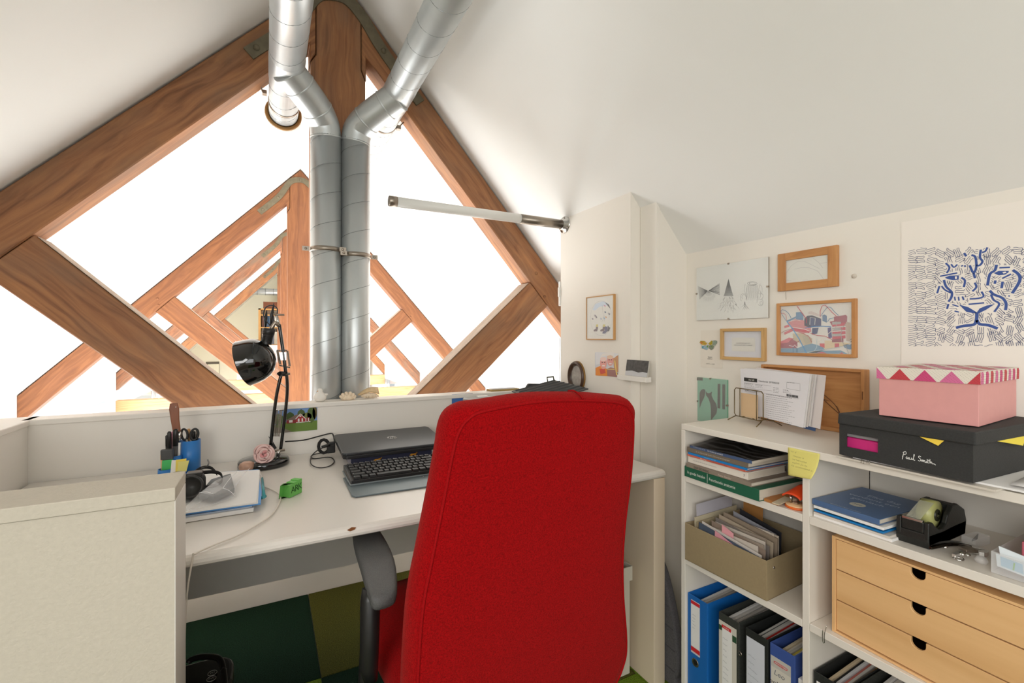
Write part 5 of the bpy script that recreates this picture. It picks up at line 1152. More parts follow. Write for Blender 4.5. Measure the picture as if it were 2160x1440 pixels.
splabel(v1, 1.165, 1.018, 0.985, 0.225, 0.388, mat('clear_label_pocket', (206, 208, 214), 0.3)); splabel(v1, 1.165, 1.018, 0.988, 0.246, 0.374, M_WHITE, l=2)
splabel(v1, 1.165, 1.018, 0.985, 0.376, 0.386, RED, 'label_band', 2); splabel(v1, 1.165, 1.018, 0.985, 0.231, 0.244, RED, 'label_band', 2)
scrib(v1, 1.165, 1.012, 0.995, 0.345, 5, .010, GREYI, 2, l=3)
MB().lathe([(0.008, 0.0005), (0.0115, 0.002), (0.013, 0.0005), (0.0115, -0.0002)], (1.165, 1.002, 0.200), (-1, 0, 0), 26).build('finger_ring', M_STEEL, v1); MB().disc((1.1645, 1.002, 0.200), (-1, 0, 0), 0.0095, 24).build('finger_hole', M_BLACK, v1)
BK = mat('black_marbled_card', (52, 54, 50), 0.6, noise=0.35, nscale=300); BK2 = mat('black_binder_card', (34, 36, 35), 0.55, noise=0.3, nscale=260)
v2 = binder('dark marbled binder with a long white label, second from the left', 0.918, 0.853, 0.402, BK, BK, fan(6, .12))
splabel(v2, 1.165, 0.917, 0.860, 0.15, 0.380, mat('off_white_label', (206, 200, 188), 0.6)); splabel(v2, 1.165, 0.906, 0.875, 0.17, 0.366, M_WHITE, l=2)
splabel(v2, 1.165, 0.907, 0.877, 0.362, 0.371, RED, 'label_band', 3); splabel(v2, 1.165, 0.917, 0.907, 0.352, 0.366, ink((40, 74, 48)), 'label_mark', 2); splabel(v2, 1.165, 0.873, 0.860, 0.340, 0.358, ink((40, 74, 48)), 'label_mark', 2)
text('herlitz', (1.165, 0.892, 0.3665), (0, -1, 0), (0, 0, 1), 0.007, W_INK, v2, name='label_lettering', lift=0.0015)
splabel(v2, 1.165, 0.906, 0.875, 0.178, 0.196, RED, 'label_band', 3)
scrib(v2, 1.165, 0.903, 0.880, 0.335, 8, .0165, GREYI, 5, l=3)
v3 = binder('black binder with a plain white label, third from the left', 0.832, 0.768, 0.403, BK2, BK2, [(.25, .33, -.004, (190, 186, 180)), (.34, .38, -.006, (40, 40, 42)), (.4, .55, -.004, (200, 196, 190)), (.56, .66, -.008, (190, 34, 24)), (.68, .78, -.006, (204, 198, 204)), (.79, .88, -.012, (206, 40, 26)), (.89, .98, -.010, (196, 190, 180))])
splabel(v3, 1.165, 0.829, 0.777, 0.12, 0.382, mat('bluish_white_label', (206, 208, 216), 0.6))
scrib(v3, 1.165, 0.825, 0.786, 0.335, 9, .018, GREYI, 8, l=2)
MB().lathe([(0.004, 0), (0.006, 0.002), (0.0065, 0)], (1.1665, 0.8505, 0.318), (-1, 0, 0), 14).build('rivet', M_STEEL, v2)
BV = mat('violet_blue_binder_card', (58, 82, 148), 0.5)
v4 = binder('violet-blue binder with a handwritten white label, next to the divider', 0.762, 0.697, 0.403, BV, BV, [(.2 + .13 * k, .2 + .13 * k + .11, -.004 - .004 * (k % 2), ((206, 190, 160), (216, 208, 196), (190, 184, 174), (226, 206, 90), (212, 208, 204), (196, 192, 190))[k]) for k in range(6)])
splabel(v4, 1.165, 0.7595, 0.707, 0.10, 0.372, mat('off_white_label', (206, 200, 188), 0.6)); splabel(v4, 1.165, 0.7595, 0.707, 0.345, 0.372, ink((186, 182, 174)), 'label_band', 2)
mbr = MB(); 
rq = [(0.7475, .361), (0.7185, .361), (0.7165, .3585), (0.7185, .356), (0.7475, .356), (0.7495, .3585)]
mbr.tube([(1.1640, y, z) for y, z in smooth_path([Vector((y, z, 0)) for y, z in rq], 3, closed=True) and [(p.x, p.y) for p in smooth_path([Vector((y, z, 0)) for y, z in rq], 3, closed=True)]], 0.0007, 5, closed=True); mbr.build('logo_outline', RED, v4)
text('Leitz', (1.165, 0.733, 0.3585), (0, -1, 0), (0, 0, 1), 0.0062, RED, v4, name='label_lettering', lift=0.0012, wscale=1.3)
text('Leo', (1.165, 0.737, 0.332), (0, -1, 0), (0, 0, 1), 0.019, GREYI, v4, name='handwriting', lift=0.0008, shear=.2)
text('polissen', (1.165, 0.735, 0.305), (0, -1, 0), (0, 0, 1), 0.0175, ink((20, 20, 24)), v4, name='handwriting', lift=0.0008, shear=.15)
wn_ = thing('notebook', 'white notebook with dark ring holes squeezed between the violet-blue binder and the divider', 'notebook', (1.3, 0.685, Z4))
MB().box((1.170, 0.678, Z4 + .0004), (1.38, 0.692, 0.352)).build('page_block', M_WHITE, wn_, bevel=0.001)
for k in range(22): MB().box((1.1694, 0.6795, 0.335 - 0.011 * k), (1.1701, 0.690, 0.341 - 0.011 * k)).build('ring_hole', K_INK, wn_)
v5 = binder('black binder under the drawers, right of the divider', 0.652, 0.582, 0.398, BK2, BK2, [(.25 + .12 * k, .25 + .12 * k + .10, -.002 - .005 * (k % 2), ((196, 176, 146), (34, 34, 36), (204, 204, 206), (206, 120, 110), (206, 204, 200), (222, 158, 60))[k]) for k in range(6)])
splabel(v5, 1.165, 0.645, 0.592, 0.15, 0.378)
v6 = binder('grey-black binder hidden under the drawers, farthest right', 0.578, 0.508, 0.398, BK, BK, fan(5))

# ---------------- chest of three plywood drawers
M_PLY = wood('birch_plywood', (214, 168, 114), (226, 182, 128), (234, 192, 140), 0.4, 0.35, 0.12, (216, 166, 106), bump=0.03)
M_PLYE = mat('plywood_edge', (190, 140, 90), 0.6, noise=0.12, nscale=20, streak=(1, 1, 80))
dr = thing('drawer_chest', 'small birch plywood chest of three drawers with cut-out grips', 'drawer chest', (1.172, 0.615, Z3), rz=R(-3.0), local=True)
# local frame: x into the shelf, -y towards the camera side
DW, DD, DH, th = 0.332, 0.235, 0.2245, 0.008
z0 = 0.0005
for nm, lo, hi in (('side_panel', (0, -th, z0), (DD, 0, DH)), ('side_panel', (0, -DW, z0), (DD, -DW + th, DH)), ('top_panel', (0, -DW + th, DH - th * .6), (DD, -th, DH)), ('bottom_panel', (0, -DW + th, z0), (DD, -th, z0 + th * .6)), ('back_panel', (DD - .004, -DW + th, z0 + th), (DD, -th, DH - th))):
    MB().box(lo, hi, along=2).build(nm, M_PLY, dr, bevel=0.0006, seg=1)
fh = (DH - 2 * th * .6 - .002) / 3
for k in range(3):
    zt_ = DH - th * .6 - .001 - k * fh; zb_ = zt_ - fh + 0.0022; zt_ -= 0.0006
    yc = -DW / 2; r_ = 0.0125; dp = 0.020
    ya, yb2 = -th - .0008, -DW + th + .0008
    arc = [(yc + r_, zt_)] + [(yc + r_ * math.cos(a_ * math.pi / 10), zt_ - (dp - r_ * .9) - r_ * .9 * math.sin(a_ * math.pi / 10)) for a_ in range(11)] + [(yc - r_, zt_)]
    poly = [(ya, zb_), (ya, zt_)] + arc + [(yb2, zt_), (yb2, zb_)]
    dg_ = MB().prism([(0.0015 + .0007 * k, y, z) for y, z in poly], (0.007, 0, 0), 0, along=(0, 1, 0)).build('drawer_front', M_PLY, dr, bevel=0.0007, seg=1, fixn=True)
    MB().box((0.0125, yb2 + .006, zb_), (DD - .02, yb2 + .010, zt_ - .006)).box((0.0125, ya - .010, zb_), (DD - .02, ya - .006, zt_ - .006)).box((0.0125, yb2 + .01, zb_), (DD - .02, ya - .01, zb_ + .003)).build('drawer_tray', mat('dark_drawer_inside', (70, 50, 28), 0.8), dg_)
pcl = thing('paper_clip', 'steel paper clip hooked on the shelf edge below the plywood drawers', 'paper clip', PX(1736, 1340, 1.1535))
pa = [PX(1736, 1327, 1.151), PX(1735, 1340, 1.1525), PX(1736, 1354, 1.1525), PX(1739, 1354, 1.1525), PX(1739, 1338, 1.1525), PX(1744, 1318, 1.158)]
MB().tube(smooth_path(pa, 4), 0.0008, 6).build('wire', M_CHROME, pcl)

# ---------------- right compartment: booklets, tape dispenser, punch, boxes
GS = 'booklets and papers stacked beside the tape dispenser'
sp0, sp1 = (1.163, 0.6555), (1.156, 0.5120)
def lay_(name, label, dz, th, cov, c0=(0, 0), c1=(0, 0), depth=0.205, pages=False, cat='booklet'):
    return book(name, label, (sp0[0] + c0[0], sp0[1] + c0[1]), (sp1[0] + c1[0], sp1[1] + c1[1]), Z2 + dz, th, depth, cov, pages=pages, group=GS, cat=cat)
lay_('paper_stack', 'white papers at the very bottom of the booklet stack', 0.0003, 0.006, M_WHITE, (.004, -.002), (.006, -.02), cat='papers')
lay_('paper_stack', 'second layer of white papers in the booklet stack', 0.0066, 0.005, ink((214, 206, 196)), (.002, -.003), (.004, -.016), cat='papers')
lay_('plastic_folder', 'thin magenta-edged folder near the bottom of the booklet stack', 0.0119, 0.0016, ink((212, 40, 120), .4), (.006, -.006), (.012, .012), cat='folder')
lay_('blue_folder', 'bright blue folder in the middle of the booklet stack', 0.0138, 0.0042, mat('bright_blue_cover', (20, 122, 190), 0.45), (.002, -.004), (.002, -.006), cat='folder')
lay_('dark_folder', 'dark green folder below the white booklets', 0.0183, 0.0040, ink((30, 56, 48), .4), (.006, -.006), (.014, .016), cat='folder')
lay_('booklet', 'thin white booklet directly under the blue one', 0.0226, 0.0060, M_WHITE, (-.001, -.005), (-.002, -.008))
bq = lay_('booklet', 'dusty blue booklet with white title, top of the stack beside the tape dispenser', 0.0300, 0.0130, mat('dusty_blue_cover', (78, 106, 146), 0.4), (0, -.001), (0, 0), pages=True)
dq, nq, Pq, Lq = Vector(bq['_d']), Vector(bq['_n']), Vector(bq['_P']), bq['_L']
def onb(a, b): return Pq + dq * Lq * a + nq * 0.205 * b + Vector((0, 0, 0.0132))
for k, (s_, bb) in enumerate((('Elke dag', .70), ('verdient een', .58), ('glimlach', .46))):
    text(s_, onb(.50 + (0.06 if k == 0 else 0), bb), dq, nq, 0.021, ink((186, 196, 214)), bq, name='title_lettering', lift=0.0002, wscale=1.0)
MB().disc(onb(.50, .26), (0, 0, 1), 0.0155, 32, up=nq).build('badge', ink((190, 186, 172)), bq); text('366', onb(.50, .26), dq, nq, 0.013, ink((130, 136, 140)), bq, name='badge_lettering', lift=0.0004)
text('een jaar vol kleine momenten', onb(.5, .03), dq, nq, 0.0055, ink((200, 206, 216)), bq, name='title_lettering', lift=0.0002)
# tape dispenser
M_TD = mat('black_granite_plastic', (28, 29, 27), 0.4, noise=0.3, nscale=400, bump=0.15, bscale=400)
td = thing('tape_dispenser', 'heavy black tape dispenser with a greenish tape roll', 'tape dispenser', (1.27, 0.465, Z2))
prof_ = [(1.188, .0), (1.356, .0), (1.362, .030), (1.352, .055), (1.318, .072), (1.292, .072), (1.272, .056), (1.262, .040), (1.246, .032), (1.228, .034), (1.212, .044), (1.202, .053), (1.186, .053), (1.184, .020)]
def tdp(y0, y1, pr_, nm, m=M_TD, b=.002): return MB().prism([(x, y0, Z2 + .0004 + z) for x, z in pr_], (0, y1 - y0, 0)).build(nm, m, td, bevel=b, fixn=True)
low = [(1.188, .0), (1.356, .0), (1.362, .030), (1.3, .030), (1.246, .028), (1.2, .030), (1.185, .030), (1.184, .015)]
tdp(.4385, .4945, low, 'body')
tdp(.4385, .4475, prof_, 'side_wall'); tdp(.4855, .4945, prof_, 'side_wall')
tdp(.4475, .4855, [(1.300, .03), (1.356, .03), (1.352, .055), (1.318, .071), (1.300, .071)], 'rear_block')
tdp(.4475, .4855, [(1.186, .03), (1.208, .03), (1.204, .050), (1.186, .052)], 'nose_block')
MB().box((1.1845, .449, Z2 + .052), (1.1915, .484, Z2 + .0565)).build('cutter_blade', M_CHROME, td, bevel=0.0005)
tc_ = Vector((1.262, 0.4665, Z2 + 0.053))
MB().lathe([(.0125, -.0125), (.029, -.0125), (.0292, 0), (.029, .0125), (.0125, .0125), (.0125, -.0125)], tc_, (0, 1, 0), 40).build('tape_roll', mat('greenish_tape', (176, 176, 112), 0.35), td)
MB().lathe([(.006, -.015), (.0125, -.0145), (.0125, .0145), (.006, .015)], tc_, (0, 1, 0), 24).build('tape_core', mat('dark_olive_core', (40, 40, 26), 0.4), td)
MB().prism([tc_ + Vector((-.012, -.012, .0265)), Vector((1.190, .4545, Z2 + .0568)), Vector((1.190, .4785, Z2 + .0568)), tc_ + Vector((-.012, .012, .0265))], (0, 0, .0004)).build('tape_strip', mat('clear_tape', (220, 220, 200), .2, alpha=.35), td, fixn=True)
# silver corkscrew-like lever tool
ct_ = thing('nail_clipper_tool', 'shiny chrome lever tool lying on the shelf in front of the tape dispenser', 'metal tool', PZ(2010, 1160, Z2))
M_STEELL = mat('bright_satin_steel', (226, 224, 220), .32, .85)
def Z(u, v, h=0.004): return PZ(u, v, Z2 + h)
def arm(pts, w, m, nm, th=.005):
    P = smooth_path(pts, 5); up_, dn_ = [], []
    n_ = len(P)
    for i, p in enumerate(P):
        t_ = (P[min(i + 1, n_ - 1)] - P[max(i - 1, 0)]); t_.z = 0; t_.normalize(); s_ = Vector((-t_.y, t_.x, 0)); f_ = w[0] + (w[1] - w[0]) * i / (n_ - 1)
        f_ *= min(1, .45 + 2.2 * min(i, n_ - 1 - i) / n_ + .25)
        up_.append(p + s_ * f_); dn_.append(p - s_ * f_)
    return MB().prism(up_ + dn_[::-1], (0, 0, th)).build(nm, m, ct_, bevel=.0012, fixn=True)
arm([Z(1957, 1153), Z(1985, 1150), Z(2015, 1147), Z(2045, 1153), Z(2078, 1164)], (.0075, .005), M_STEELL, 'lever')
arm([Z(1962, 1158, .010), Z(1990, 1152, .010), Z(2020, 1150, .010), Z(2050, 1155, .010)], (.004, .003), mat('dark_steel', (70, 64, 58), .25, 1.0), 'inner_bar')
arm([Z(2012, 1176), Z(2030, 1169), Z(2050, 1164), Z(2072, 1171), Z(2080, 1166)], (.004, .0055), M_STEELL, 'jaw', .007)
MB().obox(Z(2042, 1158, .016), (.009, -.006, 0), (.005, .008, 0), (0, 0, .003)).build('square_plate', M_STEEL, ct_, bevel=.0006)
rp_ = Z(2022, 1180, .004)
MB().tube([rp_ + Vector((.009 * math.cos(k * .393), .007 * math.sin(k * .393), .002)) for k in range(16)], .0016, 8, closed=True).build('finger_ring', M_CHROME, ct_)
for (u, v) in ((1993, 1153), (2030, 1168), (2041, 1170)): MB().lathe([(0, .004), (.004, .003), (.005, 0)], Z(u, v, .009), n=14).build('screw', M_CHROME, ct_)
# clear tape on a small holder behind
th_ = thing('small_tape_holder', 'small transparent tape holder behind the chrome tool', 'tape holder', Z(2060, 1135, 0))
M_CLR = mat('clear_acrylic', (245, 245, 245), .08, alpha=.22, spec=.7)
MB().obox(Z(2058, 1137, .010), (.026, -.004, 0), (.003, .012, 0), (0, 0, .009)).build('holder', M_CLR, th_, bevel=.002)
MB().prism([Z(2050, 1142, .012), Z(2062, 1137, .012), Z(2064, 1128, .012)], (0, 0, .004)).build('cutter', mat('dark_steel', (70, 64, 58), .25, 1.0), th_, fixn=True)
# clear box with packaged strips
cbx = thing('clear_box', 'clear plastic box holding packets, at the right end of the upper compartment', 'plastic box', Z(2130, 1190, 0))
cx0, cx1, cy0, cy1 = 1.175, 1.385, 0.205, 0.345
for nm, lo, hi in (('wall', (cx0, cy0, Z2 + .001), (cx0 + .0015, cy1, Z2 + .040)), ('wall', (cx0, cy1 - .0015, Z2 + .001), (cx1, cy1, Z2 + .040)), ('wall', (cx1 - .0015, cy0, Z2 + .001), (cx1, cy1, Z2 + .040)), ('wall', (cx0, cy0, Z2 + .001), (cx1, cy0 + .0015, Z2 + .040)), ('bottom', (cx0, cy0, Z2 + .0005), (cx1, cy1, Z2 + .002))):
    MB().box(lo, hi).build(nm, M_CLR, cbx, bevel=.0006, seg=1)
pk = thing('packet', 'white and pale blue packet marked with green numeral, leaning in the clear box', 'packet', (1.2, .28, Z2 + .004))
A0, B0 = Vector((1.184, .335, Z2 + .032)), Vector((1.184, .232, Z2 + .010)); dd = (B0 - A0); 
MB().prism([A0, B0, B0 + Vector((0.006, -.004, -.012 + .016)) + Vector((0, 0, .014)), A0 + Vector((0.006, .004, .016))][::1], (.002, 0, 0)).build('sleeve', ink((214, 222, 226), .5), pk, fixn=True)
A0, B0 = Vector((1.1795, .338, Z2 + .014)), Vector((1.1795, .225, Z2 + .0025)); H_ = Vector((.001, .002, .022))
MB().prism([A0, B0, B0 + H_, A0 + H_], (.0012, 0, 0)).build('front_sleeve', ink((206, 216, 222), .5), pk, fixn=True)
for f0, f1 in ((.05, .30), (.55, .85)):
    MB().prism([A0.lerp(B0, f0) + H_ * .15, A0.lerp(B0, f1) + H_ * .15, A0.lerp(B0, f1) + H_ * .9, A0.lerp(B0, f0) + H_ * .9], (-.0004, 0, 0)).build('print_patch', ink((150, 190, 214), .5), pk, fixn=True)
    text('1', A0.lerp(B0, f0 + .15) + H_ * .45 + Vector((-.0006, 0, 0)), (0, -1, -.1), (0, .0, 1), .020, ink((120, 180, 60), .5), pk, name='numeral', lift=.0004)
ph_ = thing('eraser_block', 'dusty pink rounded block standing in the clear box', 'block', (1.30, .30, Z2 + .003))
MB().prism([(1.22, .318, Z2 + .003), (1.36, .318, Z2 + .003), (1.36, .318, Z2 + .055), (1.33, .318, Z2 + .072), (1.28, .318, Z2 + .075), (1.245, .318, Z2 + .068), (1.232, .318, Z2 + .058), (1.222, .318, Z2 + .058)], (0, -.016, 0)).build('block', mat('dusty_pink_foam', (190, 96, 112), .7), ph_, bevel=.002, fixn=True)
bx_ = thing('small_carton', 'beige folded carton lying behind the blue-white packet in the clear box', 'carton', (1.25, .26, Z2 + .003))
MB().obox((1.265, .262, Z2 + .022), (.045, .008, 0), (-.005, .026, 0), (0, 0, .017)).build('carton', ink((196, 184, 168), .7), bx_, bevel=.001)
text('KSI', (1.2185, .262, Z2 + .028), (-.1, -1, 0), (0, 0, 1), .012, K_INK, bx_, name='lettering', lift=.001)
hk = thing('glass_stopper', 'small clear glass knob beside the clear box', 'knob', Z(2072, 1186, 0))
MB().lathe([(0, 0), (.008, .001), (.010, .006), (.007, .013), (0, .016)], Z(2070, 1188, 0), n=20).build('knob', M_CLR, hk)

# ================================================ on top of the white unit
# black lidded box
ang = R(-3.2)
M_BC = mat('charcoal_linen_card', (46, 46, 45), 0.8, noise=0.14, nscale=300, bump=0.3, bscale=500)
bb = thing('shoe_box', 'charcoal lidded box with white script lettering, under the pink box', 'box', (1.1265, 0.354, 0.9375), rz=R(-3.5), local=True)
LW, LD, LH = 0.229, 0.285, 0.089                     # local: y along the front (from the near corner to the left), x into depth
t_ = .0025
wx0, wx1, wz0, wz1 = .152, .214, .020, .050
fr = MB()
for (ya, yb2, za, zb_) in ((0, wx0, 0, LH), (wx1, LW, 0, LH), (wx0, wx1, 0, wz0), (wx0, wx1, wz1, LH)): fr.box((0, ya, za), (t_, yb2, zb_))
fr.build('front_wall', M_BC, bb)
for nm, lo, hi in (('side_wall', (t_, 0, 0), (LD, t_, LH)), ('side_wall', (t_, LW - t_, 0), (LD, LW, LH)), ('back_wall', (LD - t_, t_, 0), (LD, LW - t_, LH)), ('bottom', (t_, t_, 0), (LD - t_, LW - t_, t_))): MB().box(lo, hi).build(nm, M_BC, bb)
MB().box((.012, .02, .004), (.26, LW - .006, .040)).build('pink_content', mat('magenta_tissue', (206, 40, 122), .6), bb, bevel=.004)
MB().box((.012, .02, .041), (.26, LW - .006, .052)).build('grey_content', ink((150, 146, 148)), bb, bevel=.002)
e_ = .0055
ld = MB(); 
vsl = [(-e_, -e_, LH - .020), (LD + e_, -e_, LH - .020), (LD + e_, LW + .001, LH - .020), (-e_, LW + .001, LH - .020), (-e_, -e_, LH + .004), (LD + e_, -e_, LH + .006), (LD + e_, LW + .001, LH + .004), (-e_ * .5, LW + .001, LH + .004)]
ld.add(vsl, [(0, 3, 2, 1), (4, 5, 6, 7), (0, 1, 5, 4), (1, 2, 6, 5), (2, 3, 7, 6), (3, 0, 4, 7)]).build('lid', M_BC, bb, bevel=.0025, fixn=True)
# handwritten white signature as strokes, local plane x = 0
sg = MB(); sw = ink((230, 230, 226))
sig = [[(0, .2), (.35, 1.5), (.2, .9), (0, -.3)], [(.1, 1.3), (.6, 1.7), (.8, 1.2), (.3, .85)], [(.95, .55), (.75, .2), (1.0, .05), (1.2, .45), (1.25, .05), (1.45, .1)], [(1.45, .5), (1.5, .05), (1.8, .1), (1.9, .5), (1.95, .05), (2.15, .15)], [(2.15, .1), (2.45, 1.2), (2.35, 1.3), (2.3, .1), (2.6, .1)],
       [(3.75, 1.1), (3.45, 1.25), (3.3, .9), (3.75, .5), (3.55, .1), (3.2, .2)], [(3.9, .45), (3.98, .05), (4.05, .45), (4.2, .45), (4.25, .08), (4.35, .45), (4.5, .4), (4.55, .05), (4.75, .1)], [(4.8, .45), (4.85, .05), (5.0, .1)], [(4.8, .75), (4.85, .78)], [(5.1, .9), (5.1, .1), (5.3, .05)], [(5.0, .55), (5.5, .62)], [(5.5, 1.0), (5.5, .05), (5.65, .4), (5.85, .35), (5.9, .05), (6.3, .1), (6.6, -.1)]]
for st2 in sig:
    pts = [Vector((-0.0004, .108 - q[0] * .0082, .020 + q[1] * .0085)) for q in st2]
    sg.ribbon(smooth_path(pts, 5), .0011, (-1, 0, 0), lift=.0002)
sg.build('script_lettering', sw, bb)['kind'] = 'stuff'
MB().prism([(-.0035, .078, LH - .020), (-.0035, .040, LH - .020), (-.006, .048, LH - .031)], (.0006, 0, 0)).build('yellow_note_corner', ink((232, 200, 70)), bb, fixn=True)
MB().prism([(.07, -.0035, LH - .018), (.20, -.0035, LH - .018), (.16, -.012, LH - .034)], (0, .0006, 0)).build('yellow_note_corner', ink((226, 206, 70)), bb, fixn=True)
# papers under it
for k, (nm, lb, pts, z_, th2, m_) in enumerate((('magazine', 'cream magazine poking out under the charcoal box', [(1.142, .590), (1.128, .325), (1.36, .31), (1.36, .58)], .9293, .0035, ink((206, 198, 186))),
        ('paper_sheets', 'white sheets between the cream magazine and the charcoal box', [(1.150, .56), (1.150, .290), (1.40, .285), (1.40, .56)], .9331, .0035, M_WHITE))):
    tag(MB().prism([(x, y, z_) for x, y in pts], (0, 0, th2)).build(nm, m_, fixn=True), lb, 'papers' if k else 'magazine')
tag(MB().prism([(1.175, .280, .9297), (1.165, .10, .9297), (1.40, .09, .9297), (1.40, .282, .9297)], (0, 0, .006)).build('magazine', ink((188, 150, 130)), bevel=.001, fixn=True), 'reddish brown magazine lying right of the charcoal box', 'magazine')
tag(MB().sheet(lambda a, b: (1.16 + .23 * a, .315 - .20 * b, .9412 + .004 * math.sin(a * 5) + .006 * b), 8, 8).build('paper_sheets', M_WHITE, solid=.0012), 'wavy white sheets beside the charcoal box', 'papers')
bc = thing('binder_clip', 'small dark wire clip gripping papers under the left end of the charcoal box', 'binder clip', PX(1826, 975, 1.140))
for du in (0, 12):
    MB().tube([PX(1818 + du, 968, 1.138), PX(1816 + du, 976, 1.136), PX(1822 + du, 978, 1.136), PX(1822 + du, 970, 1.138)], .0006, 6).build('wire_loop', M_STEEL, bc)
# pink box with patterned lid
M_PINK = mat('pink_box_card', (214, 152, 148), 0.55, noise=0.02, nscale=60)
pz = .9375 + LH + .0065
pb = thing('gift_box', 'pink lidded box with a dotted white, red and pink zigzag lid', 'box', (1.178, 0.362, pz), rz=R(3.2), local=True)
QW, QD, QH = .157, .235, .100
MB().box((0, 0, 0), (QD, QW, QH)).build('body', M_PINK, pb, bevel=.001)
M_DOT = mat('dotted_cream_lid', (222, 214, 200), .6)
def dots(m, dotc, sc_=330, rad=.32):
    nt = m.node_tree; b = nt.nodes['Principled BSDF']; base = tuple(b.inputs['Base Color'].default_value)
    tc = nt.nodes.new('ShaderNodeTexCoord'); mp = nt.nodes.new('ShaderNodeMapping'); mp.inputs['Rotation'].default_value = (R(45), R(0), R(45)); mp.inputs['Scale'].default_value = (sc_, sc_, sc_)
    nt.links.new(tc.outputs['Object'], mp.inputs[0])
    vo = nt.nodes.new('ShaderNodeTexVoronoi'); vo.inputs['Scale'].default_value = 1.0; vo.inputs['Randomness'].default_value = 0.0; nt.links.new(mp.outputs[0], vo.inputs['Vector'])
    lt = nt.nodes.new('ShaderNodeMath'); lt.operation = 'LESS_THAN'; lt.inputs[1].default_value = rad; nt.links.new(vo.outputs['Distance'], lt.inputs[0])
    mx = nt.nodes.new('ShaderNodeMix'); mx.data_type = 'RGBA'; nt.links.new(lt.outputs[0], mx.inputs[0]); mx.inputs[6].default_value = base; mx.inputs[7].default_value = (*lin(dotc), 1)
    nt.links.new(mx.outputs[2], b.inputs['Base Color'])
dots(M_DOT, (170, 160, 150))
ZR_ = mat('zigzag_red', (190, 56, 66), .6); dots(ZR_, (110, 20, 40)); ZM_ = mat('zigzag_magenta', (198, 66, 116), .6); dots(ZM_, (110, 24, 70)); ZP_ = mat('zigzag_rose', (206, 104, 146), .6); dots(ZP_, (140, 40, 90))
l0, l1 = QH - .021, QH + .004; g_ = .003
lidp = MB().box((-g_, -g_, l0), (QD + g_, QW + g_, l1)).build('lid', M_DOT, pb, bevel=.0008, seg=1)
cols = [ZR_, ZP_, ZM_]
# zigzag triangles on the front (x = -g) and near (y = -g) sides, lozenges on the top
ntri = 4; pw = (QW + 2 * g_) / ntri
for k in range(ntri + 1):
    yc = -g_ + pw * k; a_, b_ = max(-g_, yc - pw * .45), min(QW + g_, yc + pw * .45)
    MB().prism([(-g_ - .0004, a_, l0 + .0003), (-g_ - .0004, b_, l0 + .0003), (-g_ - .0004, b_ if b_ < yc + pw * .45 - 1e-6 else yc, l1 - .001), (-g_ - .0004, a_ if a_ > yc - pw * .45 + 1e-6 else yc, l1 - .001)] if k in (0, ntri) else [(-g_ - .0004, a_, l0 + .0003), (-g_ - .0004, b_, l0 + .0003), (-g_ - .0004, yc, l1 - .002)], (.0003, 0, 0)).build('zigzag_print', cols[k % 3], lidp, fixn=True)
for k in range(9):
    xc_ = .006 + .028 * k
    MB().prism([(xc_ - .009, -g_ - .0004, l0 + .0005), (xc_ + .007, -g_ - .0004, l0 + .0005), (xc_ + .009, -g_ - .0004, l1 - .006), (xc_ + .004, -g_ - .0004, l1 - .001), (xc_ - .006, -g_ - .0004, l1 - .002), (xc_ - .006, -g_ - .0004, (l0 + l1) / 2)], (0, .0003, 0)).build('zigzag_print', cols[(k + 1) % 3], lidp, fixn=True)
for i in range(6):
    for j in range(5):
        xc_, yc = .02 + .039 * i, .006 + .038 * j + (.019 if i % 2 else 0)
        if yc > QW: continue
        MB().prism([(xc_ - .017, yc, l1 + .0001), (xc_, max(-g_, yc - .014), l1 + .0001), (xc_ + .017, yc, l1 + .0001), (xc_, min(QW + g_, yc + .014), l1 + .0001)], (0, 0, .0003)).build('lozenge_print', cols[(i + j) % 3], lidp, fixn=True)

# wire letter rack, sheets, tan card
M_BRASS = mat('dull_brass_wire', (116, 100, 70), .4, .8)
rk = thing('letter_rack', 'brass wire letter rack standing on the white top board', 'letter rack', (1.35, .92, ZT))
def fr_pt(f, z, off=0.0):   # f: 0 left(far) .. 1 right(near) along the sheet line
    a, b = Vector((1.385, 1.005, z)), Vector((1.355, .885, z)); d = (b - a); n = Vector((-1, .25, 0)).normalized()
    return a + d * f + n * off
def wire(pts, par, nm, r=.0016, closed=False): return MB().tube(pts, r, 8, closed=closed).build(nm, M_BRASS, par)
def loopr(off, f0, f1, z0_, z1_): 
    c = .007; return [fr_pt(f0, z0_ + c, off), fr_pt(f0, z1_ - c, off), fr_pt(f0 + .06, z1_, off), fr_pt(f1 - .06, z1_, off), fr_pt(f1, z1_ - c, off), fr_pt(f1, z0_ + c, off), fr_pt(f1 - .06, z0_, off), fr_pt(f0 + .06, z0_, off)]
wire(loopr(.026, 0, 1, .945, 1.036), rk, 'front_loop', closed=True)
wire(loopr(-.016, 0, 1, .945, 1.046), rk, 'back_loop', closed=True)
for f_ in (.2, .78):
    wire([fr_pt(f_, 1.036, .026), fr_pt(f_, .945, .026), fr_pt(f_, .944, .01), fr_pt(f_, .945, -.016), fr_pt(f_, 1.046, -.016)], rk, 'divider_wire', .0013)
for f_, o_ in ((-.02, .05), (1.0, .05), (.1, -.04), (1.02, -.04)):
    wire([fr_pt(min(max(f_, .05), .95), .945, .026 if o_ > 0 else -.016), fr_pt(f_, ZT + .002, o_)], rk, 'leg', .0016)
o = MB().prism([fr_pt(.2, .9475, .022), fr_pt(.78, .9475, .022), fr_pt(.78, 1.022, .022), fr_pt(.2, 1.022, .022)], (.0015, 0, 0)).build('note_card', mat('tan_card', (206, 176, 138), .7), fixn=True)
tag(o, 'square tan card in the front slot of the brass rack', 'card')
SHn = Vector((-1, .25, 0)).normalized()
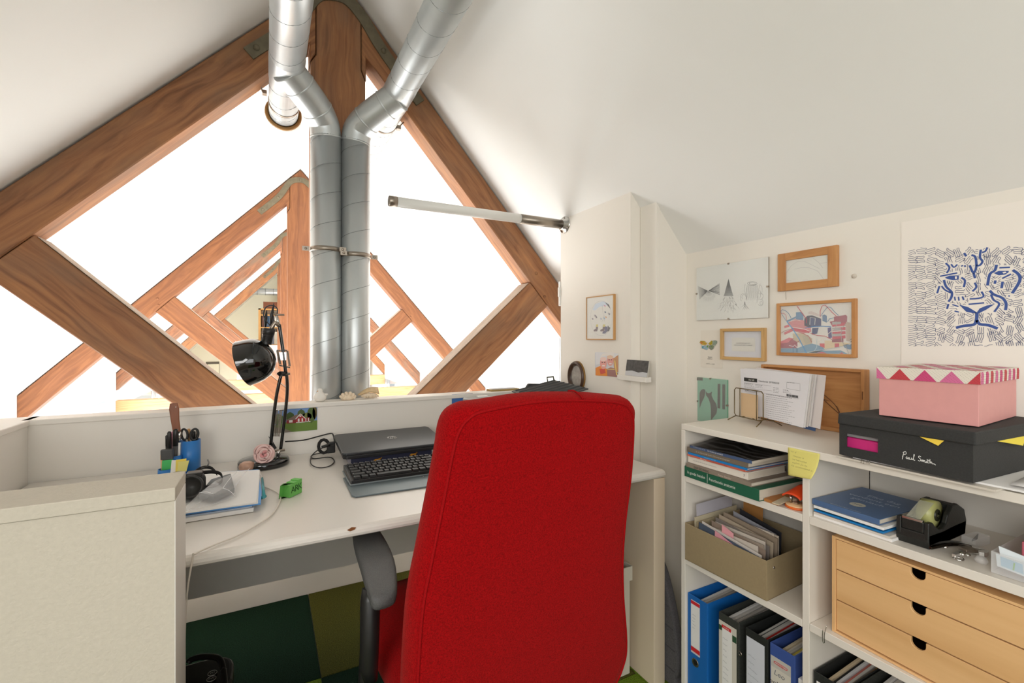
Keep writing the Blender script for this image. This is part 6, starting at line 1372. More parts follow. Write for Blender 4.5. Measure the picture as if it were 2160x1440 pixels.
def shp(u, v, X_=None):  # point on the plane of the standing sheets
    r = ray(u, v); P0 = Vector((1.385, 1.005, 0)); nn_ = Vector((.115, -.030, 0)); nn_ = Vector((1.0, -.26, 0)); t = nn_.dot(P0 - CP) / nn_.dot(r); return CP + r * t
def sheet_up(nm, lb, pts, off, m, grp='letters and sheets in the brass rack', th=.0012):
    P = [shp(u, v) + SHn * -off for u, v in pts]
    t = thing(nm, lb, 'paper', (P[0] + P[2]) / 2 - Vector((0, 0, (P[0].z - P[2].z) / 2)), grp)
    MB().prism(P, SHn * th).build('sheet', m, t, fixn=True); return t
sheet_up('paper_sheet', 'tallest white sheet at the right back of the brass rack', [(1590, 775), (1735, 792), (1723, 905), (1590, 872)], .012, ink((214, 206, 204)))
for k in range(3):
    sheet_up('paper_sheet', ('white sheet right behind the printed form', 'second white sheet behind the printed form', 'third white sheet behind the printed form')[k], [(1570 + 4 * k, 776), (1712 + 3 * k, 790), (1698 + 3.5 * k, 902 - 1.5 * k), (1572, 868)], .002 + .003 * k, ink(((222, 220, 218), (206, 200, 196), (218, 214, 212))[k]), th=.0016)
fm = sheet_up('printed_form', 'printed patient form with a barcode, front sheet in the brass rack', [(1562, 777), (1709, 789), (1695, 902), (1566, 868)], 0.0, mat('form_paper', (224, 222, 226), .75), th=.001)
sheet_up('blue_folder', 'slim blue folder edge low behind the white sheets', [(1650, 870), (1713, 888), (1710, 910), (1655, 895)], .016, ink((64, 88, 130)))
fu = (shp(1700, 800) - shp(1570, 800)); fu.z = 0; fu.normalize(); fv = Vector((0, 0, 1))
def fq(x, y): return shp(1540 + x / 9.6, 770 + y / 9.6) + SHn * .0013     # from a 9.6x enlargement
def fbox(x0, y0, x1, y1, sl=0.11): return [fq(x0, y0), fq(x1, y0 + (x1 - x0) * sl), fq(x1, y1 + (x1 - x0) * sl), fq(x0, y1)]
MB().prism(fbox(290, 245, 555, 320), SHn * .0002).build('header_block', K_INK, fm, fixn=True)
text('star-shl', fq(440, 298) + SHn * .0003, fu, fv, .0085, W_INK, fm, name='header_lettering', lift=.0002)
text('Patientbericht  2019304X318', fq(585, 318), fu, fv, .0078, K_INK, fm, name='title_lettering', align='LEFT', lift=.0002, wscale=.88)
lf = MB()
for (x0, y0, x1, y1) in ((290, 352, 840, 420), (1155, 340, 1425, 372), (1155, 470, 1425, 520), (1155, 340, 1155, 470), (1425, 372, 1425, 520), (300, 500, 1400, 680), (300, 460, 860, 520)):
    lf.ribbon([fq(x0, y0), fq(x1, y1)], .0005, SHn, lift=.0002)
lf.build('ruled_lines', ink((120, 118, 120)), fm)['kind'] = 'stuff'
tl = MB(); random.seed(4)
for (x0, x1, y0, n_, dy, sl) in ((295, 520, 365, 4, 24, .11), (520, 700, 395, 3, 24, .11), (880, 1000, 455, 4, 30, .12), (1080, 1250, 500, 3, 24, .12), (740, 1390, 585, 14, 42, .16), (310, 650, 510, 2, 22, .1), (1160, 1330, 345, 1, 20, .1)):
    for k in range(n_):
        x = x0; y = y0 + k * dy
        while x < x0 + (x1 - x0) * (.6 + .4 * random.random()):
            w_ = 18 + 30 * random.random(); tl.ribbon([fq(x, y + (x - x0) * sl), fq(min(x + w_, x1), y + (x + w_ - x0) * sl)], .0007 if k else .0011, SHn, lift=.0002); x += w_ + 9
tl.build('text_lines', ink((96, 94, 98)), fm)['kind'] = 'stuff'
bcd = MB(); x = 1150
while x < 1385:
    w_ = random.choice((5, 8, 12)); bcd.prism([fq(x, 580 + (x - 1150) * .16), fq(x + w_, 580 + (x + w_ - 1150) * .16), fq(x + w_, 628 + (x + w_ - 1150) * .16), fq(x, 628 + (x - 1150) * .16)], SHn * .0002); x += w_ + random.choice((5, 7))
bcd.build('barcode', K_INK, fm)['kind'] = 'stuff'

# ================================================ pictures on the right wall
XW = 1.4768
M_OAK = wood('oak_frame', (168, 112, 62), (190, 134, 80), (204, 150, 94), .5, 1.2, .1, bump=.1, attr='grain')
M_LIME = wood('pale_lime_frame', (186, 146, 88), (202, 162, 104), (214, 176, 120), .5, 1.2, .1, bump=.1)
def xframe(name, label, y0, y1, z0, z1, w, depth, m, paper=None, rec=.004, glass=True, group=None, cat='picture frame', X=XW, wt=None, mat_in=None):
    """frame on a wall facing -x; y0>y1"""
    t = thing(name, label, cat, (X - depth / 2, (y0 + y1) / 2, z0), group); wt = wt or w
    for nm, a, b, c, d, al in (('frame_side', y0 - w, y0, z0, z1, 2), ('frame_side', y1, y1 + w, z0, z1, 2), ('frame_rail', y1 + w, y0 - w, z1 - wt, z1, 1), ('frame_rail', y1 + w, y0 - w, z0, z0 + wt, 1)):
        MB().box((X - depth, a, c), (X, b, d), along=al).build(nm, m, t, bevel=.0008, seg=1)
    MB().box((X - depth + rec + .001, y1 + w, z0 + wt), (X - .0005, y0 - w, z1 - wt)).build('artwork', paper or M_WHITE, t)
    if glass: MB().box((X - depth + rec - .0018, y1 + w, z0 + wt), (X - depth + rec - .0008, y0 - w, z1 - wt)).build('glass', M_PANE, t)
    return t, X - depth + rec
M_PANE = mat('picture_glass', (255, 255, 255), .03, alpha=.10, spec=.6)
def art(par, X, pts, m, l=1, name='print', w=None):
    """pts are picture pixels projected on the artwork's plane; filled polygon or (w) stroke"""
    P = [PX(u, v, X - .0002 * l) for u, v in pts]
    if w: return MB().ribbon(P, w, (-1, 0, 0)).build(name, m, par)
    return MB().add(P, [tuple(range(len(P)))]).build(name, m, par)
def zz(s, ox, oy, sc2): return [(ox + x / sc2, oy + y / sc2) for x, y in s]
# 1 drawings under glass with clips
t1 = thing('clip_frame', 'frameless glass picture with three black ink drawings', 'picture', (XW - .006, 1.112, 1.266))
MB().box((XW - .004, .968, 1.266), (XW - .0005, 1.260, 1.469)).build('backing', ink((150, 140, 124)), t1)
MB().box((XW - .0055, .9685, 1.2665), (XW - .0042, 1.2595, 1.4685)).build('artwork', ink((222, 222, 216)), t1)
MB().box((XW - .0080, .9685, 1.2665), (XW - .0068, 1.2595, 1.4685)).build('glass', M_PANE, t1)
for y, z in ((1.258, 1.37), (.970, 1.37), (1.118, 1.268), (1.118, 1.467)): MB().box((XW - .009, y - .003, z - .003), (XW - .0005, y + .003, z + .003)).build('clip', M_STEEL, t1)
Xa = XW - .0056; IK = ink((70, 72, 70)); mbk = MB()
def st(pts, w=.0007, X=None, mb=None):
    (mb or mbk).ribbon([PX(u, v, (X or Xa) - .0003) for u, v in zz(pts, 1440, 500, 4.5)], w, (-1, 0, 0))
random.seed(5)
for k in range(26):
    a_ = k / 25; st([(243, 510), (243 + 110 * (1 - .05 * random.random()), 435 + 110 * a_ + 4 * random.random())], .0006); st([(240, 510), (145 + 14 * a_, 465 + 125 * a_)], .0006)
for k in range(16):
    a_ = (k / 15 - .5) * 2.2; st([(245, 515), (245 + 45 * math.sin(a_), 515 + 45 * math.cos(a_))], .0004); st([(245 + 52 * math.sin(a_), 515 + 55 * math.cos(a_)), (245 + 75 * math.sin(a_), 515 + 95 * math.cos(a_))], .0004)
for k in range(30):
    a_ = k / 29 - .5; st([(435, 397), (435 + 62 * a_, 525 - 20 * abs(a_)), (435 + 90 * a_, 560)], .0006)
for k in range(120):
    a_ = random.random() - .5; b_ = random.random(); x = 435 + 190 * a_ * (.35 + .65 * b_); y = 560 + 150 * b_ * (1 - .5 * abs(a_)); st([(x, y), (x + 22 * a_ * 1.4, y + 14 + 8 * random.random())], .0004)
def ell(cx, cy, rx, ry, n=20, a0=0, a1=2 * math.pi): return [(cx + rx * math.cos(a0 + (a1 - a0) * k / n), cy + ry * math.sin(a0 + (a1 - a0) * k / n)) for k in range(n + 1)]
st(ell(660, 440, 46, 18), .0009); st(ell(662, 441, 30, 10), .0006); st(ell(668, 438, 38, 14, 14, .5, 4), .0006)
for k in range(13): x = 612 + 8.2 * k; st([(x, 455), (x - 3 + k * .4, 520 + 6 * (k % 3)), (x - 12 + k * 1.6, 600 - 20 * (k % 2))], .0005)
for (cx, cy, rx, ry, a0, a1) in ((577, 575, 30, 40, 2.2, 6.6), (580, 570, 18, 26, 2.4, 6.0), (600, 490, 14, 45, 1.6, 4.4), (735, 500, 20, 45, -1.5, 1.8), (738, 560, 25, 30, -2.2, 2.2), (740, 620, 25, 32, -2, 2.6), (725, 540, 16, 38, -1.2, 1.4), (745, 625, 12, 18, 0, 6)): st(ell(cx, cy, rx, ry, 14, a0, a1), .0006)
for k in range(9): st([(590, 610), (590 + 6 * math.sin(k), 640), (560 + 9 * k, 660 + 30 * abs(math.sin(k * 1.7)))], .0005)
st([(735, 440), (722, 500), (712, 560), (705, 620)], .0006); st([(608, 480), (600, 540), (606, 600)], .0006)
mbk.build('ink_drawing', IK, t1)['kind'] = 'stuff'
# 2 small oak frame top
f2, X2 = xframe('picture_frame', 'wide oak frame with faint curved pencil lines, topmost on the wall', .932, .754, 1.350, 1.470, .026, .013, M_OAK, ink((218, 216, 206)), wt=.024)
m2 = MB(); 
for pts in ([(985, 340), (1030, 270), (1090, 230), (1150, 228), (1220, 260), (1300, 300)], [(1060, 305), (1120, 290), (1200, 290), (1280, 320), (1340, 400)], [(980, 240), (1040, 215)], [(1240, 200), (1290, 240), (1330, 290)], [(985, 410), (1030, 412)], [(1140, 408), (1190, 405)], [(1300, 250), (1370, 240)]):
    m2.ribbon([PX(u, v, X2 + .0008) for u, v in smooth2(zz(pts, 1440, 500, 4.5))] if False else [PX(u, v, X2 + .0008) for u, v in zz(pts, 1440, 500, 4.5)], .0006, (-1, 0, 0))
m2.build('pencil_lines', ink((150, 146, 150)), f2)['kind'] = 'stuff'
tag(MB().tube([PX(1657, 616, XW - .001), PX(1658, 632, XW - .001)], .0005, 5).build('loose_string', ink((160, 150, 136))), 'thin loose string hanging under the top oak frame', 'string')
# 3 city print in an oak frame
f3, X3 = xframe('picture_frame', 'oak frame with a red and blue abstract city print, largest frame on the wall', .936, .706, 1.143, 1.311, .0105, .013, M_OAK, ink((222, 218, 210)), rec=.007, wt=.0095)
XA3 = X3 + .0009
def c3(pts, rgb, l=1, w=None): 
    return art(f3, XA3, zz(pts, 1630, 620, 9.6), ink(rgb, .6), l, 'print', w)
CR, CD, CB, CN, CT, CG, CL = (196, 62, 82), (158, 66, 84), (92, 134, 170), (44, 66, 116), (196, 180, 150), (168, 164, 160), (206, 130, 134)
c3([(165, 1100), (500, 1095), (640, 1040), (790, 1000), (1000, 1060), (1060, 1130), (880, 1190), (165, 1185)], (110, 152, 178), 1)
c3([(640, 1190), (900, 1150), (1380, 1140), (1530, 1215)], (108, 150, 176), 1); c3([(880, 1195), (1000, 1170), (1100, 1200)], CR, 2); c3([(1340, 1205), (1400, 1180), (1440, 1210)], CR, 2)
c3([(165, 1000), (350, 890), (500, 960), (500, 1095), (165, 1095)], CD, 2); c3([(165, 960), (330, 880), (420, 900), (300, 985), (165, 1000)], (206, 98, 108), 3)
c3([(300, 580), (460, 500), (760, 560), (780, 760), (620, 800), (380, 700)], CL, 1); c3([(230, 650), (330, 610), (340, 660), (240, 690)], (206, 98, 108), 3); c3([(225, 780), (390, 700), (430, 740), (240, 825)], (206, 98, 108), 3)
c3([(380, 680), (760, 740), (740, 790), (420, 740)], CR, 2); c3([(400, 800), (620, 790), (800, 900), (790, 1000), (640, 1040), (420, 930)], CT, 3); c3([(590, 850), (720, 830), (800, 960), (660, 1010)], (178, 170, 146), 4)
c3([(470, 370), (560, 360), (620, 400), (620, 530), (470, 510)], CB, 3); c3([(280, 540), (470, 450), (480, 480), (300, 570)], CB, 4)
c3([(720, 360), (780, 345), (940, 410), (940, 450), (720, 400)], (206, 190, 184), 1); c3([(640, 500), (700, 440), (800, 430), (980, 500), (980, 640), (760, 680), (640, 640)], (36, 42, 70), 3)
c3([(755, 470), (860, 480), (860, 650), (780, 660), (755, 640)], CN, 5); c3([(860, 480), (980, 520), (980, 640), (860, 650)], (50, 60, 110), 4); c3([(800, 690), (930, 680), (900, 800), (790, 820)], CN, 4)
c3([(1005, 430), (1050, 415), (1095, 440), (1095, 580), (1005, 540)], (84, 120, 156), 3); c3([(1110, 690), (1180, 670), (1200, 880), (1130, 900)], (70, 60, 120), 4)
c3([(1240, 460), (1480, 420), (1510, 450), (1500, 600), (1240, 590)], CD, 3); c3([(1150, 560), (1240, 540), (1280, 600), (1200, 640)], CD, 4)
for k in range(4): c3([(1205, 600 + 85 * k), (1470, 580 + 85 * k), (1475, 640 + 85 * k), (1205, 660 + 85 * k)], CR, 5)
for k in range(3): c3([(1205, 565 + 120 * k), (1380, 560 + 120 * k), (1380, 610 + 120 * k), (1205, 620 + 120 * k)], CG, 6)
c3([(1480, 560), (1570, 580), (1575, 960), (1490, 950)], (190, 168, 150), 4); c3([(1200, 920), (1430, 890), (1430, 970), (1200, 975)], (140, 50, 70), 6)
c3([(1050, 940), (1200, 940), (1200, 975), (1430, 975), (1570, 1000), (1350, 1080), (1050, 1130)], (216, 196, 158), 5); c3([(1255, 1000), (1345, 1000), (1345, 1080), (1255, 1080)], CR, 7)
c3([(950, 1000), (1050, 1000), (1050, 1090), (960, 1060)], (206, 74, 84), 6); c3([(1420, 1040), (1500, 1010), (1560, 1030), (1600, 1000), (1640, 1010), (1635, 1120), (1540, 1120), (1460, 1090)], (96, 134, 164), 5)
for (w_, c_, p) in ((.0018, CB, [(160, 360), (190, 315), (250, 330), (320, 390), (370, 480)]), (.0014, CB, [(160, 350), (190, 420), (270, 540)]), (.0012, CR, [(170, 390), (220, 385), (270, 430), (280, 540)]), (.0018, CR, [(490, 240), (590, 380), (680, 500), (680, 590)]), (.0016, CR, [(960, 460), (960, 340), (1000, 240), (1060, 225), (1120, 280), (1200, 370), (1290, 450)]), (.0014, CB, [(970, 450), (1050, 330), (1110, 260), (1180, 270), (1250, 360), (1330, 430)]), (.0016, CB, [(1110, 560), (1150, 500), (1240, 480)]),
                     (.0028, (96, 160, 208), [(280, 550), (400, 700), (540, 920), (620, 1080), (680, 1190)]), (.0018, (60, 130, 190), [(650, 690), (800, 660), (1000, 650), (1180, 660)]), (.0012, CR, [(450, 750), (620, 800), (730, 860), (790, 980)]), (.0012, (140, 60, 60), [(170, 790), (250, 740), (400, 700)]), (.0012, (230, 226, 220), [(300, 565), (480, 520), (560, 540)]), (.0014, (230, 226, 220), [(750, 620), (755, 470), (860, 490), (850, 620)]), (.0016, (236, 230, 224), [(400, 670), (640, 710), (750, 750)]), (.0016, CR, [(760, 790), (900, 840), (1050, 850), (1200, 920)]),
                     (.0016, CG, [(1480, 600), (1410, 680), (1380, 800), (1400, 960), (1480, 1060), (1540, 1210)]), (.0014, (226, 218, 206), [(1240, 700), (1130, 800), (1040, 870), (900, 1010)]), (.0014, CG, [(1280, 550), (1290, 640), (1240, 720)]), (.0014, (190, 206, 210), [(890, 900), (890, 1080), (840, 1150), (700, 1180)]), (.0012, (180, 200, 206), [(700, 1190), (900, 1140), (1200, 1100), (1400, 1060)]), (.0014, CD, [(420, 900), (350, 940), (360, 1000), (440, 1010), (550, 940)]), (.0016, (236, 230, 228), [(330, 1040), (420, 1060), (440, 1030), (500, 1090)]), (.0018, (44, 54, 80), [(1575, 920), (1640, 890)]), (.0018, (44, 54, 80), [(1575, 970), (1640, 935)]), (.0018, (60, 70, 90), [(1590, 690), (1640, 695)]), (.0022, (84, 128, 160), [(410, 1070), (412, 1185)]), (.003, (84, 128, 160), [(490, 1100), (490, 1185)])):
    c3(p, c_, 9, w_)
# 4 pale frame with quote
f4, X4 = xframe('picture_frame', 'small pale wooden frame with two lines of black type', 1.1465, .9765, 1.121, 1.233, .0105, .016, M_LIME, ink((206, 206, 212)), rec=.010, wt=.011)
MB().box((X4 + .0002, 1.015, 1.152), (X4 + .0008, 1.105, 1.200)).build('quote_card', ink((212, 208, 198)), f4)
text('ALS JE DOET WAT JE LEUK VINDT', (X4, 1.060, 1.1805), (0, -1, 0), (0, 0, 1), .0046, K_INK, f4, name='quote_lettering', lift=.0004, wscale=.8)
text('HOEF JE NOOIT MEER TE WERKEN', (X4, 1.060, 1.1735), (0, -1, 0), (0, 0, 1), .0050, K_INK, f4, name='quote_lettering', lift=.0004, wscale=.9)
# 5 butterfly card
t5 = thing('greeting_card', 'cream card with a colourful butterfly, taped to the wall', 'card', (XW - .001, 1.195, 1.087))
MB().box((XW - .0012, 1.147, 1.087), (XW - .0002, 1.244, 1.228)).build('card', ink((228, 220, 208)), t5)
XC = XW - .0013
def c5(pts, rgb, l=1, w=None): return art(t5, XC, zz(pts, 1470, 690, 14.4), ink(rgb, .6), l, 'print', w)
c5([(80, 470), (110, 415), (230, 420), (320, 500), (250, 550), (150, 530)], (196, 160, 60), 1); c5([(350, 500), (440, 410), (500, 430), (470, 520), (400, 545)], (180, 160, 40), 1); c5([(470, 430), (520, 400), (610, 410), (620, 480), (540, 560), (470, 530)], (150, 164, 148), 2)
c5([(140, 560), (250, 550), (330, 560), (350, 640), (300, 690), (200, 650), (150, 640)], (150, 176, 190), 2); c5([(370, 560), (470, 540), (530, 560), (500, 650), (430, 690), (370, 640)], (130, 140, 120), 2); c5([(100, 450), (170, 440), (160, 500), (120, 500)], (206, 120, 60), 3); c5([(300, 560), (340, 550), (340, 620), (300, 600)], (110, 160, 60), 3); c5([(150, 600), (210, 580), (190, 650)], (60, 150, 170), 3); c5([(420, 560), (480, 550), (450, 610)], (110, 140, 60), 3)
for p in ([(80, 470), (110, 415), (240, 420), (330, 480), (345, 540), (360, 650), (300, 690), (200, 655), (145, 640), (160, 560), (90, 500)], [(345, 500), (440, 410), (560, 400), (620, 440), (560, 560), (500, 660), (430, 690), (375, 640), (350, 560)], [(120, 430), (250, 500), (340, 540)], [(470, 420), (430, 500), (350, 545)], [(560, 405), (500, 500), (380, 560)], [(600, 440), (520, 520), (380, 570)], [(160, 600), (250, 560), (340, 550)], [(230, 660), (300, 600), (345, 555)], [(430, 680), (420, 600), (360, 555)], [(490, 650), (450, 580), (365, 555)]): c5(p, (70, 74, 66), 4, .0006)
text('FRAGILE', (XC, 1.201, 1.126), (0, -1, 0), (0, 0, 1), .0068, K_INK, t5, name='lettering', lift=.0004, wscale=.75)
text('HANDMADE', (XC, 1.201, 1.120), (0, -1, 0), (0, 0, 1), .0052, K_INK, t5, name='lettering', lift=.0004, wscale=.75)
text('TANTE  en  ZUS', (XC, 1.200, 1.101), (0, -1, 0), (0, 0, 1), .0055, ink((120, 116, 108)), t5, name='lettering', lift=.0004)
# 6 green cat print
t6 = thing('clip_frame', 'frameless glass picture of a dark stylised cat on mint green, standing behind the white unit', 'picture', (XW - .006, 1.19, .88))
MB().box((XW - .006, 1.123, .880), (XW - .0006, 1.2545, 1.047)).build('artwork', ink((124, 178, 150)), t6)
MB().box((XW - .0085, 1.123, .880), (XW - .0072, 1.2545, 1.047)).build('glass', M_PANE, t6)
for y, z in ((1.2535, .955), (1.124, .955), (1.196, 1.046)): MB().box((XW - .0093, y - .002, z - .003), (XW - .0006, y + .002, z + .003)).build('clip', M_STEEL, t6)
def c6(pts, l=1): return art(t6, XW - .0062, zz(pts, 1440, 740, 4.5), ink((70, 70, 56), .7), l)
c6([(135, 250), (190, 252), (190, 282), (135, 278)]); c6([(332, 312), (358, 312), (356, 548), (330, 540)]); c6([(376, 316), (404, 318), (402, 556), (376, 552)])
c6([(160, 400), (175, 370), (195, 360), (213, 368), (215, 400), (205, 440), (180, 490), (160, 548)]); c6([(218, 380), (235, 400), (255, 400), (278, 385), (274, 420), (290, 460), (318, 500), (328, 545), (322, 590), (300, 620), (275, 652), (268, 650), (268, 560), (262, 500), (245, 450), (222, 420)])
# wall hook/pin
tag(MB().lathe([(0, .004), (.006, .003), (.007, 0)], PX(1802, 582, XW), (-1, 0, 0), 16).build('wall_plug', ink((206, 196, 182))), 'small round filled screw hole cover on the wall right of the top frame', 'wall plug')
# 7 oak tray leaning on the wall
tr7 = thing('wooden_tray', 'shallow oak tray leaning upright against the wall, dry twig inside', 'tray', (1.46, .825, ZT))
ty0, ty1, tz0, tz1 = .976, .676, ZT + .0005, 1.112
for nm, a, b, c, d, al in (('tray_side', ty0 - .008, ty0, tz0, tz1, 2), ('tray_side', ty1, ty1 + .008, tz0, tz1, 2), ('tray_rim', ty1 + .008, ty0 - .008, tz1 - .008, tz1, 1), ('tray_rim', ty1 + .008, ty0 - .008, tz0, tz0 + .010, 1)):
    MB().box((1.444, a, c), (1.474, b, d), along=al).build(nm, M_OAK, tr7, bevel=.001, seg=1)
MB().box((1.469, ty1 + .008, tz0 + .01), (1.474, ty0 - .008, tz1 - .008), along=1).build('tray_bottom', M_OAK, tr7)
tw = ink((110, 70, 44))
for pts, r_ in (([(1715, 822), (1745, 850), (1770, 872), (1788, 885)], .0011), ([(1735, 830), (1760, 852), (1772, 874)], .0009), ([(1725, 838), (1750, 846)], .0006), ([(1764, 856), (1770, 868), (1772, 876)], .0014)):
    MB().tube(smooth_path([PX(u, v, 1.466) for u, v in pts], 4), r_, 6).build('twig', tw, tr7)
MB().box((1.4415 + .0015, ty1 + .002, 1.03), (1.444, ty1 + .0045, 1.052)).build('brand_mark', ink((120, 76, 40)), tr7)
# 8 lion poster
XP = XW - .0008
ps = thing('poster', 'large white poster of a blue line-drawn big cat face among maze-like lines', 'poster', (XP, .40, .98))
MB().box((XP - .0005, .145, .985), (XP + .0006, .604, 1.503)).build('sheet', ink((238, 231, 222)), ps)
BL = ink((58, 84, 150)); BT = ink((84, 90, 124))
Xq = XP - .0006
def q8(x, y): return PX(1840 + x / 4.234, 420 + y / 4.234, Xq)
thick = [([(655, 570), (690, 610), (665, 660)], 14), ([(605, 688), (760, 658)], 12), ([(640, 720), (660, 780), (710, 830), (705, 880), (680, 915)], 17), ([(620, 775), (650, 810), (700, 835)], 12), ([(600, 775), (580, 840)], 14), ([(795, 700), (828, 725), (818, 785)], 15), ([(680, 935), (668, 980)], 14), ([(735, 870), (742, 905)], 10), ([(770, 870), (775, 905)], 10), ([(805, 868), (818, 900)], 12),
         ([(870, 890), (950, 885), (995, 865), (975, 825)], 13), ([(860, 938), (1000, 925)], 12), ([(820, 480), (840, 510)], 16), ([(885, 500), (920, 515), (930, 600), (905, 660), (870, 590)], 16), ([(905, 660), (918, 705)], 16), ([(970, 450), (962, 520), (985, 555), (960, 590), (930, 590)], 15), ([(980, 475), (1010, 465), (1028, 430)], 13), ([(915, 745), (930, 785), (895, 822)], 14), ([(705, 580), (730, 608), (760, 582)], 12),
         ([(1110, 585), (1095, 635), (1050, 670), (1030, 770)], 18), ([(1135, 612), (1230, 608)], 12), ([(1160, 708), (1240, 668)], 12), ([(1255, 632), (1310, 675), (1315, 735), (1250, 840)], 19), ([(1100, 725), (1095, 755)], 16), ([(1165, 735), (1155, 795)], 16), ([(1050, 815), (1085, 850), (1160, 880), (1195, 930), (1190, 990)], 18), ([(1060, 850), (1085, 900), (1135, 935), (1090, 1005)], 14),
         ([(935, 1010), (930, 1080), (905, 1120), (820, 1130), (748, 1148)], 22), ([(935, 1080), (960, 1115), (1040, 1125), (1120, 1155)], 22), ([(715, 940), (770, 958)], 10), ([(735, 998), (775, 1008)], 10), ([(800, 590), (805, 600)], 14), ([(825, 590), (832, 605)], 12), ([(1215, 862), (1230, 866)], 9)]
for p, w_ in thick: MB().ribbon([q8(x, y) for x, y in [(v.x, v.y) for v in smooth_path([Vector((a, b, 0)) for a, b in p], 3)]], w_ / 4.234 * .00118, (-1, 0, 0), lift=.0004).build('thick_stroke', BL, ps)
for p in ([(648, 700), (690, 682), (775, 680), (772, 718), (720, 722), (670, 712)], [(1085, 660), (1130, 640), (1220, 640), (1218, 652), (1190, 672), (1130, 680)], [(775, 940), (860, 965), (935, 1010), (920, 1020), (840, 1005)], [(1095, 935), (1020, 950), (960, 975), (935, 1010), (950, 1020), (1020, 985)]):
    MB().add([q8(x, y) + Vector((-.0004, 0, 0)) for x, y in p], [tuple(range(len(p)))]).build('filled_shape', BL, ps)
MB().add([q8(x, y) + Vector((-.0007, 0, 0)) for x, y in ((738, 690), (758, 688), (756, 712), (740, 712))], [(0, 1, 2, 3)]).build('eye_light', ink((238, 231, 222)), ps)
MB().add([q8(x, y) + Vector((-.0007, 0, 0)) for x, y in ((1162, 652), (1190, 646), (1200, 658), (1172, 664))], [(0, 1, 2, 3)]).build('eye_light', ink((238, 231, 222)), ps)
segs = []
for p, w_ in thick:
    for i in range(len(p) - 1): segs.append((p[i], p[i + 1], w_))
def near(x, y):
    for (a, b, w_) in segs:
        dx, dy = b[0] - a[0], b[1] - a[1]; L2 = dx * dx + dy * dy or 1; t_ = max(0, min(1, ((x - a[0]) * dx + (y - a[1]) * dy) / L2))
        if (x - a[0] - t_ * dx) ** 2 + (y - a[1] - t_ * dy) ** 2 < (w_ / 2 + 9) ** 2: return True
    for (cx, cy, rx, ry) in ((715, 700, 72, 30), (1155, 660, 78, 30), (850, 980, 90, 36), (1020, 975, 90, 40)):
        if ((x - cx) / rx) ** 2 + ((y - cy) / ry) ** 2 < 1: return True
    return False
random.seed(21); mz = MB(); step = 88
def topy(x): return 447 - (x - 315) * .128
cells = []
for ix in range(14):
    for iy in range(12):
        cxm, cym = 350 + ix * step * .98 + random.uniform(-12, 12), 480 + iy * step * .86 + random.uniform(-10, 10)
        rad_ = math.atan2(cym - 850, cxm - 930)
        an_ = rad_ + random.choice((0, 0, .35, -.4, math.pi / 2, .9))
        if cxm < 560: an_ = random.uniform(-.45, .25)
        hw, hh = step * .50, step * .45; sp_l = 17.0; ca_, sa_ = math.cos(an_), math.sin(an_); nl = int(2 * hh / sp_l); pts = []
        for k in range(nl):
            yy = -hh + k * sp_l; e1 = hw * (.75 + .25 * random.random()); e0 = -hw * (.75 + .25 * random.random())
            xs2 = (e0, e0 * .3, e1 * .4, e1) if k % 2 == 0 else (e1, e1 * .4, e0 * .3, e0)
            for q, xx in enumerate(xs2): pts.append((cxm + xx * ca_ - (yy + 2.2 * math.sin(xx * .12 + k)) * sa_, cym + xx * sa_ + (yy + 2.2 * math.sin(xx * .12 + k)) * ca_))
        run = []
        sm = [(v.x, v.y) for v in smooth_path([Vector((a, b, 0)) for a, b in pts], 3)]
        for (x, y) in sm + [(None, None)]:
            if x is None or near(x, y) or x < 318 or y < topy(x) or y > 1312 or x > 1640:
                if len(run) > 2: mz.ribbon([q8(a, b) for a, b in run], .0010, (-1, 0, 0), lift=.0003)
                run = []
            else: run.append((x, y))
mz.build('maze_lines', BT, ps)['kind'] = 'stuff'

# ================================================ pictures on the side wall
XS = 1.2638
f9, X9 = xframe('picture_frame', 'thin-framed drawing of boots under a crescent moon on the side wall', 1.674, 1.4875, 1.191, 1.379, .004, .012, mat('amber_thin_frame', (196, 148, 90), .5), ink((222, 220, 212)), rec=.003, X=XS)
def c9(pts, rgb, l=1, w=None): return art(f9, X9 + .0009, zz(pts, 1160, 600, 4.5), ink(rgb, .6), l, 'print', w)
c9(ell(487, 320, 103, 165, 36), (150, 150, 156), 1, .0008)
c9([(405, 240), (430, 185), (500, 158), (560, 180), (540, 200), (470, 210), (430, 245)], (198, 212, 226), 2); c9([(520, 165), (560, 190), (575, 230), (560, 215)], (60, 56, 66), 3); c9([(505, 190), (530, 200), (525, 215)], (206, 130, 150), 3)
for (x, y, s_) in ((440, 430, 1), (505, 430, 1.1)):
    c9([(x - 2 * s_, y - 50), (x + 18 * s_, y - 50), (x + 16 * s_, y - 15), (x + 8, y + 14), (x - 24 * s_, y + 14), (x - 24 * s_, y), (x - 4 * s_, y - 12)], (96, 68, 76), 3); c9([(x - 2 * s_, y - 52), (x + 18 * s_, y - 52), (x + 17 * s_, y - 30), (x - 2 * s_, y - 30)], (206, 190, 90), 4)
c9([(520, 395), (545, 400), (545, 440), (525, 465), (498, 465), (500, 450), (520, 435)], (60, 62, 110), 4); c9([(548, 388), (572, 410), (562, 440), (545, 445)], (50, 44, 60), 5)
for (a, b, c_) in ((430, 295, (120, 110, 120)), (440, 310, (90, 84, 92)), (525, 262, (80, 90, 120)), (562, 280, (90, 90, 110)), (515, 320, (150, 180, 206)), (532, 310, (222, 170, 120)), (485, 325, (170, 176, 196)), (405, 325, (150, 140, 146))):
    c9([(a - 8, b - 9), (a + 6, b - 7), (a + 9, b + 6), (a - 4, b + 10)], c_, 3)
